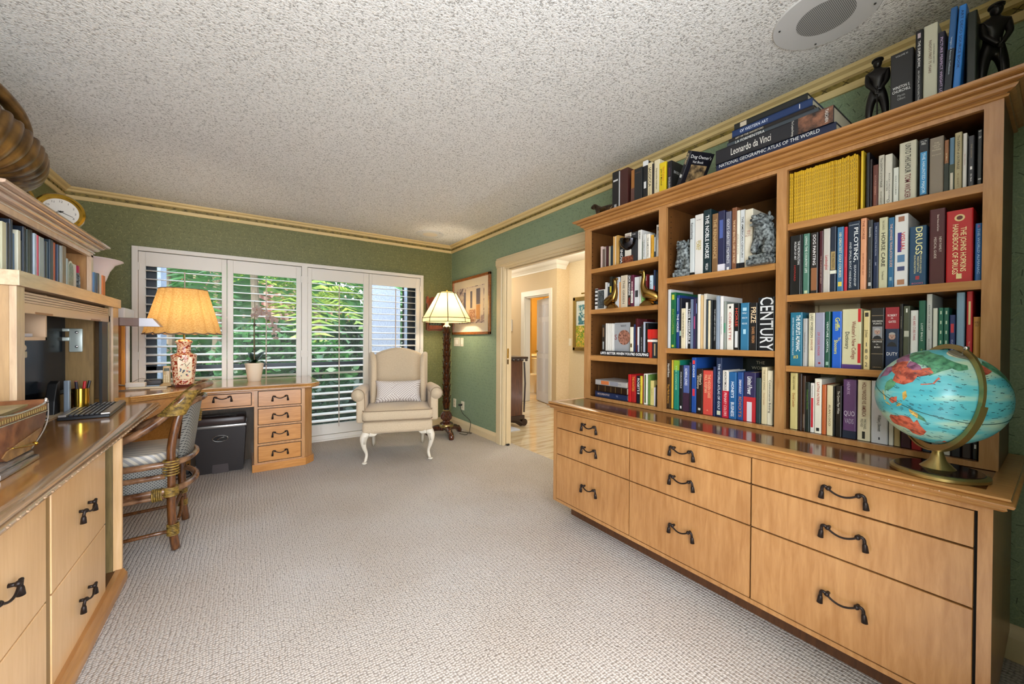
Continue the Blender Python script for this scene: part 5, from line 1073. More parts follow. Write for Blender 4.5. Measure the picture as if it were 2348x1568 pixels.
# foo dogs
FD = noisy('carved_grey_stone', '1c2024', '8c9494', 80, .5, .5, 0, .003, lo=.36, hi=.66, detail=4)
def foo_dog(loc, s, yaw, mirror, label):
    t = thing('foo_dog', label, 'figurine', loc, yaw, group='grey stone foo dog bookends')
    q = MB(); q.box(-.075, .075, -.055, .055, 0, .03, .006).box(-.066, .066, -.048, .048, .03, .05, .006); q.xf(Matrix.Scale(s, 4)); q.build('plinth', FD, t, off=False)
    V = [(.03, 0, .085), (.0, 0, .12), (-.025, 0, .165), (-.035, 0, .205), (-.05, 0, .215), (-.03, .03, .12), (-.045, .034, .06), (-.03, -.03, .13), (-.05, -.036, .075), (.035, .04, .075), (.0, .045, .06), (.035, -.04, .075), (.0, -.045, .06), (.06, 0, .11), (.065, 0, .16)]
    E = [(0, 1), (1, 2), (2, 3), (3, 4), (2, 5), (5, 6), (2, 7), (7, 8), (0, 9), (9, 10), (0, 11), (11, 12), (0, 13), (13, 14)]
    skin_figure('body', [tuple(c * s for c in v) for v in V], E, [r * s for r in (.048, .042, .04, .036, .03, .02, .018, .02, .018, .026, .018, .026, .018, .016, .02)], FD, t, 2, 1)
    q = MB()
    for k in range(22):
        a = 2 * PI * k / 11; u = k // 11
        q.ball((-.022 + .026 * math.cos(a), .036 * math.sin(a), .19 + .03 * u), .0105, 8)
    q.xf(Matrix.Scale(s, 4)); q.build('curled_mane', FD, t, smooth=True, off=False)
    q = MB(); q.ball((-.045, 0, .212), .036, 14, sc=(1, 1, .95)); q.box(-.094, -.05, -.024, .024, .184, .195, .004).box(-.092, -.05, -.024, .024, .206, .220, .005); q.ball((-.088, 0, .224), .010, 8)
    for sg in (-1, 1): q.ball((-.074, .018 * sg, .232), .009, 8); q.ball((-.035, .035 * sg, .235), .011, 7, sc=(.6, .6, 1.4))
    q.xf(Matrix.Scale(s, 4)); q.build('muzzle', FD, t, smooth=True, off=False)
    q = MB(); q.ball((-.05, -.036, .07), .024, 12); q.xf(Matrix.Scale(s, 4)); q.build('ball', FD, t, smooth=True, off=False)
    return t
foo_dog((2.12, 1.285, 1.5865), .86, math.radians(12), False, 'grey stone foo dog at the left of the middle bay top shelf')
foo_dog((2.085, .840, 1.5865), 1.0, math.radians(-10), True, 'grey stone foo dog in front of the thick cream book')
# trophy
t = thing('trophy_cup', 'dark silver two handled trophy cup on a red marble block, top shelf left', 'trophy', (2.10, 1.655, 1.7275))
TS = plain('3c3c40', .12, 1.0); cz = 1.7275
MB().box(2.065, 2.125, 1.612, 1.698, cz, cz + .045, .002).build('marble_block', noisy('red_marble', '4c2418', '8c4c34', 60, .2, 0), t)
MB().lathe([(.022, 0), (.014, .008), (.006, .02), (.01, .03), (.04, .045), (.062, .07), (.072, .098), (.074, .104), (.066, .102), (0, .09)], (2.095, 1.655, cz + .045), 32).build('cup', TS, t, smooth=True)
MB().lathe([(.074, .104), (.06, .112), (.03, .128), (.008, .14), (.004, .148)], (2.095, 1.655, cz + .045), 32).build('lid', TS, t, smooth=True)
MB().tube([(2.095, 1.655 + .014 * math.cos(a), cz + .205 + .014 * math.sin(a)) for a in [k * PI / 6 for k in range(12)]], .003, 6, closed=True).build('lid_ring', TS, t, smooth=True)
for s in (-1, 1):
    MB().tube([(2.095, 1.655 + s * .068, cz + .11), (2.095, 1.655 + s * .1, cz + .135), (2.095, 1.655 + s * .122, cz + .12), (2.095, 1.655 + s * .112, cz + .092), (2.095, 1.655 + s * .07, cz + .1)], .0035, 8, sm=4).build('handle', TS, t, smooth=True)
# brass geese
def goose(loc, yaw, s, label):
    t = thing('goose_figurine', label, 'figurine', loc, yaw, group='brass goose bookends')
    BG = M['gold_goose']
    V = [(.055, 0, .035), (.02, 0, .05), (-.015, 0, .065), (-.028, 0, .10), (-.022, 0, .145), (-.022, 0, .175), (-.048, 0, .172), (.085, 0, .04)]
    skin_figure('body', [tuple(c * s for c in v) for v in V], [(0, 1), (1, 2), (2, 3), (3, 4), (4, 5), (5, 6), (0, 7)], [r * s for r in (.024, .032, .028, .015, .011, .016, .006, .008)], BG, t, 2, 1)
    q = MB(); q.lathe([(0, 0), (.035, 0), (.03, .01), (.012, .03)], (0, 0, 0), 20); q.xf(Matrix.Diagonal((s * 1.3, s, s, 1))); q.build('foot', BG, t, smooth=True, off=False)
    q = MB()
    for sg in (-1, 1): q.ball((-.03 * s, sg * .0135 * s, .178 * s), .004 * s, 6)
    q.build('eye', M['black'], t, smooth=True, off=False)
M['gold_goose'] = plain('8c6c38', .22, 1.0)
goose((2.062, 1.775, 1.4353), math.radians(80), 1.12, 'brass goose figurine standing at the left of the second shelf row')
goose((2.062, 1.49, 1.4353), math.radians(-60), 1.22, 'brass long necked goose figurine beside the bright green book')

# ------------------------------------------------------------------ globe
gc = Vector((1.85, .236, 1.042)); GR = .152
t = thing('globe', 'blue world globe in a gilt metal ring on the worktop at the right', 'globe', (1.85, .236, .79))
GM = Matrix(((.782, -.555, -.283), (.486, .828, -.281), (.39, .083, .917)))
def gp(la, lo, r=1.0):
    la, lo = math.radians(la), math.radians(lo)
    return GM @ Vector((math.cos(la) * math.cos(lo), math.cos(la) * math.sin(lo), math.sin(la))) * GR * r
m_, nt, b = new_mat('ocean_print'); ge = N(nt, 'ShaderNodeTexCoord'); no = N(nt, 'ShaderNodeTexNoise', i_Scale=9.0, i_Detail=3.0); mp = N(nt, 'ShaderNodeMapping'); mp.inputs['Scale'].default_value = (.6, .6, 2.6)
mp.inputs['Rotation'].default_value = (.3, -.3, 0)
nt.links.new(ge.outputs['Object'], mp.inputs[0]); nt.links.new(mp.outputs[0], no.inputs['Vector']); r = ramp(nt, [(.3, '3c9cac'), (.5, '5cb4bc'), (.68, 'b4ccb0')]); nt.links.new(no.outputs['Fac'], r.inputs[0]); nt.links.new(r.outputs[0], b.inputs['Base Color']); b.inputs['Roughness'].default_value = .3
q = MB(); q.ball(gc, GR, 64); q.build('sphere', m_, t, smooth='all')
def patch(name, pts, mat, rr=1.0035, dens=3):
    # outline in (lat, lon) filled and laid on the sphere
    bm = bmesh.new(); vs = [bm.verts.new((p[1], p[0], 0)) for p in pts]; bm.faces.new(vs)
    bmesh.ops.triangulate(bm, faces=bm.faces[:])
    for _ in range(dens): bmesh.ops.subdivide_edges(bm, edges=[e for e in bm.edges if e.calc_length() > 3.5], cuts=1, use_grid_fill=False); bmesh.ops.triangulate(bm, faces=bm.faces[:])
    for v in bm.verts: v.co = gp(v.co.y, v.co.x, rr) + gc - root_loc(t)
    bmesh.ops.recalc_face_normals(bm, faces=bm.faces[:])
    me = bpy.data.meshes.new(name); bm.to_mesh(me); bm.free(); me.materials.append(mat)
    for p in me.polygons: p.use_smooth = True
    o = bpy.data.objects.new(name, me); COL.objects.link(o); o.parent = t; return o
def landm(n, c1, c2): return noisy(n, c1, c2, 60, .4, .3, lo=.35, hi=.6)
gr_ = landm('land_green', '2c5c44', '5c9c74'); co = landm('land_coral', '7c3024', 'c8644a'); pu = landm('land_purple', '5c3450', '9c6484'); ye = landm('land_yellow', 'a07c34', 'd8b45c'); cr = landm('land_cream', 'b0a880', 'd4ccb0')
patch('australia', [(-12, 131), (-12, 136), (-17, 140), (-11, 142), (-19, 147), (-25, 153), (-33, 152), (-38, 149), (-38, 141), (-33, 137), (-32, 132), (-35, 118), (-33, 115), (-26, 113), (-21, 115), (-18, 122), (-14, 127)], co)
patch('china', [(21, 108), (23, 116), (30, 122), (37, 122), (40, 118), (43, 130), (48, 134), (53, 124), (49, 118), (42, 110), (42, 97), (48, 88), (43, 80), (37, 75), (31, 79), (28, 88), (28, 97), (21, 101)], co, 1.004)
patch('russia', [(43, 132), (53, 141), (60, 152), (58, 162), (62, 178), (68, 180), (71, 150), (76, 105), (70, 70), (66, 45), (52, 50), (50, 80), (50, 100), (54, 118), (54, 126), (48, 135)], gr_)
patch('mongolia', [(42, 97), (42, 110), (47, 119), (50, 112), (51, 100), (49, 89)], pu, 1.006)
patch('central_asia', [(37, 75), (43, 80), (49, 87), (51, 75), (50, 52), (40, 53), (37, 60)], pu, 1.003)
patch('india', [(8, 77), (15, 80), (21, 88), (28, 88), (32, 77), (24, 68), (20, 73)], pu, 1.003)
patch('indochina', [(9, 105), (16, 108), (21, 107), (22, 98), (15, 95), (8, 98), (2, 103), (6, 101), (13, 101)], gr_, 1.003)
patch('japan', [(31, 130), (34, 136), (36, 140), (41, 141), (45, 142), (43, 145), (41, 143), (36, 142), (33, 137), (30, 131)], co)
patch('philippines', [(6, 125), (12, 126), (18, 122), (14, 120), (8, 123)], ye)
patch('borneo', [(-4, 115), (1, 119), (7, 117), (2, 111), (-2, 110)], co)
patch('sumatra', [(-6, 105), (5, 96), (3, 99), (-3, 106)], ye)
patch('java', [(-7, 105), (-6, 110), (-8, 115), (-8, 109)], ye)
patch('sulawesi', [(-5, 120), (1, 121), (1, 125), (-3, 123)], ye)
patch('new_guinea', [(-1, 132), (-3, 141), (-8, 147), (-9, 141), (-5, 134)], ye)
patch('new_guinea_east', [(-3, 141), (-6, 147), (-10, 150), (-9, 142)], gr_, 1.005)
patch('new_zealand', [(-35, 173), (-38, 178), (-42, 174), (-46, 169), (-45, 167), (-40, 173)], co)
patch('alaska', [(60, -165), (71, -157), (69, -140), (58, -135), (55, -160)], co)
patch('north_america', [(58, -135), (69, -140), (70, -110), (60, -95), (45, -95), (30, -100), (23, -110), (34, -120), (48, -125)], gr_)
patch('arctic_ice', [(80, -180), (80, -120), (82, -60), (80, 0), (82, 60), (80, 120), (80, 180), (89, 180), (89, -180)], cr, 1.002, 5)
q = MB(); q.tube([gp(0, a, 1.002) + gc for a in range(0, 360, 6)], .0011, 5, closed=True); q.build('equator_line', plain('28504c', .5), t)
q = MB()
for k in range(420):   # tiny printed names on the seas
    la = random.uniform(-55, 58); lo = random.uniform(95, 260); l = random.uniform(1.2, 4.5)
    a, b_ = gp(la, lo, 1.0045) + gc, gp(la, lo + l, 1.0045) + gc; up = (gp(la + .55, lo, 1.0045) + gc) - a
    q.quad(a, b_, b_ + up, a + up)
q.build('sea_names', plain('285058', .5), t)
nr = Vector((-.595, .789, .153)).normalized(); pe = Vector((-.283, -.281, .917)); pe = (pe - nr * pe.dot(nr)).normalized(); pg = nr.cross(pe)
def ring(R0, R1, a0, a1, th, mat, name, cnt=72, flat=False):
    b = bmesh.new(); n = cnt; rr = []
    for i in range(n + 1):
        a = a0 + (a1 - a0) * i / n; d = pe * math.cos(a) + pg * math.sin(a)
        rr.append([b.verts.new(gc + d * R0 - nr * th), b.verts.new(gc + d * R1 - nr * th), b.verts.new(gc + d * R1 + nr * th), b.verts.new(gc + d * R0 + nr * th)])
    for i in range(n):
        for k in range(4): b.faces.new((rr[i][k], rr[i][(k + 1) % 4], rr[i + 1][(k + 1) % 4], rr[i + 1][k]))
    bmesh.ops.remove_doubles(b, verts=b.verts[:], dist=1e-5); bmesh.ops.recalc_face_normals(b, faces=b.faces[:])
    q = MB(); q.add(b); return q.build(name, mat, t)
ring(.157, .172, 0, 2 * PI, .0035, M['gold'], 'meridian_ring', 96)
ring(.173, .177, PI * .60, PI * 1.62, .008, M['gold'], 'cradle_arm')
q = MB()
for i in range(0, 120):
    a = i * 2 * PI / 120; d = pe * math.cos(a) + pg * math.sin(a); p = gc + d * .1645 - nr * .0037; q.tube([p, p + d * .004], .0005, 4)
q.build('degree_marks', plain('e8e0c0', .4), t)
q = MB(); q.tube([gc + pe * .15, gc + pe * .176], .004, 8); q.ball(gc + pe * .174, .007, 10); q.build('axis_pin', M['chrome'], t, smooth=True)
q = MB(); q.lathe([(.0, .0), (.03, 0), (.032, -.002), (.0, -.003)], (0, 0, 0), 24, mat=Matrix.Translation(gc + pe * .1535) @ pe.to_track_quat('Z', 'Y').to_matrix().to_4x4()); q.build('hour_disc', plain('6c6858', .4), t, smooth=True)
q = MB(); q.lathe([(.046, .017), (.02, .045), (.012, .075)], (1.85, .236, .79), 32); q.build('stem', M['gold'], t, smooth=True)
q = MB(); q.lathe([(.108, .0), (.112, .004), (.112, .012), (.106, .018), (.1, .019)], (1.85, .236, .79), 48); q.build('base', M['gold'], t, smooth=True)
q = MB(); q.lathe([(.102, .0192), (.1, .0205), (0, .0225)], (1.85, .236, .79), 48); q.build('base_top', plain('2a1a12', .15), t)
# ------------------------------------------------------------------ left desk along the left wall
PM = M['maple_pale']
t = thing('desk', 'long maple desk along the left wall with file drawers and moulded edge', 'desk', (-.95, 2.3, 0))
ypts = [(XL + .004, -.28), (-.53, -.28), (-.53, 3.64), (-.60, 3.71), (-.70, 3.78), (XL + .004, 3.78)]
MB().prism(ypts, .712, .755).build('desktop', M['desk_top'], t)
q = MB(); q.sweep(edge_profile(.046, .03), [(-.53, -.28, .7553), (-.53, 3.64, .7553), (-.60, 3.71, .7553), (-.70, 3.78, .7553)], 1)
ribbon_beads(q, (-.53, .4, 0), (-.53, 3.6, 0), (1, 0, 0), .733, .027)
q.build('desktop_edge', wood('edge_maple', 'a08264', 'c4a484', .14, (7, .6, 7), coat=.8), t, smooth=True)
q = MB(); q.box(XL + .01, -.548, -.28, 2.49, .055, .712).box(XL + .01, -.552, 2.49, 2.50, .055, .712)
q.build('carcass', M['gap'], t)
q = MB(); q.box(-.549, -.533, 1.862, 1.897, .055, .712).box(-.549, -.533, .62, .655, .055, .712)
q.build('stile', plain('8c6c3c', .4), t)
OL = wood('side_panel_maple', '6c5a34', '8c7648', .4, (8, 8, .8))
q = MB(); q.box(-1.2, -.5455, 2.676, 2.70, .055, .712, .001); q.build('end_panel', OL, t)
q = MB(); q.box(-.545, -.513, 2.676, 2.70, .055, .712, .002); q.build('panel_edge', PM, t)
q = MB(); q.box(-1.2, -.52, 2.49, 2.70, .03, .055); q.build('slot_floor', M['maple_in'], t)
for (ya, yb) in ((.66, 1.859), (1.900, 2.487)):
    for (za, zb) in ((.055, .362), (.368, .708)):
        d = MB().box(-.549, -.53, ya, yb, za, zb, .002).build('drawer', PM, t)
        tassel_pull((-.53, 2.205 if ya > 1.8 else 1.57, .2 if za < .1 else .545), (0, 1, 0), (1, 0, 0), .098, d, M['bronze'])
bm_ = [(-.04, 0), (0, 0), (0, .03), (-.004, .038), (-.008, .042), (-.012, .052), (-.02, .060), (-.04, .060)]
q = MB(); q.sweep(bm_, [(-.495, -.28, 0), (-.495, 2.69, 0)], 1); q.build('base_moulding', M['maple_h'], t, smooth=True)
# a back modesty panel of the knee space
q = MB(); q.box(XL + .12, XL + .14, 2.7, 4.4, .03, .712); q.build('back_panel', M['maple_x'], t)
tag(MB().box(-.60, -.56, 2.55, 2.64, .0555, .40, .01).build('dark_binder', plain('1c1c22', .4)), 'dark slim case tucked in the open slot of the left desk', 'case')

# ------------------------------------------------------------------ window desk
t = thing('window_desk', 'honey maple desk under the window with four small drawers and a knee space', 'desk', (-.3, 4.55, 0))
top = [(XL + .005, 4.985), (.575, 4.985), (.575, 4.235), (.50, 4.145), (-.36, 4.145), (-.70, 3.832), (XL + .005, 3.832)]
MB().prism(top, .742, .785).build('desktop', M['desk_topx'], t)
q = MB(); q.sweep(edge_profile(.044, .028), [(-.70, 3.832, .7853), (-.36, 4.145, .7853), (.50, 4.145, .7853), (.575, 4.235, .7853), (.575, 4.97, .7853)], 1)
ribbon_beads(q, (-.36, 4.145, 0), (.5, 4.145, 0), (0, -1, 0), .764, .025, .05); 
u = Vector((.34, .313)).normalized(); ribbon_beads(q, (-.70, 3.832, 0), (-.36, 4.145, 0), (u.y, -u.x, 0), .764, .025, .05)
q.build('desktop_edge', wood('window_edge_maple', 'a8743c', 'c4904c', .2, (.6, 7, 7), coat=.6), t, smooth=True)
WY = 4.165
q = MB(); q.prism([(.055, 4.96), (.055, WY), (.46, WY), (.53, 4.25), (.53, 4.96)], .065, .742)
q.build('carcass', M['maple'], t)
q = MB(); q.prism([(.04, 4.96), (.04, WY - .015), (.467, WY - .015), (.548, 4.24), (.548, 4.96)], 0, .07, .003); q.build('plinth', M['maple_x'], t)
for za, zb in ((.087, .228), (.258, .401), (.427, .567), (.593, .728)):
    d = MB().box(.087, .427, WY - .004, WY + .012, za, zb, .0015).build('drawer', M['maple_x'], t)
    tassel_pull((.2565, WY - .004, (za + zb) / 2 + .015), (1, 0, 0), (0, -1, 0), .083, d, M['bronze'])
q = MB()
for za, zb in ((.087, .228), (.258, .401), (.427, .567), (.593, .728)): q.box(.082, .432, WY - .0012, WY + .001, za - .005, zb + .005)
q.box(-.36, .037, WY - .0012, WY + .001, .608, .726)
q.build('drawer_gaps', M['gap'], t)
q = MB(); q.box(-.38, .055, WY, WY + .02, .595, .742); q.build('apron', M['maple_x'], t)
d = MB().box(-.355, .032, WY - .005, WY + .012, .613, .721, .0015).build('drawer', M['maple_x'], t); tassel_pull((-.172, WY - .005, .70), (1, 0, 0), (0, -1, 0), .085, d, M['bronze'])
q = MB(); q.prism([(-.70, 3.86), (-.38, 4.16), (-.39, 4.175), (-.71, 3.875)], .60, .742); q.build('diagonal_apron', M['maple_x'], t)
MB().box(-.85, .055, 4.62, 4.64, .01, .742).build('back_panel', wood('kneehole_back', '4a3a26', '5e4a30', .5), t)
MB().prism([(-.95, 4.0), (-.42, 4.63), (-.43, 4.64), (-.96, 4.01)], .01, .742).build('corner_panel', M['maple_x'], t)

# ------------------------------------------------------------------ roll-top hutch standing on the left desk
t = thing('desk_hutch', 'maple roll top hutch on the left desk with a rolled up tambour door', 'hutch', (-1.05, 3.18, .755))
hx, hy0, hy1 = -.77, 2.43, 3.935
HS = wood('hutch_side', 'a07c50', 'b48e5e', .4, (7, 7, .7)); MB().box(XL + .01, hx - .02, hy0, hy0 + .02, .755, 1.425).build('side_panel', HS, t); MB().box(XL + .01, hx - .02, hy1 - .02, hy1, .755, 1.425).build('side_panel', HS, t)
MB().box(XL + .005, XL + .02, hy0, hy1, .755, 1.425).build('back_panel', wood('hutch_back', '8c6c3c', 'a8864e', .4, (7, 3, .7)), t)
SW = wood('stile_maple', 'b09070', 'ccae8a', .3, (7, 7, .7), coat=.4)
MB().box(hx - .02, hx, hy0, 2.50, .7555, 1.425, .001).build('stile', SW, t); MB().box(hx - .02, hx, 3.80, hy1, .7555, 1.425, .001).build('stile', SW, t)
MB().box(hx - .03, hx - .015, 3.62, 3.745, .7555, 1.37, .001).build('door_track', M['black'], t)
MB().box(hx - .03, hx - .01, 3.745, 3.80, .7555, 1.425, .001).build('inner_stile', OL, t)
q = MB()
for k in range(4): q.box(hx - .025 - .004, hx - .012, 2.50, 3.76, 1.40 - k * .012, 1.4105 - k * .012, .002)
q.build('tambour_slats', plain('bfa68c', .35), t)
MB().box(hx - .03, hx - .01, 2.50, 3.775, 1.318, 1.363, .002).build('roll_door', plain('c4a684', .35), t)
q = MB()
for a, b in ((2.63, 2.82), (3.38, 3.56)): q.box(hx - .0105, hx - .0085, a, b, 1.318, 1.328, .001)
q.build('finger_pull', plain('8a5c34', .4), t)
q = MB(); q.box(XL + .005, hx + .012, hy0 - .015, hy1 + .012, 1.425, 1.487, .0015); q.build('cornice', wood('cornice_maple', 'bc9c7c', 'd8bc98', .3, (6, .7, 6), coat=.4), t)
q = MB(); q.box(-1.25, hx - .04, 2.52, 2.54, 1.20, 1.42).box(-1.25, hx - .035, 2.52, 2.84, 1.20, 1.215).box(-1.25, hx - .035, 2.825, 2.84, 1.20, 1.42); q.build('cubby', plain('c8a888', .4), t)
MB().box(-1.31, -.82, 3.60, 3.62, .7555, 1.4).build('inner_panel', wood('hutch_inner', '7c6238', '947646', .4, (7, 7, .7)), t)

t = thing('upper_hutch', 'open bookshelf hutch with moulded crown on top of the roll top hutch', 'hutch', (-1.08, 3.0, 1.487))
ux, uy0, uy1 = -.82, 2.30, 3.60
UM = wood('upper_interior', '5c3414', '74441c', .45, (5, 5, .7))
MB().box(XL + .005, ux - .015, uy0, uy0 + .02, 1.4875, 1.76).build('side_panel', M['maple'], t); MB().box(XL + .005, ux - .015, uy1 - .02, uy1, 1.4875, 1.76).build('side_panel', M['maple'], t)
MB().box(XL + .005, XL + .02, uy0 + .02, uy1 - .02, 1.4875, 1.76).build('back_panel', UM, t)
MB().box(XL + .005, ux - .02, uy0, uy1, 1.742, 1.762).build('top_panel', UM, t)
q = MB(); q.box(ux - .02, ux, uy0, uy0 + .04, 1.4875, 1.742).box(ux - .02, ux, uy1 - .038, uy1, 1.4875, 1.742).box(ux - .02, ux, uy0, uy1, 1.730, 1.765); q.build('face_frame', wood('upper_face', 'c4a284', 'dcc0a0', .3, (6, 3, 1), coat=.4), t)
q = MB(); q.sweep(cp2, [(XL + .01, uy1, 1.755), (ux, uy1, 1.755), (ux, uy0, 1.755)], -1); q.xf(Matrix())
# (sweep travels towards the camera along the front, so the profile faces the room)
q.build('crown_moulding', wood('upper_crown', 'a88c78', 'c8ac98', .14, (6, .7, 6), coat=.8), t)
MB().box(XL + .005, ux + .05, uy0, uy1 + .05, 1.8, 1.8165).build('crown_top', plain('b89c84', .4), t)

# things on the hutch shelf beside the books
t = thing('oval_frame', 'small arched picture frame beside the books in the upper hutch', 'photo frame', (-.85, 3.32, 1.487))
pts = [(-.045, 0)] + [(.045 * math.cos(a), .115 + .06 * math.sin(a)) for a in [PI - k * PI / 12 for k in range(13)]] + [(.045, 0)]
Mx = Matrix.Translation((-.86, 3.325, 1.4876)) @ Matrix(((0, 0, 1, 0), (1, 0, 0, 0), (0, 1, 0, 0), (0, 0, 0, 1)))
q = MB(); q.prism(pts, 0, .012, .002, mat=Mx); q.build('frame', plain('c8c4b4', .3, .4), t)
q = MB(); q.prism([(p[0] * .75, .012 + p[1] * .86) for p in pts], .0122, .0135, mat=Mx); q.build('picture', noisy('dim_picture', '5c6450', '8c9484', 60, .3, 0), t)
tag(MB().box(-1.0, -.855, 3.385, 3.44, 1.4878, 1.655, .003).build('white_box', plain('cfccc0', .4)), 'white booklet box between the arched frame and the pink topped jar', 'box')
t = thing('jar', 'dark jar with a bright pink lid at the end of the upper hutch shelf', 'jar', (-.89, 3.50, 1.487))
MB().lathe([(.034, 0), (.036, .01), (.036, .10), (.03, .125)], (-.89, 3.50, 1.4878), 24).build('body', noisy('dark_label', '14181c', '8a949c', 40, .25, 0), t, smooth=True)
MB().lathe([(.031, .125), (.033, .13), (.033, .165), (.03, .17), (0, .17)], (-.89, 3.50, 1.4878), 24).build('lid', plain('a81c48', .3), t, smooth=True)

# shell, clock, brass bowl on the upper hutch
t = thing('shell_ornament', 'huge fluted bronze shell on top of the upper hutch, cut by the photo edge', 'shell', (-.93, 2.55, 1.8165))
BZ = noisy('antique_bronze', '3a2412', '94703c', 12, .3, .12, .7, .003, lo=.3, hi=.75)
def shell_bm():
    # fluted half bowl: ribs run from a hinge at the upper left down and round to the right
    b = bmesh.new(); nu, nv = 240, 40; rows = []
    for i in range(nu + 1):
        ph = 2 * PI * i / nu; rib = abs(math.sin(ph * 19)) ** .7; row = []
        for j in range(nv + 1):
            th = .05 + (PI * .56) * j / nv; k = 1 + (.085 * rib - .03) * min(1, math.sin(th) * 1.3)
            row.append(b.verts.new((k * math.sin(th) * math.cos(ph), k * math.sin(th) * math.sin(ph), k * math.cos(th))))
        rows.append(row)
    for i in range(nu):
        for j in range(nv): b.faces.new((rows[i][j], rows[i][j + 1], rows[i + 1][j + 1], rows[i + 1][j]))
    bmesh.ops.remove_doubles(b, verts=b.verts[:], dist=1e-4); bmesh.ops.recalc_face_normals(b, faces=b.faces[:])
    bmesh.ops.solidify(b, geom=b.faces[:], thickness=.03); return b
q = MB(); q.add(shell_bm()); q.xf(Matrix.Translation((-.93, 2.56, 2.05)) @ Matrix.Diagonal((.165, .43, .19, 1)) @ Matrix.Rotation(math.radians(168), 4, 'X')); q.build('shell_body', BZ, t, smooth='all')
q = MB(); q.tube([(-.90, 2.40, 2.25), (-.86, 2.52, 2.245), (-.84, 2.66, 2.21), (-.84, 2.76, 2.155), (-.86, 2.74, 2.13)], [.022, .03, .028, .018, .01], 12, sm=6); q.tube([(-.93, 2.35, 2.27), (-.88, 2.46, 2.265), (-.86, 2.56, 2.23)], [.03, .034, .02], 12, sm=6); q.build('scroll', BZ, t, smooth='all')
q = MB(); q.lathe([(.09, 0), (.085, .015), (.05, .03), (.04, .06), (.07, .1)], (-.93, 2.62, 1.817), 24); q.build('pedestal', BZ, t, smooth=True)
q = MB(); q.ball((-.80, 2.72, 1.83), .012, 8); q.build('foot', M['chrome'], t, smooth=True)

def disc_mat(c, d): return Matrix.Translation(c) @ Vector(d).to_track_quat('Z', 'Y').to_matrix().to_4x4()
cc = Vector((-.92, 3.44, 1.965)); cd = Vector((.42, -.9, -.05)).normalized()
t = thing('brass_clock', 'round polished brass desk clock with white dial on top of the hutch', 'clock', (-.92, 3.46, 1.8165))
q = MB(); q.lathe([(0, -.05), (.08, -.05), (.102, -.03), (.107, 0), (.1, .018), (.088, .022), (.08, .01), (.076, .004)], (0, 0, 0), 48, mat=disc_mat(cc, cd)); q.build('case', M['brass'], t, smooth=True)
q = MB(); q.lathe([(.077, .004), (0, .0045)], (0, 0, 0), 40, mat=disc_mat(cc, cd)); q.build('dial', plain('d4cec4', .3), t)
q = MB(); q.lathe([(.06, 0), (.055, .02), (.03, .03), (.035, .05)], (-.92, 3.46, 1.817), 28); q.build('stand', M['brass'], t, smooth=True)
F = disc_mat(cc, cd); xa = Vector((0, 0, 1)).cross(cd).normalized(); ya = cd.cross(xa)
def cl(p, q_, off=.006): return cc + xa * p + ya * q_ + cd * off
erot = Matrix((xa, ya, cd)).transposed().to_euler()
for k in range(1, 13):
    a = PI / 2 - k * PI / 6; lettering(str(k), '1c1814', t, cl(.06 * math.cos(a), .06 * math.sin(a)) - Vector(t.location), erot, .017)
for nm, a, L, w_ in (('hour_hand', math.radians(200), .018, .006), ('minute_hand', math.radians(-22), .055, .0035)):
    q = MB(); d_ = xa * math.cos(a) + ya * math.sin(a); q.tube([cc + cd * .007 - d_ * .012, cc + cd * .007 + d_ * L], [w_ / 2, w_ / 3], 6); q.ball(cc + cd * .007, .006, 8); q.build(nm, plain('14110e', .3), t)
t = thing('brass_barometer', 'second round brass instrument lying tilted behind the brass clock', 'barometer', (-1.1, 3.38, 1.8165))
q = MB(); q.lathe([(.09, -.03), (.105, 0), (.1, .02), (.07, .03), (0, .032)], (0, 0, 0), 40, mat=disc_mat((-1.08, 3.36, 2.0), (.8, -.45, .1))); q.build('case', plain('b08c2c', .2, 1.0), t, smooth=True)
q = MB(); q.lathe([(.07, .032), (.06, .036), (0, .036)], (0, 0, 0), 32, mat=disc_mat((-1.08, 3.36, 2.0), (.8, -.45, .1))); q.build('glass', plain('5c4a20', .1, .6), t)
q = MB(); q.lathe([(.05, 0), (.03, .02), (.025, .1)], (-1.1, 3.38, 1.817), 20); q.build('stand', M['brass'], t, smooth=True)

# torchiere and small cabinet in the corner
t = thing('uplight_lamp', 'white flared glass bowl uplight lamp in the corner behind the hutch', 'lamp', (-1.05, 4.42, .785))
q = MB(); q.lathe([(.0, 0), (.045, .004), (.085, .03), (.115, .09), (.135, .16), (.165, .215), (.215, .245), (.213, .249), (.16, .222), (.128, .165), (.107, .095), (.075, .04), (0, .012)], (-1.05, 4.42, 1.585), 48); q.build('glass_bowl', plain('e4dce0', .25), t, smooth=True)
q = MB(); q.lathe([(.09, 0), (.09, .012), (.03, .03), (.012, .05), (.010, .7), (.02, .74), (.012, .78), (.03, .8)], (-1.05, 4.42, .785), 24); q.build('column', plain('d8d0c8', .3), t, smooth=True)
t = thing('side_cabinet', 'small open wooden cabinet in the corner of the window desk', 'cabinet', (-1.1, 4.8, .785))
OR = wood('orange_wood', '8c4c14', 'b8702c', .35, (7, 7, .8))
q = MB(); q.box(-1.3, -.895, 4.66, 4.68, .786, 1.36).box(-1.3, -.895, 4.94, 4.96, .786, 1.36).box(-1.3, -.895, 4.68, 4.94, 1.34, 1.36).box(-1.3, -1.28, 4.66, 4.96, .786, 1.36); q.build('cabinet_box', OR, t)
q = MB(); q.box(-.895, -.872, 4.655, 4.675, .786, 1.36, .002); q.build('front_edge', plain('d08c30', .35), t)
MB().box(-.871, -.855, 4.68, 4.74, .786, 1.36, .001).build('white_strip', plain('dcdcdc', .4), t)
q = MB(); q.box(-.965, -.95, 4.648, 4.658, 1.16, 1.32, .003); q.build('pull', plain('e0d0b0', .3), t)
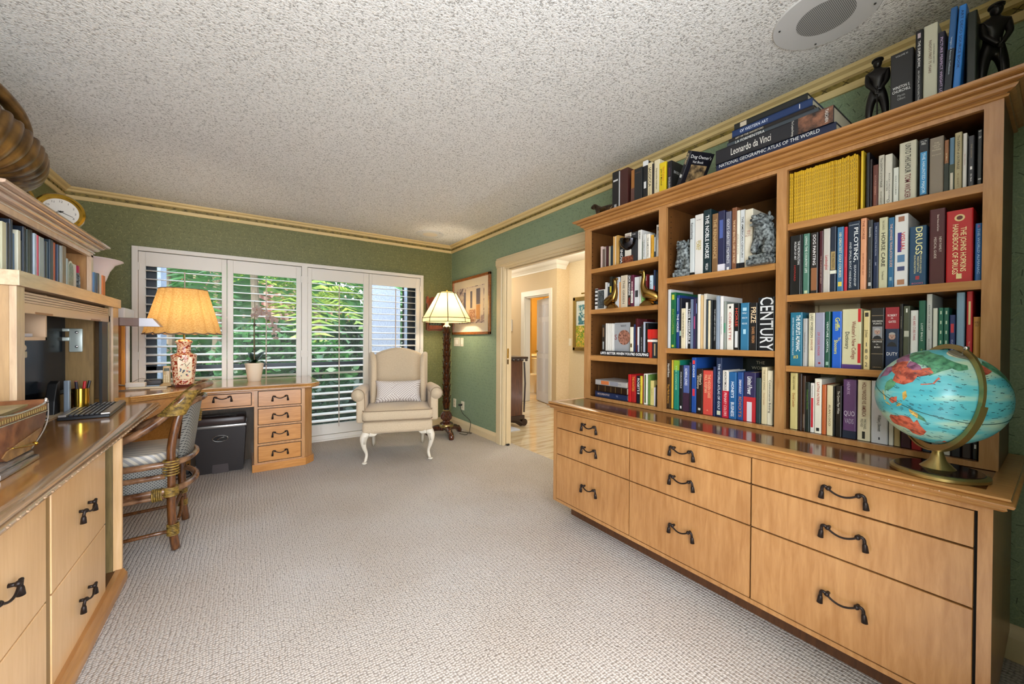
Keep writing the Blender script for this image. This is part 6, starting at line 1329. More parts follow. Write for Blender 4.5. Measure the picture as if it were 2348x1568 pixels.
tag(MB().box(-1.28, -.865, 4.62, 4.97, 1.3605, 1.47, .01).build('white_printer', plain('dadcdc', .35)), 'low white box machine on top of the corner cabinet', 'printer')
t = thing('task_lamp', 'metal task light arm sticking out from the side of the hutch', 'lamp', (-.7, 3.98, 1.33))
q = MB(); q.box(-.86, -.665, 3.955, 4.08, 1.30, 1.36, .002); q.build('wooden_arm', plain('5a3418', .35), t)
q = MB(); q.prism([(-.664, 1.36), (-.59, 1.36), (-.545, 1.298), (-.664, 1.298)], 3.95, 4.085); q.xf(Matrix(((1, 0, 0, 0), (0, 0, 1, 0), (0, 1, 0, 0), (0, 0, 0, 1)))); q.build('metal_shade', plain('a8a4a8', .35, .2), t)

# ------------------------------------------------------------------ monitor and desk things
t = thing('monitor', 'black flat screen television on the desk inside the roll top hutch', 'monitor', (-1.05, 3.2, .755), math.radians(0))
mm = Matrix.Translation((-1.04, 3.27, 1.09)) @ Matrix.Rotation(math.radians(-14), 4, 'Z')
def mbx(q, *a, **k): return q.box(*a, mat=mm, **k)
q = MB(); mbx(q, -.03, .012, -.42, .42, -.235, .26, bev=.006); q.build('screen_bezel', M['blackgloss'], t)
q = MB(); mbx(q, .0125, .0135, -.40, .40, -.2, .245); m_ = plain('20262c', .18); q.build('screen', m_, t)
lettering('.:|', 'e8e8e8', t, mm @ Vector((.0135, .2, -.222)) - Vector(t.location), Euler((PI / 2, 0, PI / 2 - math.radians(14))), .03)
q = MB(); mbx(q, .0122, .0135, .26, .36, -.228, -.206); q.build('sticker', plain('4c5054', .3), t)
q = MB(); q.box(-1.2, -.95, 3.05, 3.4, .756, .772, .005); q.box(-1.1, -1.06, 3.2, 3.26, .77, .86); q.build('stand', M['blackgloss'], t)
t = thing('monitor_bracket', 'pale metal wall bracket holding the screen inside the hutch', 'bracket', (-.95, 3.58, 1.25))
q = MB(); q.box(-.925, -.865, 3.585, 3.599, 1.12, 1.27, .006).box(-1.02, -.92, 3.575, 3.595, 1.19, 1.215, .004).box(-1.02, -.92, 3.575, 3.595, 1.25, 1.27, .004).box(-.975, -.965, 3.575, 3.595, 1.2, 1.26); q.tube([(-1.0, 3.58, 1.235), (-1.03, 3.52, 1.28), (-1.06, 3.42, 1.30)], .018, 8, sm=4); q.build('arm', plain('b4beb8', .35, .3), t, smooth=True)
q = MB(); q.ball((-.89, 3.583, 1.245), .009, 8); q.ball((-.89, 3.583, 1.155), .009, 8); q.build('bolt', M['chrome'], t, smooth=True)
t = thing('bookshelf_speaker', 'pale cylinder end of a device hanging under the small cubby', 'device', (-.85, 2.68, 1.15))
q = MB(); q.tube([(-.86, 2.50, 1.165), (-.86, 2.74, 1.165)], [.022, .022], 16); q.box(-.9, -.83, 2.50, 2.72, 1.12, 1.15, .004); q.build('body', plain('c4b49c', .3), t, smooth=True)
t = thing('disc_case', 'clear disc case and green card in the small hutch cubby', 'case', (-.9, 2.65, 1.215))
MB().box(-1.0, -.82, 2.56, 2.74, 1.2155, 1.232, .002).build('case', plain('b8b4c0', .2), t); MB().box(-.9, -.82, 2.58, 2.66, 1.2325, 1.29, .001).build('green_card', noisy('green_card', '2c7c4c', 'a8dcc0', 40, .3, 0), t)
# pen cup
t = thing('pen_cup', 'brass pen cup on the desk below the screen', 'cup', (-1.0, 3.70, .755))
MB().lathe([(.04, 0), (.04, .14), (.037, .14), (.037, .01), (0, .008)], (-.855, 3.50, .7555), 28).build('cup', M['brass'], t, smooth=True)
for k, (c, dx, dy) in enumerate((('c01c20', .01, .0), ('b01c24', -.012, .01), ('1c1c1e', .018, .012), ('2a2430', -.005, -.015))):
    tag(MB().tube([(-.855 + dx * .5, 3.50 + dy * .5, .77), (-.855 + dx * 2, 3.50 + dy * 2, .94)], .007, 8).build('pen', plain(c, .3), smooth=True), ('bright red pen standing in the brass cup', 'second red pen leaning left in the brass cup', 'black pen standing at the right of the brass cup', 'dark plum pen at the front of the brass cup')[k], 'pen', 'pens in the brass cup')
t = thing('phone_stand', 'black and clear plastic desk stand beside the brass pen cup', 'stand', (-.93, 3.35, .755))
q = MB(); q.prism([(3.34, .756), (3.43, .756), (3.43, .955), (3.39, .94), (3.35, .84)], -.96, -.92, .004); q.xf(Matrix(((0, 0, 1, 0), (1, 0, 0, 0), (0, 1, 0, 0), (0, 0, 0, 1)))); q.build('wedge', M['black'], t)
MB().box(-.90, -.875, 3.40, 3.43, .757, .955, .006).build('clear_sleeve', plain('8c98a4', .1, .2), t)
# keyboard
t = thing('keyboard', 'black and silver computer keyboard on the left desk', 'keyboard', (-.77, 3.42, .755), math.radians(4))
q = MB(); q.prism([(-.1, -.29), (.1, -.29), (.105, .25), (.07, .30), (-.1, .28)], .001, .018, .003); q.build('body', plain('14161c', .35), t, off=False)
q = MB(); q.prism([(.062, -.285), (.1, -.28), (.1, .26), (.068, .29)], .0185, .028, .002); q.prism([(-.1, -.28), (-.07, -.28), (-.07, .28), (-.1, .28)], .0185, .03, .002); q.build('silver_rim', plain('a8a098', .3, .3), t, off=False)
for nm, cs_ in (('main_keys', range(0, 15)), ('number_keys', range(16, 22))):
    q = MB(); q2 = MB()
    for r in range(6):
        for c in cs_:
            q.box(-.062 + r * .02, -.046 + r * .02, -.275 + c * .0245, -.254 + c * .0245, .018, .027 - r * .0006, .002)
            q2.box(-.057 + r * .02, -.052 + r * .02, -.268 + c * .0245, -.262 + c * .0245, .0262 - r * .0006, .0276 - r * .0006)
    kk = q.build(nm, plain('26262c', .4), t, off=False); q2.build('key_legends', plain('d8d8d4', .4), kk, off=False)
t = thing('paper_pad', 'pale papers and a black ring binder lying behind the keyboard', 'papers', (-.98, 3.25, .755))
q = MB(); q.box(-1.12, -.90, 3.02, 3.46, .7558, .763); q.build('sheets', plain('cdb898', .5), t)
q = MB(); q.tube([(-.95, 2.86, .775), (-.9, 2.84, .84), (-.86, 2.9, .80), (-.88, 3.1, .775), (-.98, 3.2, .77)], .008, 8, sm=6); q.build('black_cable', M['blackgloss'], t, smooth=True)
# leather chest box in the foreground
t = thing('leather_box', 'brown leather domed book box with brass trim on the left desk', 'box', (-.80, 1.95, .755))
LE = noisy('brown_leather', '5c3420', '8c5a38', 18, .3, .5, 0, .003); LT = noisy('tan_leather', '6c4828', 'a07848', 22, .3, .4)
XZ = Matrix(((0, 0, 1, 0), (1, 0, 0, 0), (0, 1, 0, 0), (0, 0, 0, 1)))   # (a, b, c) -> x=c, y=a, z=b
prof = [(2.03, .795), (2.18, .795), (2.24, .81), (2.30, .845), (2.335, .885), (2.345, .93), (2.34, .968), (2.325, .968), (2.30, .95), (2.21, .94), (2.10, .936), (2.03, .94), (1.97, .955), (1.955, .968), (1.94, .968), (1.935, .93), (1.945, .885), (1.965, .845)]
q = MB(); q.prism(prof, -.96, -.665, .004, mat=XZ); q.build('body', LE, t, smooth=True)
q = MB(); q.prism([(2.02, .797), (2.19, .797), (2.25, .83), (2.28, .862), (2.02, .832), (1.99, .815)], -.6655, -.661, .0015, mat=XZ); q.build('side_panel', LT, t)
q = MB(); q.prism([(1.95, .925), (2.335, .925), (2.335, .95), (2.15, .942), (1.95, .95)], -.6655, -.6615, .001, mat=XZ); q.build('trim_band', LT, t)
q = MB()
for k in range(22): q.box(-.6615, -.660, 1.957 + k * .0172, 1.966 + k * .0172, .928, .94)
q.build('brass_fretwork', M['gold'], t)
q = MB(); q.tube([(-.662, 1.945, .955), (-.662, 1.955, .968), (-.662, 1.975, .955), (-.662, 2.1, .946), (-.662, 2.3, .952), (-.662, 2.325, .97), (-.662, 2.34, .955)], .0035, 8, sm=3)
q.tube([(-.662, 2.345, .95), (-.662, 2.343, .89), (-.662, 2.3, .845), (-.662, 2.2, .80)], .0022, 6, sm=3).tube([(-.662, 1.94, .92), (-.662, 2.34, .92)], .002, 6); q.build('piping', plain('b8b0a8', .2, .6), t, smooth=True)
q = MB(); q.tube([(-.659, 2.05, .835), (-.655, 2.12, .825), (-.655, 2.2, .815)], [.002, .005, .004], 8, sm=3).ball((-.655, 2.205, .816), .008, 8); q.build('clasp', M['brass'], t, smooth=True)
q = MB(); q.prism([(1.99, .965 - .02), (2.3, .955), (2.29, .943), (2.1, .937), (2.0, .942)], -.93, -.70, mat=XZ); q.build('lid_inlay', noisy('faded_green_leather', '5c5030', 'a09468', 12, .3, .2), t)
q = MB(); q.box(-.98, -.645, 1.93, 2.21, .7555, .775, .004).box(-.97, -.655, 1.94, 2.20, .775, .793, .006); q.build('plinth', wood('silvered_base', '5c5048', '8c847c', .25, (7, .6, 7), coat=.6), t, smooth=True)

# ------------------------------------------------------------------ things on the window desk
t = thing('table_lamp', 'lit Imari style porcelain table lamp with pleated yellow shade on the window desk', 'lamp', (-.455, 4.42, .785))
lc = (-.455, 4.42)
q = MB(); q.box(lc[0] - .075, lc[0] + .075, lc[1] - .06, lc[1] + .06, .785, .806, .004); q.xf(Matrix.Translation((*lc, 0)) @ Matrix.Rotation(math.radians(20), 4, 'Z') @ Matrix.Translation((-lc[0], -lc[1], 0))); q.build('wooden_base', plain('5c2418', .25), t)
m_, nt, b = new_mat('imari_porcelain'); tc = N(nt, 'ShaderNodeTexCoord'); no = N(nt, 'ShaderNodeTexVoronoi', i_Scale=52.0); n2 = N(nt, 'ShaderNodeTexNoise', i_Scale=55.0, i_Detail=3.0)
nt.links.new(tc.outputs['Object'], no.inputs['Vector']); nt.links.new(tc.outputs['Object'], n2.inputs['Vector']); r = ramp(nt, [(.40, '7c2418'), (.45, 'c0502c'), (.50, 'e0b890'), (.58, 'ecd8b8'), (.68, 'b8602c')]); nt.links.new(n2.outputs['Fac'], r.inputs[0]); nt.links.new(r.outputs[0], b.inputs['Base Color']); b.inputs['Roughness'].default_value = .12
q = MB(); q.lathe([(.07, .022), (.072, .03), (.074, .06), (.085, .18), (.091, .27), (.09, .278), (.06, .292), (.048, .297), (.047, .35), (.05, .372), (.06, .388), (.062, .396), (.045, .408), (.015, .415)], (*lc, .785), 6 * 6, sq=.35); q.build('vase', m_, t, smooth=True)
cdn = Vector((.1, -1, 0)).normalized()
q = MB(); pnl = [(-.034, .07), (.034, .07), (.046, .085), (.05, .24), (.042, .262), (-.042, .262), (-.05, .24), (-.046, .085)]
PN = Matrix.Translation((lc[0] + .006, lc[1] - .0, .785)) @ Matrix.Rotation(math.radians(6), 4, 'Z') @ Matrix(((1, 0, 0, 0), (0, 0, -1, 0), (0, 1, 0, 0), (0, 0, 0, 1)))
q.prism(pnl, .06, .0865, .002, mat=PN); q.build('painted_panel', plain('e4d0a8', .15), t)
q = MB()
for k in range(12):
    a = random.uniform(-.034, .034); z = random.uniform(.10, .17); q.ball(PN @ Vector((a, z, .087)), random.uniform(.005, .008), 6, sc=(1, .3, 1))
q.build('painted_flowers', plain('1c2c44', .2), t, smooth=True)
q = MB()
for k in range(8):
    a = random.uniform(-.036, .036); z = random.uniform(.09, .2); q.ball(PN @ Vector((a, z, .0868)), random.uniform(.004, .007), 6, sc=(1, .3, 1))
q.build('painted_blossoms', plain('c86048', .2), t, smooth=True)
q = MB(); q.tube([PN @ Vector(p) for p in ((-.03, .19, .088), (0, .205, .088), (.01, .18, .088), (.035, .215, .088))], .0016, 5, sm=4).tube([PN @ Vector(p) for p in ((-.035, .245, .088), (-.02, .235, .088), (-.005, .25, .088))], .003, 5, sm=3); q.build('painted_branch', plain('2c2420', .2), t)
q = MB(); q.lathe([(.006, .41), (.006, .50), (.012, .5), (.012, .55), (0, .55)], (*lc, .785), 12); q.build('socket', M['brass'], t)
ms, nt, b = new_mat('pleated_linen'); b.inputs['Base Color'].default_value = srgb('d8a838'); b.inputs['Roughness'].default_value = .8
tc = N(nt, 'ShaderNodeTexCoord'); no = N(nt, 'ShaderNodeTexNoise', i_Scale=90.0, i_Detail=3.0); mp = N(nt, 'ShaderNodeMapping'); mp.inputs['Scale'].default_value = (1, 1, 3); nt.links.new(tc.outputs['Object'], mp.inputs[0]); nt.links.new(mp.outputs[0], no.inputs['Vector'])
r = ramp(nt, [(.3, 'b88c4c'), (.7, 'dcb878')]); nt.links.new(no.outputs['Fac'], r.inputs[0]); nt.links.new(r.outputs[0], b.inputs['Base Color'])
tl_ = N(nt, 'ShaderNodeBsdfTranslucent'); nt.links.new(r.outputs[0], tl_.inputs[0]); mxs = N(nt, 'ShaderNodeMixShader'); mxs.inputs[0].default_value = .38
nt.links.new(b.outputs[0], mxs.inputs[1]); nt.links.new(tl_.outputs[0], mxs.inputs[2]); nt.links.new(mxs.outputs[0], nt.nodes['Material Output'].inputs[0])
def shade_bm(c, z0, z1, r0, r1, n, amp, th=.002, seg=6):
    b = bmesh.new(); rows = []; M_ = n * 8
    for j in range(seg + 1):
        f = j / seg; R = r0 + (r1 - r0) * f; row = []
        for i in range(M_):
            a = 2 * PI * i / M_; s = amp * (1 - .3 * f) * abs(math.sin(a * n / 2))
            row.append(b.verts.new((c[0] + (R + s) * math.cos(a), c[1] + (R + s) * math.sin(a), z0 + (z1 - z0) * f - (abs(math.sin(a * n / 2)) * .012 if j == 0 else 0))))
        rows.append(row)
    for j in range(seg):
        for i in range(M_): b.faces.new((rows[j][i], rows[j][(i + 1) % M_], rows[j + 1][(i + 1) % M_], rows[j + 1][i]))
    return b, rows
b_, rows = shade_bm(lc, 1.255, 1.635, .247, .152, 16, .021); edge0 = [v.co.copy() for v in rows[0]]; edge1 = [v.co.copy() for v in rows[-1]]
q = MB(); q.add(b_); sh = q.build('lamp_shade', ms, t, smooth='all')
for e_ in (edge0, edge1): q = MB(); q.tube(e_, .006, 6, closed=True, flat=.6); q.build('shade_trim', plain('7c6450', .7), t, smooth='all')
light('table_lamp_bulb', 'POINT', (lc[0], lc[1], 1.42), 3.2, (1, .82, .58), .04)

t = thing('cordless_phone', 'beige cordless phone upright in its charger left of the porcelain lamp', 'phone', (-.56, 4.52, .785)); PH = plain('c8ac7c', .35)
q = MB(); q.lathe([(.05, 0), (.052, .008), (.045, .02), (.03, .03)], (-.575, 4.50, .7855), 24); q.build('charger_base', PH, t, smooth=True)
q = MB(); q.box(-.605, -.553, 4.495, 4.52, .80, .965, .009); q.build('handset', PH, t, smooth=True)
MB().box(-.597, -.561, 4.4935, 4.496, .92, .945).build('display', plain('505848', .2), t)
q = MB()
for r in range(5):
    for c in range(3): q.box(-.598 + c * .0135, -.589 + c * .0135, 4.4925, 4.496, .822 + r * .014, .830 + r * .014, .001)
q.build('keys', plain('ece0b8', .4), t)
t = thing('power_adapter', 'white power brick with its cord on the window desk', 'adapter', (-.76, 4.42, .785))
MB().box(-.82, -.70, 4.38, 4.45, .80, .838, .006).build('brick', plain('dcd4c8', .35), t); MB().box(-.80, -.56, 4.36, 4.40, .7855, .80, .004).build('flat_box', plain('d8c8a8', .35), t)
q = MB(); q.tube([(-.82, 4.41, .815), (-.86, 4.38, .83), (-.88, 4.42, .85)], .006, 6, sm=4).tube([(-.86, 4.36, .789), (-.88, 4.28, .789), (-.78, 4.24, .789), (-.66, 4.28, .789), (-.7, 4.32, .789), (-.84, 4.30, .79), (-.82, 4.26, .79), (-.7, 4.25, .79)], .0025, 6, sm=8).tube([(-.8, 4.45, .83), (-.74, 4.5, .865), (-.68, 4.5, .83)], .002, 5, sm=6); q.build('cord', plain('6c6054', .5), t, smooth=True)
t = thing('power_adapter', 'black power brick beside the cordless phone', 'adapter', (-.66, 4.56, .785))
MB().box(-.73, -.615, 4.53, 4.59, .80, .845, .007).build('brick', plain('2c2424', .35), t); MB().box(-.74, -.6, 4.5, 4.6, .7855, .80, .004).build('grey_box', plain('8ca0b4', .3), t)
q = MB(); q.tube([(-.615, 4.55, .82), (-.59, 4.52, .80), (-.56, 4.45, .789), (-.52, 4.48, .789)], .003, 6, sm=6); q.build('cord', M['black'], t, smooth=True)

# orchid
t = thing('potted_orchid', 'white moth orchid in a cream pot on the window desk', 'plant', (.063, 4.60, .785)); oc = (.063, 4.60)
q = MB(); q.lathe([(.05, 0), (.055, .005), (.078, .165), (.083, .168), (.083, .182), (.076, .182), (.070, .16), (0, .155)], (*oc, .785), 36); q.build('pot', plain('e0d0b8', .4), t, smooth=True)
q = MB(); q.ball((*oc, .955), .065, 14, sc=(1, 1, .25)); q.build('moss', noisy('moss', '3c2814', '8c6838', 60, .9, 1.0, 0, .01), t, smooth=True)
LG = noisy('orchid_leaf', '123018', '2c5c30', 6, .25, .1)
def leaf(q, base, ang, L, W, rise, droop, n=8):
    b = bmesh.new(); rows = []; d = Vector((math.cos(ang), math.sin(ang), 0)); s = Vector((-d.y, d.x, 0))
    for i in range(n + 1):
        f = i / n; c = Vector(base) + d * L * f + Vector((0, 0, rise * f - droop * f * f)); w = W * math.sin(PI * min(.98, f * .86 + .1)) ** .7
        rows.append([b.verts.new(c - s * w + Vector((0, 0, .25 * w))), b.verts.new(c), b.verts.new(c + s * w + Vector((0, 0, .25 * w)))])
    for i in range(n):
        for k in range(2): b.faces.new((rows[i][k], rows[i][k + 1], rows[i + 1][k + 1], rows[i + 1][k]))
    bmesh.ops.solidify(b, geom=b.faces[:], thickness=.0015); q.add(b); return q
for a, L, W, ri, dr in ((2.9, .15, .03, .02, .0), (3.6, .13, .032, .08, .09), (.2, .17, .032, .14, .08), (.9, .14, .03, .16, .05), (1.9, .13, .03, .16, .06), (-.6, .12, .03, .08, .10), (4.4, .12, .03, .1, .08)):
    leaf(MB(), (*oc, .965), a, L, W, ri, dr).build('leaf', LG, t, smooth='all')
q = MB(); q.tube([(oc[0], oc[1], .96), (oc[0] - .004, oc[1], 1.2), (oc[0], oc[1], 1.42), (oc[0] + .03, oc[1], 1.50), (oc[0] + .09, oc[1] - .005, 1.49), (oc[0] + .15, oc[1] - .01, 1.41), (oc[0] + .17, oc[1] - .01, 1.27)], [.004, .004, .003, .003, .0025, .002, .0015], 7, sm=6); q.build('flower_stem', plain('6c5c3c', .6), t, smooth=True)
q = MB(); q.tube([(oc[0] + .004, oc[1] + .01, .96), (oc[0] + .002, oc[1] + .008, 1.58)], .003, 6); q.ball((oc[0] + .002, oc[1], 1.345), .014, 8); q.ball((oc[0], oc[1], 1.10), .009, 8); q.build('support_stick', plain('3c3428', .6), t)
PT = plain('c8b4ac', .5)
def flower(c, s, yaw, pitch):
    q = MB(); Rm = Matrix.Translation(c) @ Matrix.Rotation(yaw, 4, 'Z') @ Matrix.Rotation(pitch, 4, 'X') @ Matrix.Scale(s, 4)
    for a, L, W in ((PI / 2, 1, .55), (PI / 2 + 2.1, 1, .5), (PI / 2 - 2.1, 1, .5), (.1, 1.05, .85), (PI - .1, 1.05, .85)):
        b = bmesh.new(); vs = []
        for k in range(14):
            u = 2 * PI * k / 14; x = .5 + .5 * math.cos(u); y = .42 * W * math.sin(u) * (1.1 - .2 * x)
            vs.append(b.verts.new(((x * L) * math.cos(a) - y * math.sin(a), -.1 * x * x + .02, (x * L) * math.sin(a) + y * math.cos(a))))
        b.faces.new(vs); bmesh.ops.solidify(b, geom=b.faces[:], thickness=.03); q.add(b)
    q.xf(Rm); f = q.build('flower', PT, t, smooth=True)
    q = MB(); q.ball((0, -.12, -.05), .14, 8, sc=(1, 1, 1.4)); q.xf(Rm); q.build('lip', plain('a88068', .5), f, smooth=True)
for k, (x, z, y_) in enumerate(((.02, 1.50, -.3), (.055, 1.465, .3), (.0, 1.44, .5), (.10, 1.465, .2), (.13, 1.42, -.3), (.165, 1.39, .3), (.15, 1.34, -.2), (.185, 1.30, .2), (.165, 1.26, 0), (.18, 1.215, .1))):
    flower((oc[0] + x, oc[1] - .02, z), .042 if k < 8 else .028, y_, random.uniform(-.3, .3))

# shredder
t = thing('paper_shredder', 'dark grey paper shredder bin with silver lid band under the window desk', 'shredder', (-.19, 4.40, 0)); 
sm = Matrix.Translation((-.19, 4.43, 0)) @ Matrix.Rotation(math.radians(-2), 4, 'Z')
b_ = bmesh.new(); bmesh.ops.create_cube(b_, size=1)
for v in b_.verts:
    f = v.co.z + .5; v.co = Vector((v.co.x * (.335 + .04 * f), v.co.y * (.22 + .05 * f), .003 + f * .405))
bmesh.ops.bevel(b_, geom=b_.edges[:], offset=.008, segments=2, affect='EDGES'); bmesh.ops.transform(b_, matrix=sm, verts=b_.verts[:])
q = MB(); q.add(b_); q.build('bin', plain('26201f', .4), t, smooth=True)
q = MB(); q.box(-.195, .195, -.14, .14, .41, .433, .006, mat=sm); q.build('silver_band', plain('b4b0ac', .25, .7), t, smooth=True)
q = MB(); q.box(-.185, .185, -.125, .13, .433, .50, .02, mat=sm); q.build('head', plain('3a2c28', .35), t, smooth=True)
q = MB(); q.box(-.12, .12, -.02, 0, .4995, .502, mat=sm).box(.06, .12, -.1, -.06, .4985, .51, .004, mat=sm); q.build('paper_slot', M['blackgloss'], t)
q = MB(); q.lathe([(0, .004), (.046, .004), (.05, 0)], (0, 0, 0), 32, mat=sm @ Matrix.Translation((.0, -.134, .315)) @ Matrix.Rotation(PI / 2, 4, 'X') @ Matrix.Diagonal((1.15, .55, 1, 1))); q.build('badge', plain('3c3c3c', .2, .8), t, smooth=True)
q = MB(); q.tube([sm @ Vector((.055 * math.cos(a), -.138, .315 + .027 * math.sin(a))) for a in [k * PI / 14 for k in range(28)]], .003, 6, closed=True); q.tube([sm @ Vector(p) for p in ((-.025, -.14, .305), (0, -.141, .32), (.03, -.14, .325))], .004, 6, sm=3); q.build('badge_rim', M['chrome'], t, smooth=True)
q = MB(); q.prism([(-.06, .003), (.06, .003), (.055, .09), (.035, .15), (0, .175), (-.035, .15), (-.055, .09)], 0, .003, mat=sm @ Matrix.Translation((0, -.1165, 0)) @ Matrix.Rotation(math.radians(-3.5), 4, 'X') @ Matrix(((1, 0, 0, 0), (0, 0, -1, 0), (0, 1, 0, 0), (0, 0, 0, 1)))); q.build('foot_recess', plain('2e1e1a', .5), t)
t = thing('power_strip', 'tangle of black cords and a power strip on the carpet left of the shredder', 'cords', (-.5, 4.45, 0))
q = MB(); q.box(-.52, -.42, 4.42, 4.47, .001, .05, .005); q.build('strip', M['black'], t)
q = MB(); q.tube([(-.5, 4.44, .05), (-.46, 4.40, .12), (-.5, 4.5, .2), (-.6, 4.5, .35), (-.5, 4.55, .6), (-.46, 4.55, .7)], .006, 6, sm=8).tube([(-.43, 4.44, .03), (-.40, 4.36, .01), (-.45, 4.30, .01), (-.52, 4.36, .01), (-.42, 4.40, .1)], .005, 6, sm=8); q.build('cords', M['blackgloss'], t, smooth=True)

# ------------------------------------------------------------------ rattan chair at the left desk
t = thing('rattan_chair', 'rattan barrel chair with wrapped joints and striped cushion at the left desk', 'chair', (-.60, 3.1, 0))
RT = wood('rattan', '3c200e', '7c4c24', .25, (12, 12, 1.5), coat=.5); RP = noisy('rattan_polished', '4c2c18', '9c7454', 12, .2, .1); WR = noisy('rattan_wrap', '4c3810', '9c7c34', 60, .5, .5)
def R_(pts, r, name, mat=RT, n=12, sm=5): return MB().tube(pts, r, n, sm=sm).build(name, mat, t, smooth='all')
bx0, nearY, farY = -.335, 2.885, 3.32
for yy, s in ((nearY, -1), (farY, 1)):
    R_([(bx0 + .002, yy, .012), (bx0 - .012, yy, .14), (bx0 - .018, yy, .34), (bx0 - .018, yy, .50), (bx0 - .016, yy, .60), (bx0 + .01, yy, .75), (bx0 + .045, yy - s * .012, .85)], [.021, .021, .021, .021, .021, .02, .02], 'leg')
for yy in (nearY, farY): R_([(-.86, yy, .01), (-.85, yy, .2), (-.84, yy, .44), (-.83, yy, .60)], .02, 'leg')
R_([(-.84, 2.87, .60), (-.62, 2.865, .63), (-.51, 2.868, .675), (-.42, 2.875, .735), (-.345, 2.88, .81), (-.285, 2.90, .882), (-.24, 2.96, .917), (-.205, 3.06, .925), (-.195, 3.12, .925), (-.21, 3.2, .925), (-.245, 3.28, .917), (-.285, 3.32, .882), (-.345, 3.335, .81), (-.42, 3.34, .735), (-.51, 3.34, .675), (-.62, 3.34, .63), (-.84, 3.34, .60)], .020, 'arm_rail', RP, sm=5)
R_([(-.315, 2.90, .80), (-.265, 2.97, .835), (-.228, 3.06, .845), (-.222, 3.14, .845), (-.24, 3.24, .84), (-.30, 3.31, .80)], .016, 'back_rail', RP, sm=6)
for z in (.505, .355): R_([(-.84, 2.86, z - .01), (-.6, 2.86, z - .005), (-.40, 2.862, z), (-.32, 2.90, z), (-.275, 3.0, z), (-.262, 3.11, z), (-.28, 3.22, z), (-.325, 3.31, z), (-.40, 3.345, z), (-.6, 3.345, z - .005), (-.84, 3.345, z - .01)], .0175, 'seat_rail', RP, sm=6)
R_([(-.84, 2.86, .43), (-.6, 2.86, .435), (-.375, 2.862, .44)], .015, 'seat_rail', RP)
R_([(-.37, 2.865, .325), (-.84, 2.865, .315)], .012, 'seat_rail', RP)
for yy in (2.885, 3.32): R_([(-.35, yy, .12), (-.85, yy, .10)], .010, 'stretcher')
R_([(-.355, 2.89, .20), (-.355, 3.31, .20)], .011, 'stretcher')
R_([(-.35, 3.30, .17), (-.35, 3.25, .10), (-.36, 3.2, .06)], .010, 'brace')
q = MB(); q.prism([(-.84, 2.88), (-.84, 3.32), (-.42, 3.32), (-.31, 3.24), (-.285, 3.1), (-.31, 2.98), (-.42, 2.88)], .49, .505); q.build('seat_deck', plain('3c2818', .5), t)
m_, nt, b = new_mat('striped_cushion'); tc = N(nt, 'ShaderNodeTexCoord'); wv = N(nt, 'ShaderNodeTexWave', i_Scale=16.0, i_Distortion=0.0); wv.bands_direction = 'DIAGONAL'; nt.links.new(tc.outputs['Object'], wv.inputs['Vector']); r = ramp(nt, [(.35, '8c8884'), (.5, 'a8a298'), (.7, 'b8ae9c')]); nt.links.new(wv.outputs['Fac'], r.inputs[0]); nt.links.new(r.outputs[0], b.inputs['Base Color']); b.inputs['Roughness'].default_value = .4
q = MB(); q.prism([(-.84, 2.885), (-.84, 3.315), (-.42, 3.31), (-.33, 3.24), (-.31, 3.1), (-.33, 2.97), (-.42, 2.89)], .508, .565, .015); q.build('seat_cushion', m_, t, smooth=True)
m_, nt, b = new_mat('woven_cane'); tc = N(nt, 'ShaderNodeTexCoord'); sx = N(nt, 'ShaderNodeSeparateXYZ'); ad = N(nt, 'ShaderNodeMath', operation='SUBTRACT'); cb = N(nt, 'ShaderNodeCombineXYZ'); L = nt.links.new
L(tc.outputs['Object'], sx.inputs[0]); L(sx.outputs[0], ad.inputs[0]); L(sx.outputs[1], ad.inputs[1]); L(ad.outputs[0], cb.inputs[0]); L(sx.outputs[2], cb.inputs[1])
mp = N(nt, 'ShaderNodeMapping'); mp.inputs['Scale'].default_value = (95, 95, 1); mp.inputs['Rotation'].default_value = (0, 0, .785); vo = N(nt, 'ShaderNodeTexVoronoi', voronoi_dimensions='2D', i_Scale=1.0, i_Randomness=0.0)
L(cb.outputs[0], mp.inputs[0]); L(mp.outputs[0], vo.inputs['Vector']); r = ramp(nt, [(.2, '3c4448'), (.28, 'd8d8d0')]); L(vo.outputs['Distance'], r.inputs[0]); L(r.outputs[0], b.inputs['Base Color']); b.inputs['Roughness'].default_value = .6
def panel(P0, P1, name):
    b = bmesh.new(); A = smooth_path([Vector(p) for p in P0], 1, 5)[0]; B = smooth_path([Vector(p) for p in P1], 1, 5)[0]
    va = [b.verts.new(p) for p in A]; vb = [b.verts.new(p) for p in B]
    for i in range(len(A) - 1): b.faces.new((va[i], va[i + 1], vb[i + 1], vb[i]))
    bmesh.ops.solidify(b, geom=b.faces[:], thickness=.004); q = MB(); q.add(b); q.build(name, m_, t, smooth='all')
panel([(-.84, 2.868, .36), (-.6, 2.868, .365), (-.36, 2.87, .37)], [(-.84, 2.868, .495), (-.6, 2.868, .50), (-.36, 2.87, .50)], 'cane_side')
panel([(-.33, 2.93, .51), (-.29, 3.0, .51), (-.275, 3.11, .51), (-.29, 3.22, .51), (-.33, 3.28, .51)], [(-.30, 2.93, .82), (-.262, 2.98, .835), (-.232, 3.11, .84), (-.255, 3.23, .835), (-.295, 3.29, .82)], 'cane_back')
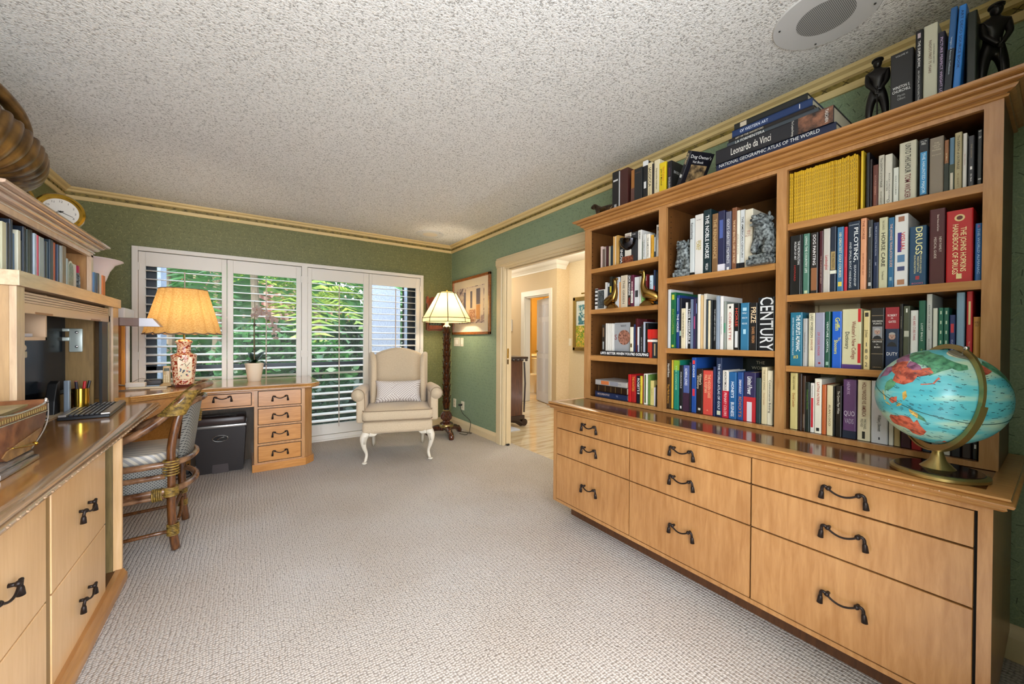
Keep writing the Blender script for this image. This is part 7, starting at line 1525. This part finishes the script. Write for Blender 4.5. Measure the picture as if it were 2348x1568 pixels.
def lash(p0, p1, r, n, name='lashing', flat=None):
    p0, p1 = Vector(p0), Vector(p1); d = (p1 - p0); q = MB(); ax = Vector((0, 0, 1)) if flat else d.normalized(); u = Vector((1, 0, 0)) if flat else ax.cross(Vector((.3, 1, .2))).normalized(); v = ax.cross(u)
    for k in range(n):
        c = p0 + d * (k + .5) / n; rr = r if not isinstance(r, tuple) else r[0] + (r[1] - r[0]) * k / n
        q.tube([c + u * math.cos(a) * rr + v * math.sin(a) * (min(rr, .036) if flat else rr) for a in [j * PI / 8 for j in range(16)]], .0045, 5, closed=True)
    q.build(name, WR, t, smooth='all')
for yy, s in ((2.883, 1), (3.337, -1)): lash((-.352, yy, .775), (-.262, yy + s * .04, .91), (.060, .029), 19, 'shoulder_wrap', True)
lash((-.352, 2.872, .44), (-.352, 2.872, .53), .034, 6); lash((-.43, 2.862, .34), (-.385, 2.862, .342), .032, 5); lash((-.353, 2.874, .325), (-.353, 2.874, .375), .033, 7)
lash((-.345, 2.885, .095), (-.345, 2.885, .16), .025, 7); lash((-.35, 3.32, .11), (-.35, 3.32, .15), .025, 4); lash((-.35, 3.32, .19), (-.352, 3.32, .22), .025, 3)
R_([(-.275, 3.26, .79), (-.262, 3.25, .72), (-.275, 3.25, .66), (-.30, 3.22, .55)], .012, 'bent_brace'); lash((-.262, 3.25, .75), (-.268, 3.25, .67), .018, 7)

# ------------------------------------------------------------------ wing armchair
FB = noisy('cream_upholstery', 'b8a488', 'cbb89c', 220, .8, .25, sheen=.2); FW = plain('d8d0c0', .45)
t = thing('wing_armchair', 'cream wing back armchair with white cabriole legs in the corner', 'armchair', (1.335, 4.06, 0), math.radians(-18.5))
def ab(q, name, mat=FB, par=None, sub=0): return q.build(name, mat, par or t, smooth='all', off=False, sub=sub)
ac_ = MB(); ac_.box(-.335, .335, -.335, .31, .285, .405, .035, seg=4); ab(ac_, 'seat_frame')
def cushion_bm(w, d, h, crown=.03, n=14):
    b = bmesh.new(); bmesh.ops.create_cube(b, size=1); bmesh.ops.subdivide_edges(b, edges=b.edges[:], cuts=n, use_grid_fill=True)
    for v in b.verts:
        x, y, z = v.co.x * 2, v.co.y * 2, v.co.z * 2
        e = max(abs(x), abs(y)); puff = (1 - abs(x) ** 4) * (1 - abs(y) ** 4)
        v.co = Vector((x * w / 2 * (1 - .03 * z * z), y * d / 2 * (1 - .03 * z * z), z * (h / 2 * (1 - .25 * e ** 8) + crown * .5 * puff)))
    bmesh.ops.smooth_vert(b, verts=b.verts[:], factor=.5, use_axis_x=True, use_axis_y=True, use_axis_z=True)
    return b
q = MB(); q.add(cushion_bm(.67, .60, .115, .05)); q.xf(Matrix.Translation((0, -.06, .465))); cu = ab(q, 'seat_cushion')
def loop(w, d, z, r=.05, y0=-.06):
    P = []
    for sx, sy, a0 in ((1, 1, 0), (-1, 1, PI / 2), (-1, -1, PI), (1, -1, 1.5 * PI)):
        for k in range(4):
            a = a0 + k * PI / 6; P.append((sx * (w / 2 - r) + r * math.cos(a), y0 + sy * (d / 2 - r) + r * math.sin(a), z))
    return P
PIP = plain('8c7860', .7)
for z in (.512, .418): q = MB(); q.tube(loop(.66, .59, z), .004, 6, closed=True); ab(q, 'piping', PIP, cu)
# back
def back_outline(s=1.0):
    return [(-.27 * s, .40), (-.275 * s, .7), (-.28 * s, .98), (-.26 * s, 1.05), (-.19 * s, 1.085), (-.09 * s, 1.115), (0, 1.125), (.09 * s, 1.115), (.19 * s, 1.085), (.26 * s, 1.05), (.28 * s, .98), (.275 * s, .7), (.27 * s, .40)]
BKM = Matrix.Translation((0, .235, 0)) @ Matrix.Rotation(math.radians(-9), 4, 'X') @ Matrix(((1, 0, 0, 0), (0, 0, -1, 0), (0, 1, 0, -.0), (0, 0, 0, 1)))
q = MB(); q.prism(back_outline(), -.045, .055, .03, mat=BKM); ab(q, 'backrest')
q = MB(); q.prism([(x * .93, z if z < .9 else z - .02) for x, z in back_outline()], .055, .075, .012, mat=BKM); ab(q, 'inner_back')
for s in (-1, 1):
    # wing
    w = [(.0, .50), (.15, .52), (.18, .72), (.18, .90), (.165, .99), (.11, 1.05), (.0, 1.075)]
    q = MB(); q.prism([(-a, b_) for a, b_ in w], -.028, .028, .02, mat=Matrix.Translation((s * .29, .19, 0)) @ Matrix.Rotation(math.radians(s * -14), 4, 'Z') @ Matrix(((0, 0, 1, 0), (1, 0, 0, 0), (0, 1, 0, 0), (0, 0, 0, 1)))); wg = ab(q, 'wing')
    q = MB(); q.tube([(s * (.262 + .0), .10, .64), (s * .265, .095, .85), (s * .268, .11, 1.02)], .004, 6, sm=4); ab(q, 'piping', PIP, wg)
    # rolled arm
    q = MB(); q.tube([(s * .375, -.30, .665), (s * .375, -.1, .67), (s * .345, .2, .675)], [.062, .06, .05], 20, sm=4)
    q.box(s * .35 - .042, s * .35 + .042, -.295, .22, .39, .66, .02); ar = ab(q, 'arm')
    q = MB(); pa = [(s * .375 + .058 * math.cos(a), -.3035, .665 + .058 * math.sin(a)) for a in [(-.35 + k * .22) * PI / 1.0 for k in range(8)]]
    pa = [(s * .375 + s * .058 * math.cos(a), -.3035, .665 + .058 * math.sin(a)) for a in [-1.0 + k * .38 for k in range(12)]] + [(s * .312, -.30, .60), (s * .312, -.297, .42)]
    q.tube(pa, .004, 6, sm=2); ab(q, 'piping', PIP, ar)
    # cabriole front legs
    q = MB(); X = s * .30; q.tube([(X, -.29, .29), (X + s * .022, -.315, .245), (X + s * .018, -.315, .17), (X - s * .004, -.295, .09), (X + s * .003, -.305, .035), (X + s * .012, -.33, .014)], [.042, .036, .022, .014, .015, .011], 14, sm=5)
    q.ball((X + s * .012, -.33, .012), .026, 12, sc=(1, 1.2, .45)); lg = ab(q, 'leg', FW)
    q = MB(); q.tube([(X - s * .03, -.325, .285), (X - s * .07, -.31, .275), (X - s * .10, -.30, .285)], [.022, .016, .006], 8, sm=3)
    for k in range(3): q.tube([(X + s * (.0 + .012 * k - .012), -.362, .27), (X + s * (.01 + .008 * k - .008), -.358, .20)], .003, 5)
    ab(q, 'carving', FW, lg)
    q = MB(); q.tube([(s * .27, .26, .29), (s * .27, .29, .12), (s * .27, .33, .008)], [.024, .021, .019], 4, sm=2); ab(q, 'leg', FW)
q = MB(); 
for k in range(7): q.ball((-.3 + .1 * k, -.3365, .412), .003, 5)
# pillow
t2_ = thing('lumbar_pillow', 'rectangular white and grey hatched lumbar pillow leaning in the armchair', 'pillow', (1.335, 4.06, 0), math.radians(-18.5))
m_, nt, b = new_mat('hatched_cotton'); L = nt.links.new; tc = N(nt, 'ShaderNodeTexCoord')
w1 = N(nt, 'ShaderNodeTexWave', i_Scale=22.0, bands_direction='DIAGONAL'); w2 = N(nt, 'ShaderNodeTexWave', i_Scale=22.0, bands_direction='DIAGONAL'); mp = N(nt, 'ShaderNodeMapping'); mp.inputs['Scale'].default_value = (-1, 1, 1); mp1 = N(nt, 'ShaderNodeMapping')
L(tc.outputs['Object'], mp1.inputs[0]); L(mp1.outputs[0], w1.inputs['Vector']); L(tc.outputs['Object'], mp.inputs[0]); L(mp.outputs[0], w2.inputs['Vector'])
vz = N(nt, 'ShaderNodeTexVoronoi', i_Scale=9.0); L(tc.outputs['Object'], vz.inputs['Vector']); sc_ = N(nt, 'ShaderNodeSeparateXYZ'); L(vz.outputs['Color'], sc_.inputs[0]); gt = N(nt, 'ShaderNodeMath', operation='GREATER_THAN'); gt.inputs[1].default_value = .5; L(sc_.outputs[0], gt.inputs[0])
mx = N(nt, 'ShaderNodeMix', data_type='FLOAT'); L(gt.outputs[0], mx.inputs[0]); L(w1.outputs['Fac'], mx.inputs[2]); L(w2.outputs['Fac'], mx.inputs[3]); r = ramp(nt, [(.35, 'a89c98'), (.55, 'd8d2cc')]); L(mx.outputs[0], r.inputs[0]); L(r.outputs[0], b.inputs['Base Color']); b.inputs['Roughness'].default_value = .85
bb = bmesh.new(); bmesh.ops.create_cube(bb, size=1); bmesh.ops.subdivide_edges(bb, edges=bb.edges[:], cuts=16, use_grid_fill=True)
for v in bb.verts:
    x, y, z = v.co.x * 2, v.co.y * 2, v.co.z * 2
    pf = max(0, (1 - x ** 4)) ** .5 * max(0, (1 - z ** 4)) ** .5
    v.co = Vector((x * .235 * (1 - .07 * (1 - z * z)), y * (.008 + .062 * pf), z * .12 * (1 - .10 * (1 - x * x))))
bmesh.ops.transform(bb, matrix=Matrix.Translation((.0, -.005, .655)) @ Matrix.Rotation(math.radians(-16), 4, 'X'), verts=bb.verts[:])
q = MB(); q.add(bb); q.build('pillow_cover', m_, t2_, smooth='all', off=False)

# ------------------------------------------------------------------ carved floor lamp
FX, FY = 2.07, 4.44
t = thing('floor_lamp', 'lit carved wooden floor lamp with octagonal cream shade in the corner', 'lamp', (FX, FY, 0)); CW = wood('carved_wood', '1e0e08', '6a3418', .22, (10, 10, 2), coat=.6)
q = MB()
for k in range(3):
    a = math.radians(-100 + 120 * k); d = Vector((math.cos(a), math.sin(a), 0)); c0 = Vector((FX, FY, 0))
    q.tube([c0 + d * .04 + Vector((0, 0, .10)), c0 + d * .15 + Vector((0, 0, .085)), c0 + d * .215 + Vector((0, 0, .05))], [.045, .035, .03], 10, sm=4)
    q.tube([c0 + d * .20 + Vector((0, 0, .07)), c0 + d * .235 + Vector((0, 0, .03)), c0 + d * .225 + Vector((0, 0, .006))], [.034, .036, .03], 10, sm=3)
q.build('tripod_base', CW, t, smooth='all')
q = MB(); q.lathe([(.085, .11), (.09, .125), (.09, .135), (.08, .15)], (FX, FY, 0), 32); q.build('gilt_ring', M['gold'], t, smooth=True)
q = MB(); q.lathe([(.078, .148), (.075, .16), (.045, .175), (.042, .19), (.065, .215), (.07, .245), (.055, .285), (.04, .3), (.042, .31)], (FX, FY, 0), 32, flute=.06, nfl=16); q.build('baluster', CW, t, smooth=True)
q = MB(); q.lathe([(.043, .31), (.048, .318), (.043, .326)], (FX, FY, 0), 24); q.build('collar', M['gold'], t, smooth=True)
q = MB(); q.lathe([(.034, .32), (.034, 1.36), (.03, 1.37)], (FX, FY, 0), 20); q.build('shaft', plain('1a0c06', .4), t, smooth=True)
q = MB(); nr_ = 14
for j in range(nr_):
    z = .335 + j * .0725
    for k in range(6):
        a = 2 * PI * k / 6 + (PI / 6 if j % 2 else 0); d = Vector((math.cos(a), math.sin(a), 0)); s = Vector((-d.y, d.x, 0)); c = Vector((FX, FY, z))
        b = bmesh.new(); L_ = .10; rows = []
        for i in range(6):
            f = i / 5; w = .021 * math.sin(PI * (f * .8 + .2)) ** .8 + .0005; o = .034 + .012 * math.sin(PI * f * .5) + (.008 if f > .9 else 0)
            zz = L_ * f; p = c + d * o + Vector((0, 0, zz)); rows.append([b.verts.new(p - s * w - d * .006), b.verts.new(p + d * .004), b.verts.new(p + s * w - d * .006)])
        for i in range(5):
            for m2 in range(2): b.faces.new((rows[i][m2], rows[i][m2 + 1], rows[i + 1][m2 + 1], rows[i + 1][m2]))
        bmesh.ops.solidify(b, geom=b.faces[:], thickness=-.004); q.add(b)
q.build('carved_leaves', wood('leaf_carving', '32160a', '8c4c22', .22, (14, 14, 4), coat=.7), t, smooth='all')
q = MB(); q.lathe([(.04, 1.36), (.046, 1.37), (.04, 1.38), (.028, 1.385), (.02, 1.42), (.012, 1.44), (.012, 1.5)], (FX, FY, 0), 20); q.build('candle_cup', plain('d8c8a0', .4), t, smooth=True)
mfs, nt, b = new_mat('cream_silk_shade'); b.inputs['Base Color'].default_value = srgb('ecd8a8'); b.inputs['Roughness'].default_value = .8
tl_ = N(nt, 'ShaderNodeBsdfTranslucent'); tl_.inputs[0].default_value = srgb('f0d8a0'); mxs = N(nt, 'ShaderNodeMixShader'); mxs.inputs[0].default_value = .45
no = N(nt, 'ShaderNodeTexNoise', i_Scale=120.0); bu = N(nt, 'ShaderNodeBump', i_Strength=.1, i_Distance=.001); nt.links.new(no.outputs['Fac'], bu.inputs['Height']); nt.links.new(bu.outputs[0], b.inputs['Normal'])
nt.links.new(b.outputs[0], mxs.inputs[1]); nt.links.new(tl_.outputs[0], mxs.inputs[2]); nt.links.new(mxs.outputs[0], nt.nodes['Material Output'].inputs[0])
def oct_ring(R, z): return [Vector((FX + R * math.cos(PI / 8 + k * PI / 4), FY + R * math.sin(PI / 8 + k * PI / 4), z)) for k in range(8)]
lv = [oct_ring(.30, 1.425), oct_ring(.295, 1.475), oct_ring(.20, 1.64), oct_ring(.115, 1.79), oct_ring(.09, 1.80)]
b_ = bmesh.new(); vv = [[b_.verts.new(p) for p in r_] for r_ in lv]
for j in range(4):
    for k in range(8): b_.faces.new((vv[j][k], vv[j][(k + 1) % 8], vv[j + 1][(k + 1) % 8], vv[j + 1][k]))
q = MB(); q.add(b_); q.build('lamp_shade', mfs, t)
q = MB()
for k in range(8): q.tube([r_[k] for r_ in lv[:4]], .0045, 6)
for r_ in (lv[0], lv[1], lv[3]): q.tube(r_, .004, 6, closed=True)
q.build('shade_braid', plain('2c2014', .8), t)
q = MB(); q.lathe([(.0, 1.80), (.012, 1.805), (.008, 1.815), (.012, 1.825), (0, 1.835)], (FX, FY, 0), 12); q.build('finial', M['brass'], t, smooth=True)
light('floor_lamp_bulb', 'POINT', (FX, FY, 1.58), 7.5, (1, .86, .66), .04)
tag(MB().tube([(FX + .16, FY - .05, .012), (FX + .2, FY - .14, .01), (FX + .27, FY - .06, .01), (FX + .22, FY + .05, .01), (FX + .3, FY - .1, .012), (2.34, 4.33, .02), (2.40, 4.42, .14), (2.405, 4.62, .2), (2.40, 4.68, .25), (2.40, 4.70, .31)], .004, 6, sm=10).build('lamp_cord', plain('3c3020', .5), smooth=True), 'tangled dark lamp cord running from the floor lamp to the outlet', 'cord')
tag(MB().box(2.37, 2.42, 4.685, 4.71, .305, .33, .005).build('plug', M['black']), 'black plug pushed into the wall outlet', 'plug')

# wall shelf behind the lamp and framed print
t = thing('wall_shelf', 'small carved reddish wooden wall shelf half hidden behind the floor lamp shade', 'shelf', (2.16, 5.0, 1.55)); WS = wood('red_maple', '6c2c10', 'a04c20', .3, (7, 7, 1))
half = [(.0, 1.80), (.05, 1.79), (.075, 1.765), (.1, 1.81), (.125, 1.79), (.125, 1.34), (.09, 1.325), (.0, 1.33)]
pts = [(2.16 + a, b_) for a, b_ in half] + [(2.16 - a, b_) for a, b_ in half[::-1]]
FRT = Matrix(((1, 0, 0, 0), (0, 0, -1, 0), (0, 1, 0, 0), (0, 0, 0, 1)))
q = MB(); q.prism(pts, -5.045, -5.03, .002, mat=Matrix(((1, 0, 0, 0), (0, 0, -1, 0), (0, 1, 0, 0), (0, 0, 0, 1)))); q.build('back_board', WS, t)
q = MB()
for s in (-1, 1): q.box(2.16 + s * .12 - .008, 2.16 + s * .12 + .008, 4.97, 5.03, 1.34, 1.70, .002)
q.box(2.05, 2.27, 4.96, 5.03, 1.35, 1.365, .002).box(2.05, 2.27, 4.96, 4.972, 1.365, 1.40, .002); q.build('tray', WS, t)
tag(MB().box(2.07, 2.25, 4.985, 5.02, 1.3655, 1.50, .004).build('glass_bottle_row', noisy('dark_glassware', '14201c', '5c6c64', 50, .15, 0)), 'dark glassware standing in the little wall shelf', 'glassware')
t = thing('framed_print', 'watercolour print of a house doorway in a brown frame on the green wall', 'picture', (XR, 4.46, 1.65))
PY0, PY1, PZ0, PZ1 = 3.95, 4.972, 1.275, 2.032
q = MB()
for (a, b_, c, d) in ((PY0, PY1, PZ0, PZ0 + .035), (PY0, PY1, PZ1 - .035, PZ1), (PY0, PY0 + .035, PZ0, PZ1), (PY1 - .035, PY1, PZ0, PZ1)): q.box(XR - .03, XR - .002, a, b_, c, d, .005)
q.build('frame', wood('print_frame', '7c4414', 'a8642c', .25, (6, 3, 6)), t)
MB().box(XR - .012, XR - .006, PY0 + .03, PY1 - .03, PZ0 + .03, PZ1 - .03).build('mat_board', plain('d8cbb0', .6), t)
PX = XR - .0125
MB().box(PX, PX + .001, 4.10, 4.85, 1.42, 1.90).build('watercolour', art('watercolour_leaves', [(.35, '3c3440'), (.45, '8c6c74'), (.52, 'c0b0a8'), (.62, 'd4c8b4')], 12), t)
q = MB(); q.box(PX - .001, PX, 4.12, 4.58, 1.52, 1.89); q.build('painted_wall', plain('cdbfae', .6), t)
q = MB()
for a in (4.62, 4.44, ): q.box(PX - .0015, PX - .0008, a - .035, a + .02, 1.62, 1.84)
q.box(PX - .0015, PX - .0008, 4.2, 4.30, 1.66, 1.86); q.build('painted_windows', plain('3c3c58', .6), t)
q = MB(); q.box(PX - .002, PX - .001, 4.2, 4.30, 1.47, 1.655); q.build('painted_door', plain('b87c30', .6), t)
q = MB(); q.box(PX - .0015, PX, 4.32, 4.5, 1.44, 1.6); q.build('painted_shrubs', art('paint_shrubs', [(.35, '5c2c24'), (.5, 'a86c44'), (.65, 'd0b8a0')], 30), t)
gl_, nt, b = new_mat('picture_glass'); b.inputs['Alpha'].default_value = .06; b.inputs['Roughness'].default_value = .03
MB().box(XR - .02, XR - .018, PY0 + .03, PY1 - .03, PZ0 + .03, PZ1 - .03).build('glazing', gl_, t)
# ------------------------------------------------------------------ garden seen through the shutters
GR_ = noisy('lawn', '2c4c1c', '5c7c34', 12, .9, .5)
tag(MB().box(-12, 14, 5.25, 40, -.25, -.15).build('garden_ground', GR_), kind='structure')
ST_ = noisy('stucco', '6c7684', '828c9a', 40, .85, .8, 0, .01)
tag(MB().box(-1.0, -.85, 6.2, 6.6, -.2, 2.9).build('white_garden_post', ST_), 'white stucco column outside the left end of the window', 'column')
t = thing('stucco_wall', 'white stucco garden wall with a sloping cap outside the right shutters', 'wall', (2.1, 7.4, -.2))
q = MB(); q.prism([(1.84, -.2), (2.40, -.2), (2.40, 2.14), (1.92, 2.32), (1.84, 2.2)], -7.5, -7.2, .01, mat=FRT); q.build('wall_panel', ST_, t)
LM = []
for nm, c1, c2 in (('leaf_dark', '0c2810', '1c4c20'), ('leaf_mid', '12401a', '3c7030'), ('leaf_lime', '446c18', '8c9c34'), ('leaf_red', '3c1018', '7c2c38')):
    m_ = noisy(nm, c1, c2, 5, .35, 0); nt = m_.node_tree; b = nt.nodes['Principled BSDF']
    tl_ = N(nt, 'ShaderNodeBsdfTranslucent'); tl_.inputs[0].default_value = srgb(c2); mxs = N(nt, 'ShaderNodeMixShader'); mxs.inputs[0].default_value = .35
    nt.links.new(b.outputs[0], mxs.inputs[1]); nt.links.new(tl_.outputs[0], mxs.inputs[2]); nt.links.new(mxs.outputs[0], nt.nodes['Material Output'].inputs[0]); LM.append(m_)
def bush(name, label, cat, c, R, n, size, mi, group=None, seed=1):
    rnd = random.Random(seed); t = thing(name, label, cat, (c[0], c[1], -.15), group=group)
    me = bpy.data.meshes.new('foliage'); V = []; F = []
    for k in range(n):
        while True:
            p = Vector((rnd.uniform(-1, 1), rnd.uniform(-1, 1), rnd.uniform(-1, 1)))
            if .35 < p.length < 1: break
        p = Vector((c[0] + p.x * R[0], c[1] + p.y * R[1], c[2] + p.z * R[2])) - Vector(t.location)
        u = Vector((rnd.gauss(0, 1), rnd.gauss(0, 1), rnd.gauss(0, .6))).normalized(); w = u.cross(Vector((rnd.gauss(0, 1), rnd.gauss(0, 1), rnd.gauss(0, 1)))).normalized()
        L = size * rnd.uniform(.6, 1.3); W = L * .32; i = len(V)
        V += [p, p + u * L * .5 + w * W, p + u * L, p + u * L * .5 - w * W]; F.append((i, i + 1, i + 2, i + 3))
    me.from_pydata(V, [], F); me.materials.append(LM[mi]); o = bpy.data.objects.new('foliage', me); COL.objects.link(o); o.parent = t
    q = MB()
    for k in range(3): a = rnd.uniform(0, 6.28); q.tube([(c[0], c[1], -.15), (c[0] + .15 * math.cos(a), c[1] + .15 * math.sin(a), c[2] * .5), (c[0] + R[0] * .5 * math.cos(a), c[1] + R[1] * .5 * math.sin(a), c[2])], [.04, .03, .012], 6, sm=3)
    q.build('stem', plain('4c3c2c', .8), t)
    return t
G = 'hedge shrubs outside the window'
for k, (x, y, z, rx, rz, n, mi) in enumerate(((-1.1, 9.0, .5, .9, .6, 1500, 0), (.35, 8.2, .75, .85, .75, 2600, 1), (1.1, 7.9, .6, .6, .6, 2000, 1), (2.3, 9.3, .9, .9, .8, 1600, 0), (-.1, 7.0, .1, .8, .3, 1400, 0), (1.25, 6.6, .15, .8, .38, 1800, 0), (1.8, 6.4, .1, .5, .36, 1200, 1), (-.95, 7.2, .2, .5, .28, 700, 3), (2.45, 9.0, 1.2, .35, .9, 900, 1))):
    bush('garden_shrub', ('dark green shrub at the far left of the garden', 'broad glossy hedge shrub behind the orchid', 'hedge shrub beside the stucco wall', 'dark shrub behind the stucco wall', 'low shrub in front of the hedge on the left', 'low shrub nearest the third shutter panel', 'low shrub at the foot of the stucco wall', 'small red flowering shrub behind the table lamp', 'tall narrow shrub in the gap right of the stucco wall')[k], 'shrub', (x, y, z), (rx, .55, rz), n, .15, mi, G, k)
def palm(c, H, n, L, mi, label, seed):
    rnd = random.Random(seed); t = thing('palm', label, 'palm', (c[0], c[1], -.15), group='palms outside the window')
    MB().tube([(c[0], c[1], -.15), (c[0] + .05, c[1], H * .5), (c[0], c[1], H)], [.10, .08, .06], 10, sm=4).build('trunk', plain('6c5c48', .8), t)
    V = []; F = []
    for k in range(n):
        a = 2 * PI * k / n + rnd.uniform(-.2, .2); el = rnd.uniform(-.2, .9); d = Vector((math.cos(a), math.sin(a), 0)); s = Vector((-d.y, d.x, 0))
        P = [Vector((c[0], c[1], H)) + d * L * f * math.cos(el) + Vector((0, 0, L * (math.sin(el) * f - .75 * f * f))) for f in [i / 14 for i in range(15)]]
        for i in range(1, 15):
            for sg in (-1, 1):
                b0 = P[i] - Vector(t.location); w = L * .30 * math.sin(PI * (i / 15) ** .7) + .03; e = s * sg * w + d * w * .55 - Vector((0, 0, w * .35)); j = len(V); th = (P[i] - P[i - 1]) * .42
                V += [b0 - th * .5, b0 + e, b0 + th * .9]; F.append((j, j + 1, j + 2))
    me = bpy.data.meshes.new('fronds'); me.from_pydata(V, [], F); me.materials.append(LM[mi]); o = bpy.data.objects.new('fronds', me); COL.objects.link(o); o.parent = t
for k, a in enumerate((((.1, 8.8), 2.6, 13, 1.7, 1, 'tall palm with arching fronds beyond the leftmost shutter panel'), ((-1.2, 9.2), 2.5, 11, 1.5, 1, 'palm at the far left of the garden'), ((1.2, 9.0), 2.1, 13, 1.3, 2, 'yellow green palm beyond the third shutter panel'), ((1.1, 10.5), 3.2, 13, 1.8, 2, 'distant tall lime coloured palm'), ((2.4, 9.6), 3.0, 12, 1.6, 1, 'palm rising behind the stucco wall'), ((-.6, 11.0), 3.4, 12, 2.0, 2, 'distant palm left of the tiled roof'))): palm(*a, k)
t = thing('neighbour_house', 'neighbouring house with pink tiled roof glimpsed through the palms', 'house', (.4, 15.5, -.15))
MB().box(-3.5, 3.5, 15, 20, -.15, 1.9).build('walls', plain('c8b8a4', .8), t)
mr, nt, b = new_mat('pink_roof_tiles'); ge = N(nt, 'ShaderNodeTexCoord'); wv = N(nt, 'ShaderNodeTexWave', i_Scale=1.6); wv.bands_direction = 'X'; nt.links.new(ge.outputs['Object'], wv.inputs['Vector']); r = ramp(nt, [(.2, '9c5c50'), (.8, 'dca898')]); nt.links.new(wv.outputs['Fac'], r.inputs[0]); nt.links.new(r.outputs[0], b.inputs['Base Color']); b.inputs['Roughness'].default_value = .8
q = MB(); q.prism([(-3.9, 1.8), (3.9, 1.8), (2.2, 3.3), (-2.2, 3.3)], -20, -14.6, mat=FRT); q.build('roof', mr, t)
t = thing('background_trees', 'dense mass of trees closing the view behind the garden', 'trees', (0, 13, -.15)); t['kind'] = 'stuff'
rnd = random.Random(5); V = []; F = []
for k in range(9000):
    p = Vector((rnd.uniform(-9, 8), rnd.uniform(11.5, 13.5), rnd.uniform(-.1, 5.2) ** 1.0)); 
    if .2 < p.x < 1.2 and 1.5 < p.z < 2.6: continue
    u = Vector((rnd.gauss(0, 1), rnd.gauss(0, .5), rnd.gauss(0, 1))).normalized(); w = u.cross(Vector((0, 1, .3))).normalized(); L = rnd.uniform(.2, .42); W = L * .3; i = len(V); p -= Vector(t.location)
    V += [p, p + u * L * .5 + w * W, p + u * L, p + u * L * .5 - w * W]; F.append((i, i + 1, i + 2, i + 3))
me = bpy.data.meshes.new('foliage'); me.from_pydata(V, [], F); me.materials.append(LM[1]); o = bpy.data.objects.new('foliage', me); COL.objects.link(o); o.parent = t; o['kind'] = 'stuff'

# ------------------------------------------------------------------ lettering becomes plain mesh
dg = bpy.context.evaluated_depsgraph_get(); dg.update()
for o in [o for o in SC.objects if o.type == 'FONT']:
    me = bpy.data.meshes.new_from_object(o.evaluated_get(dg))
    n = bpy.data.objects.new('lettering', me); COL.objects.link(n); n.parent = o.parent; n.location = o.location; n.rotation_euler = o.rotation_euler; n.scale = o.scale
    nm = o.name; bpy.data.objects.remove(o); n.name = nm
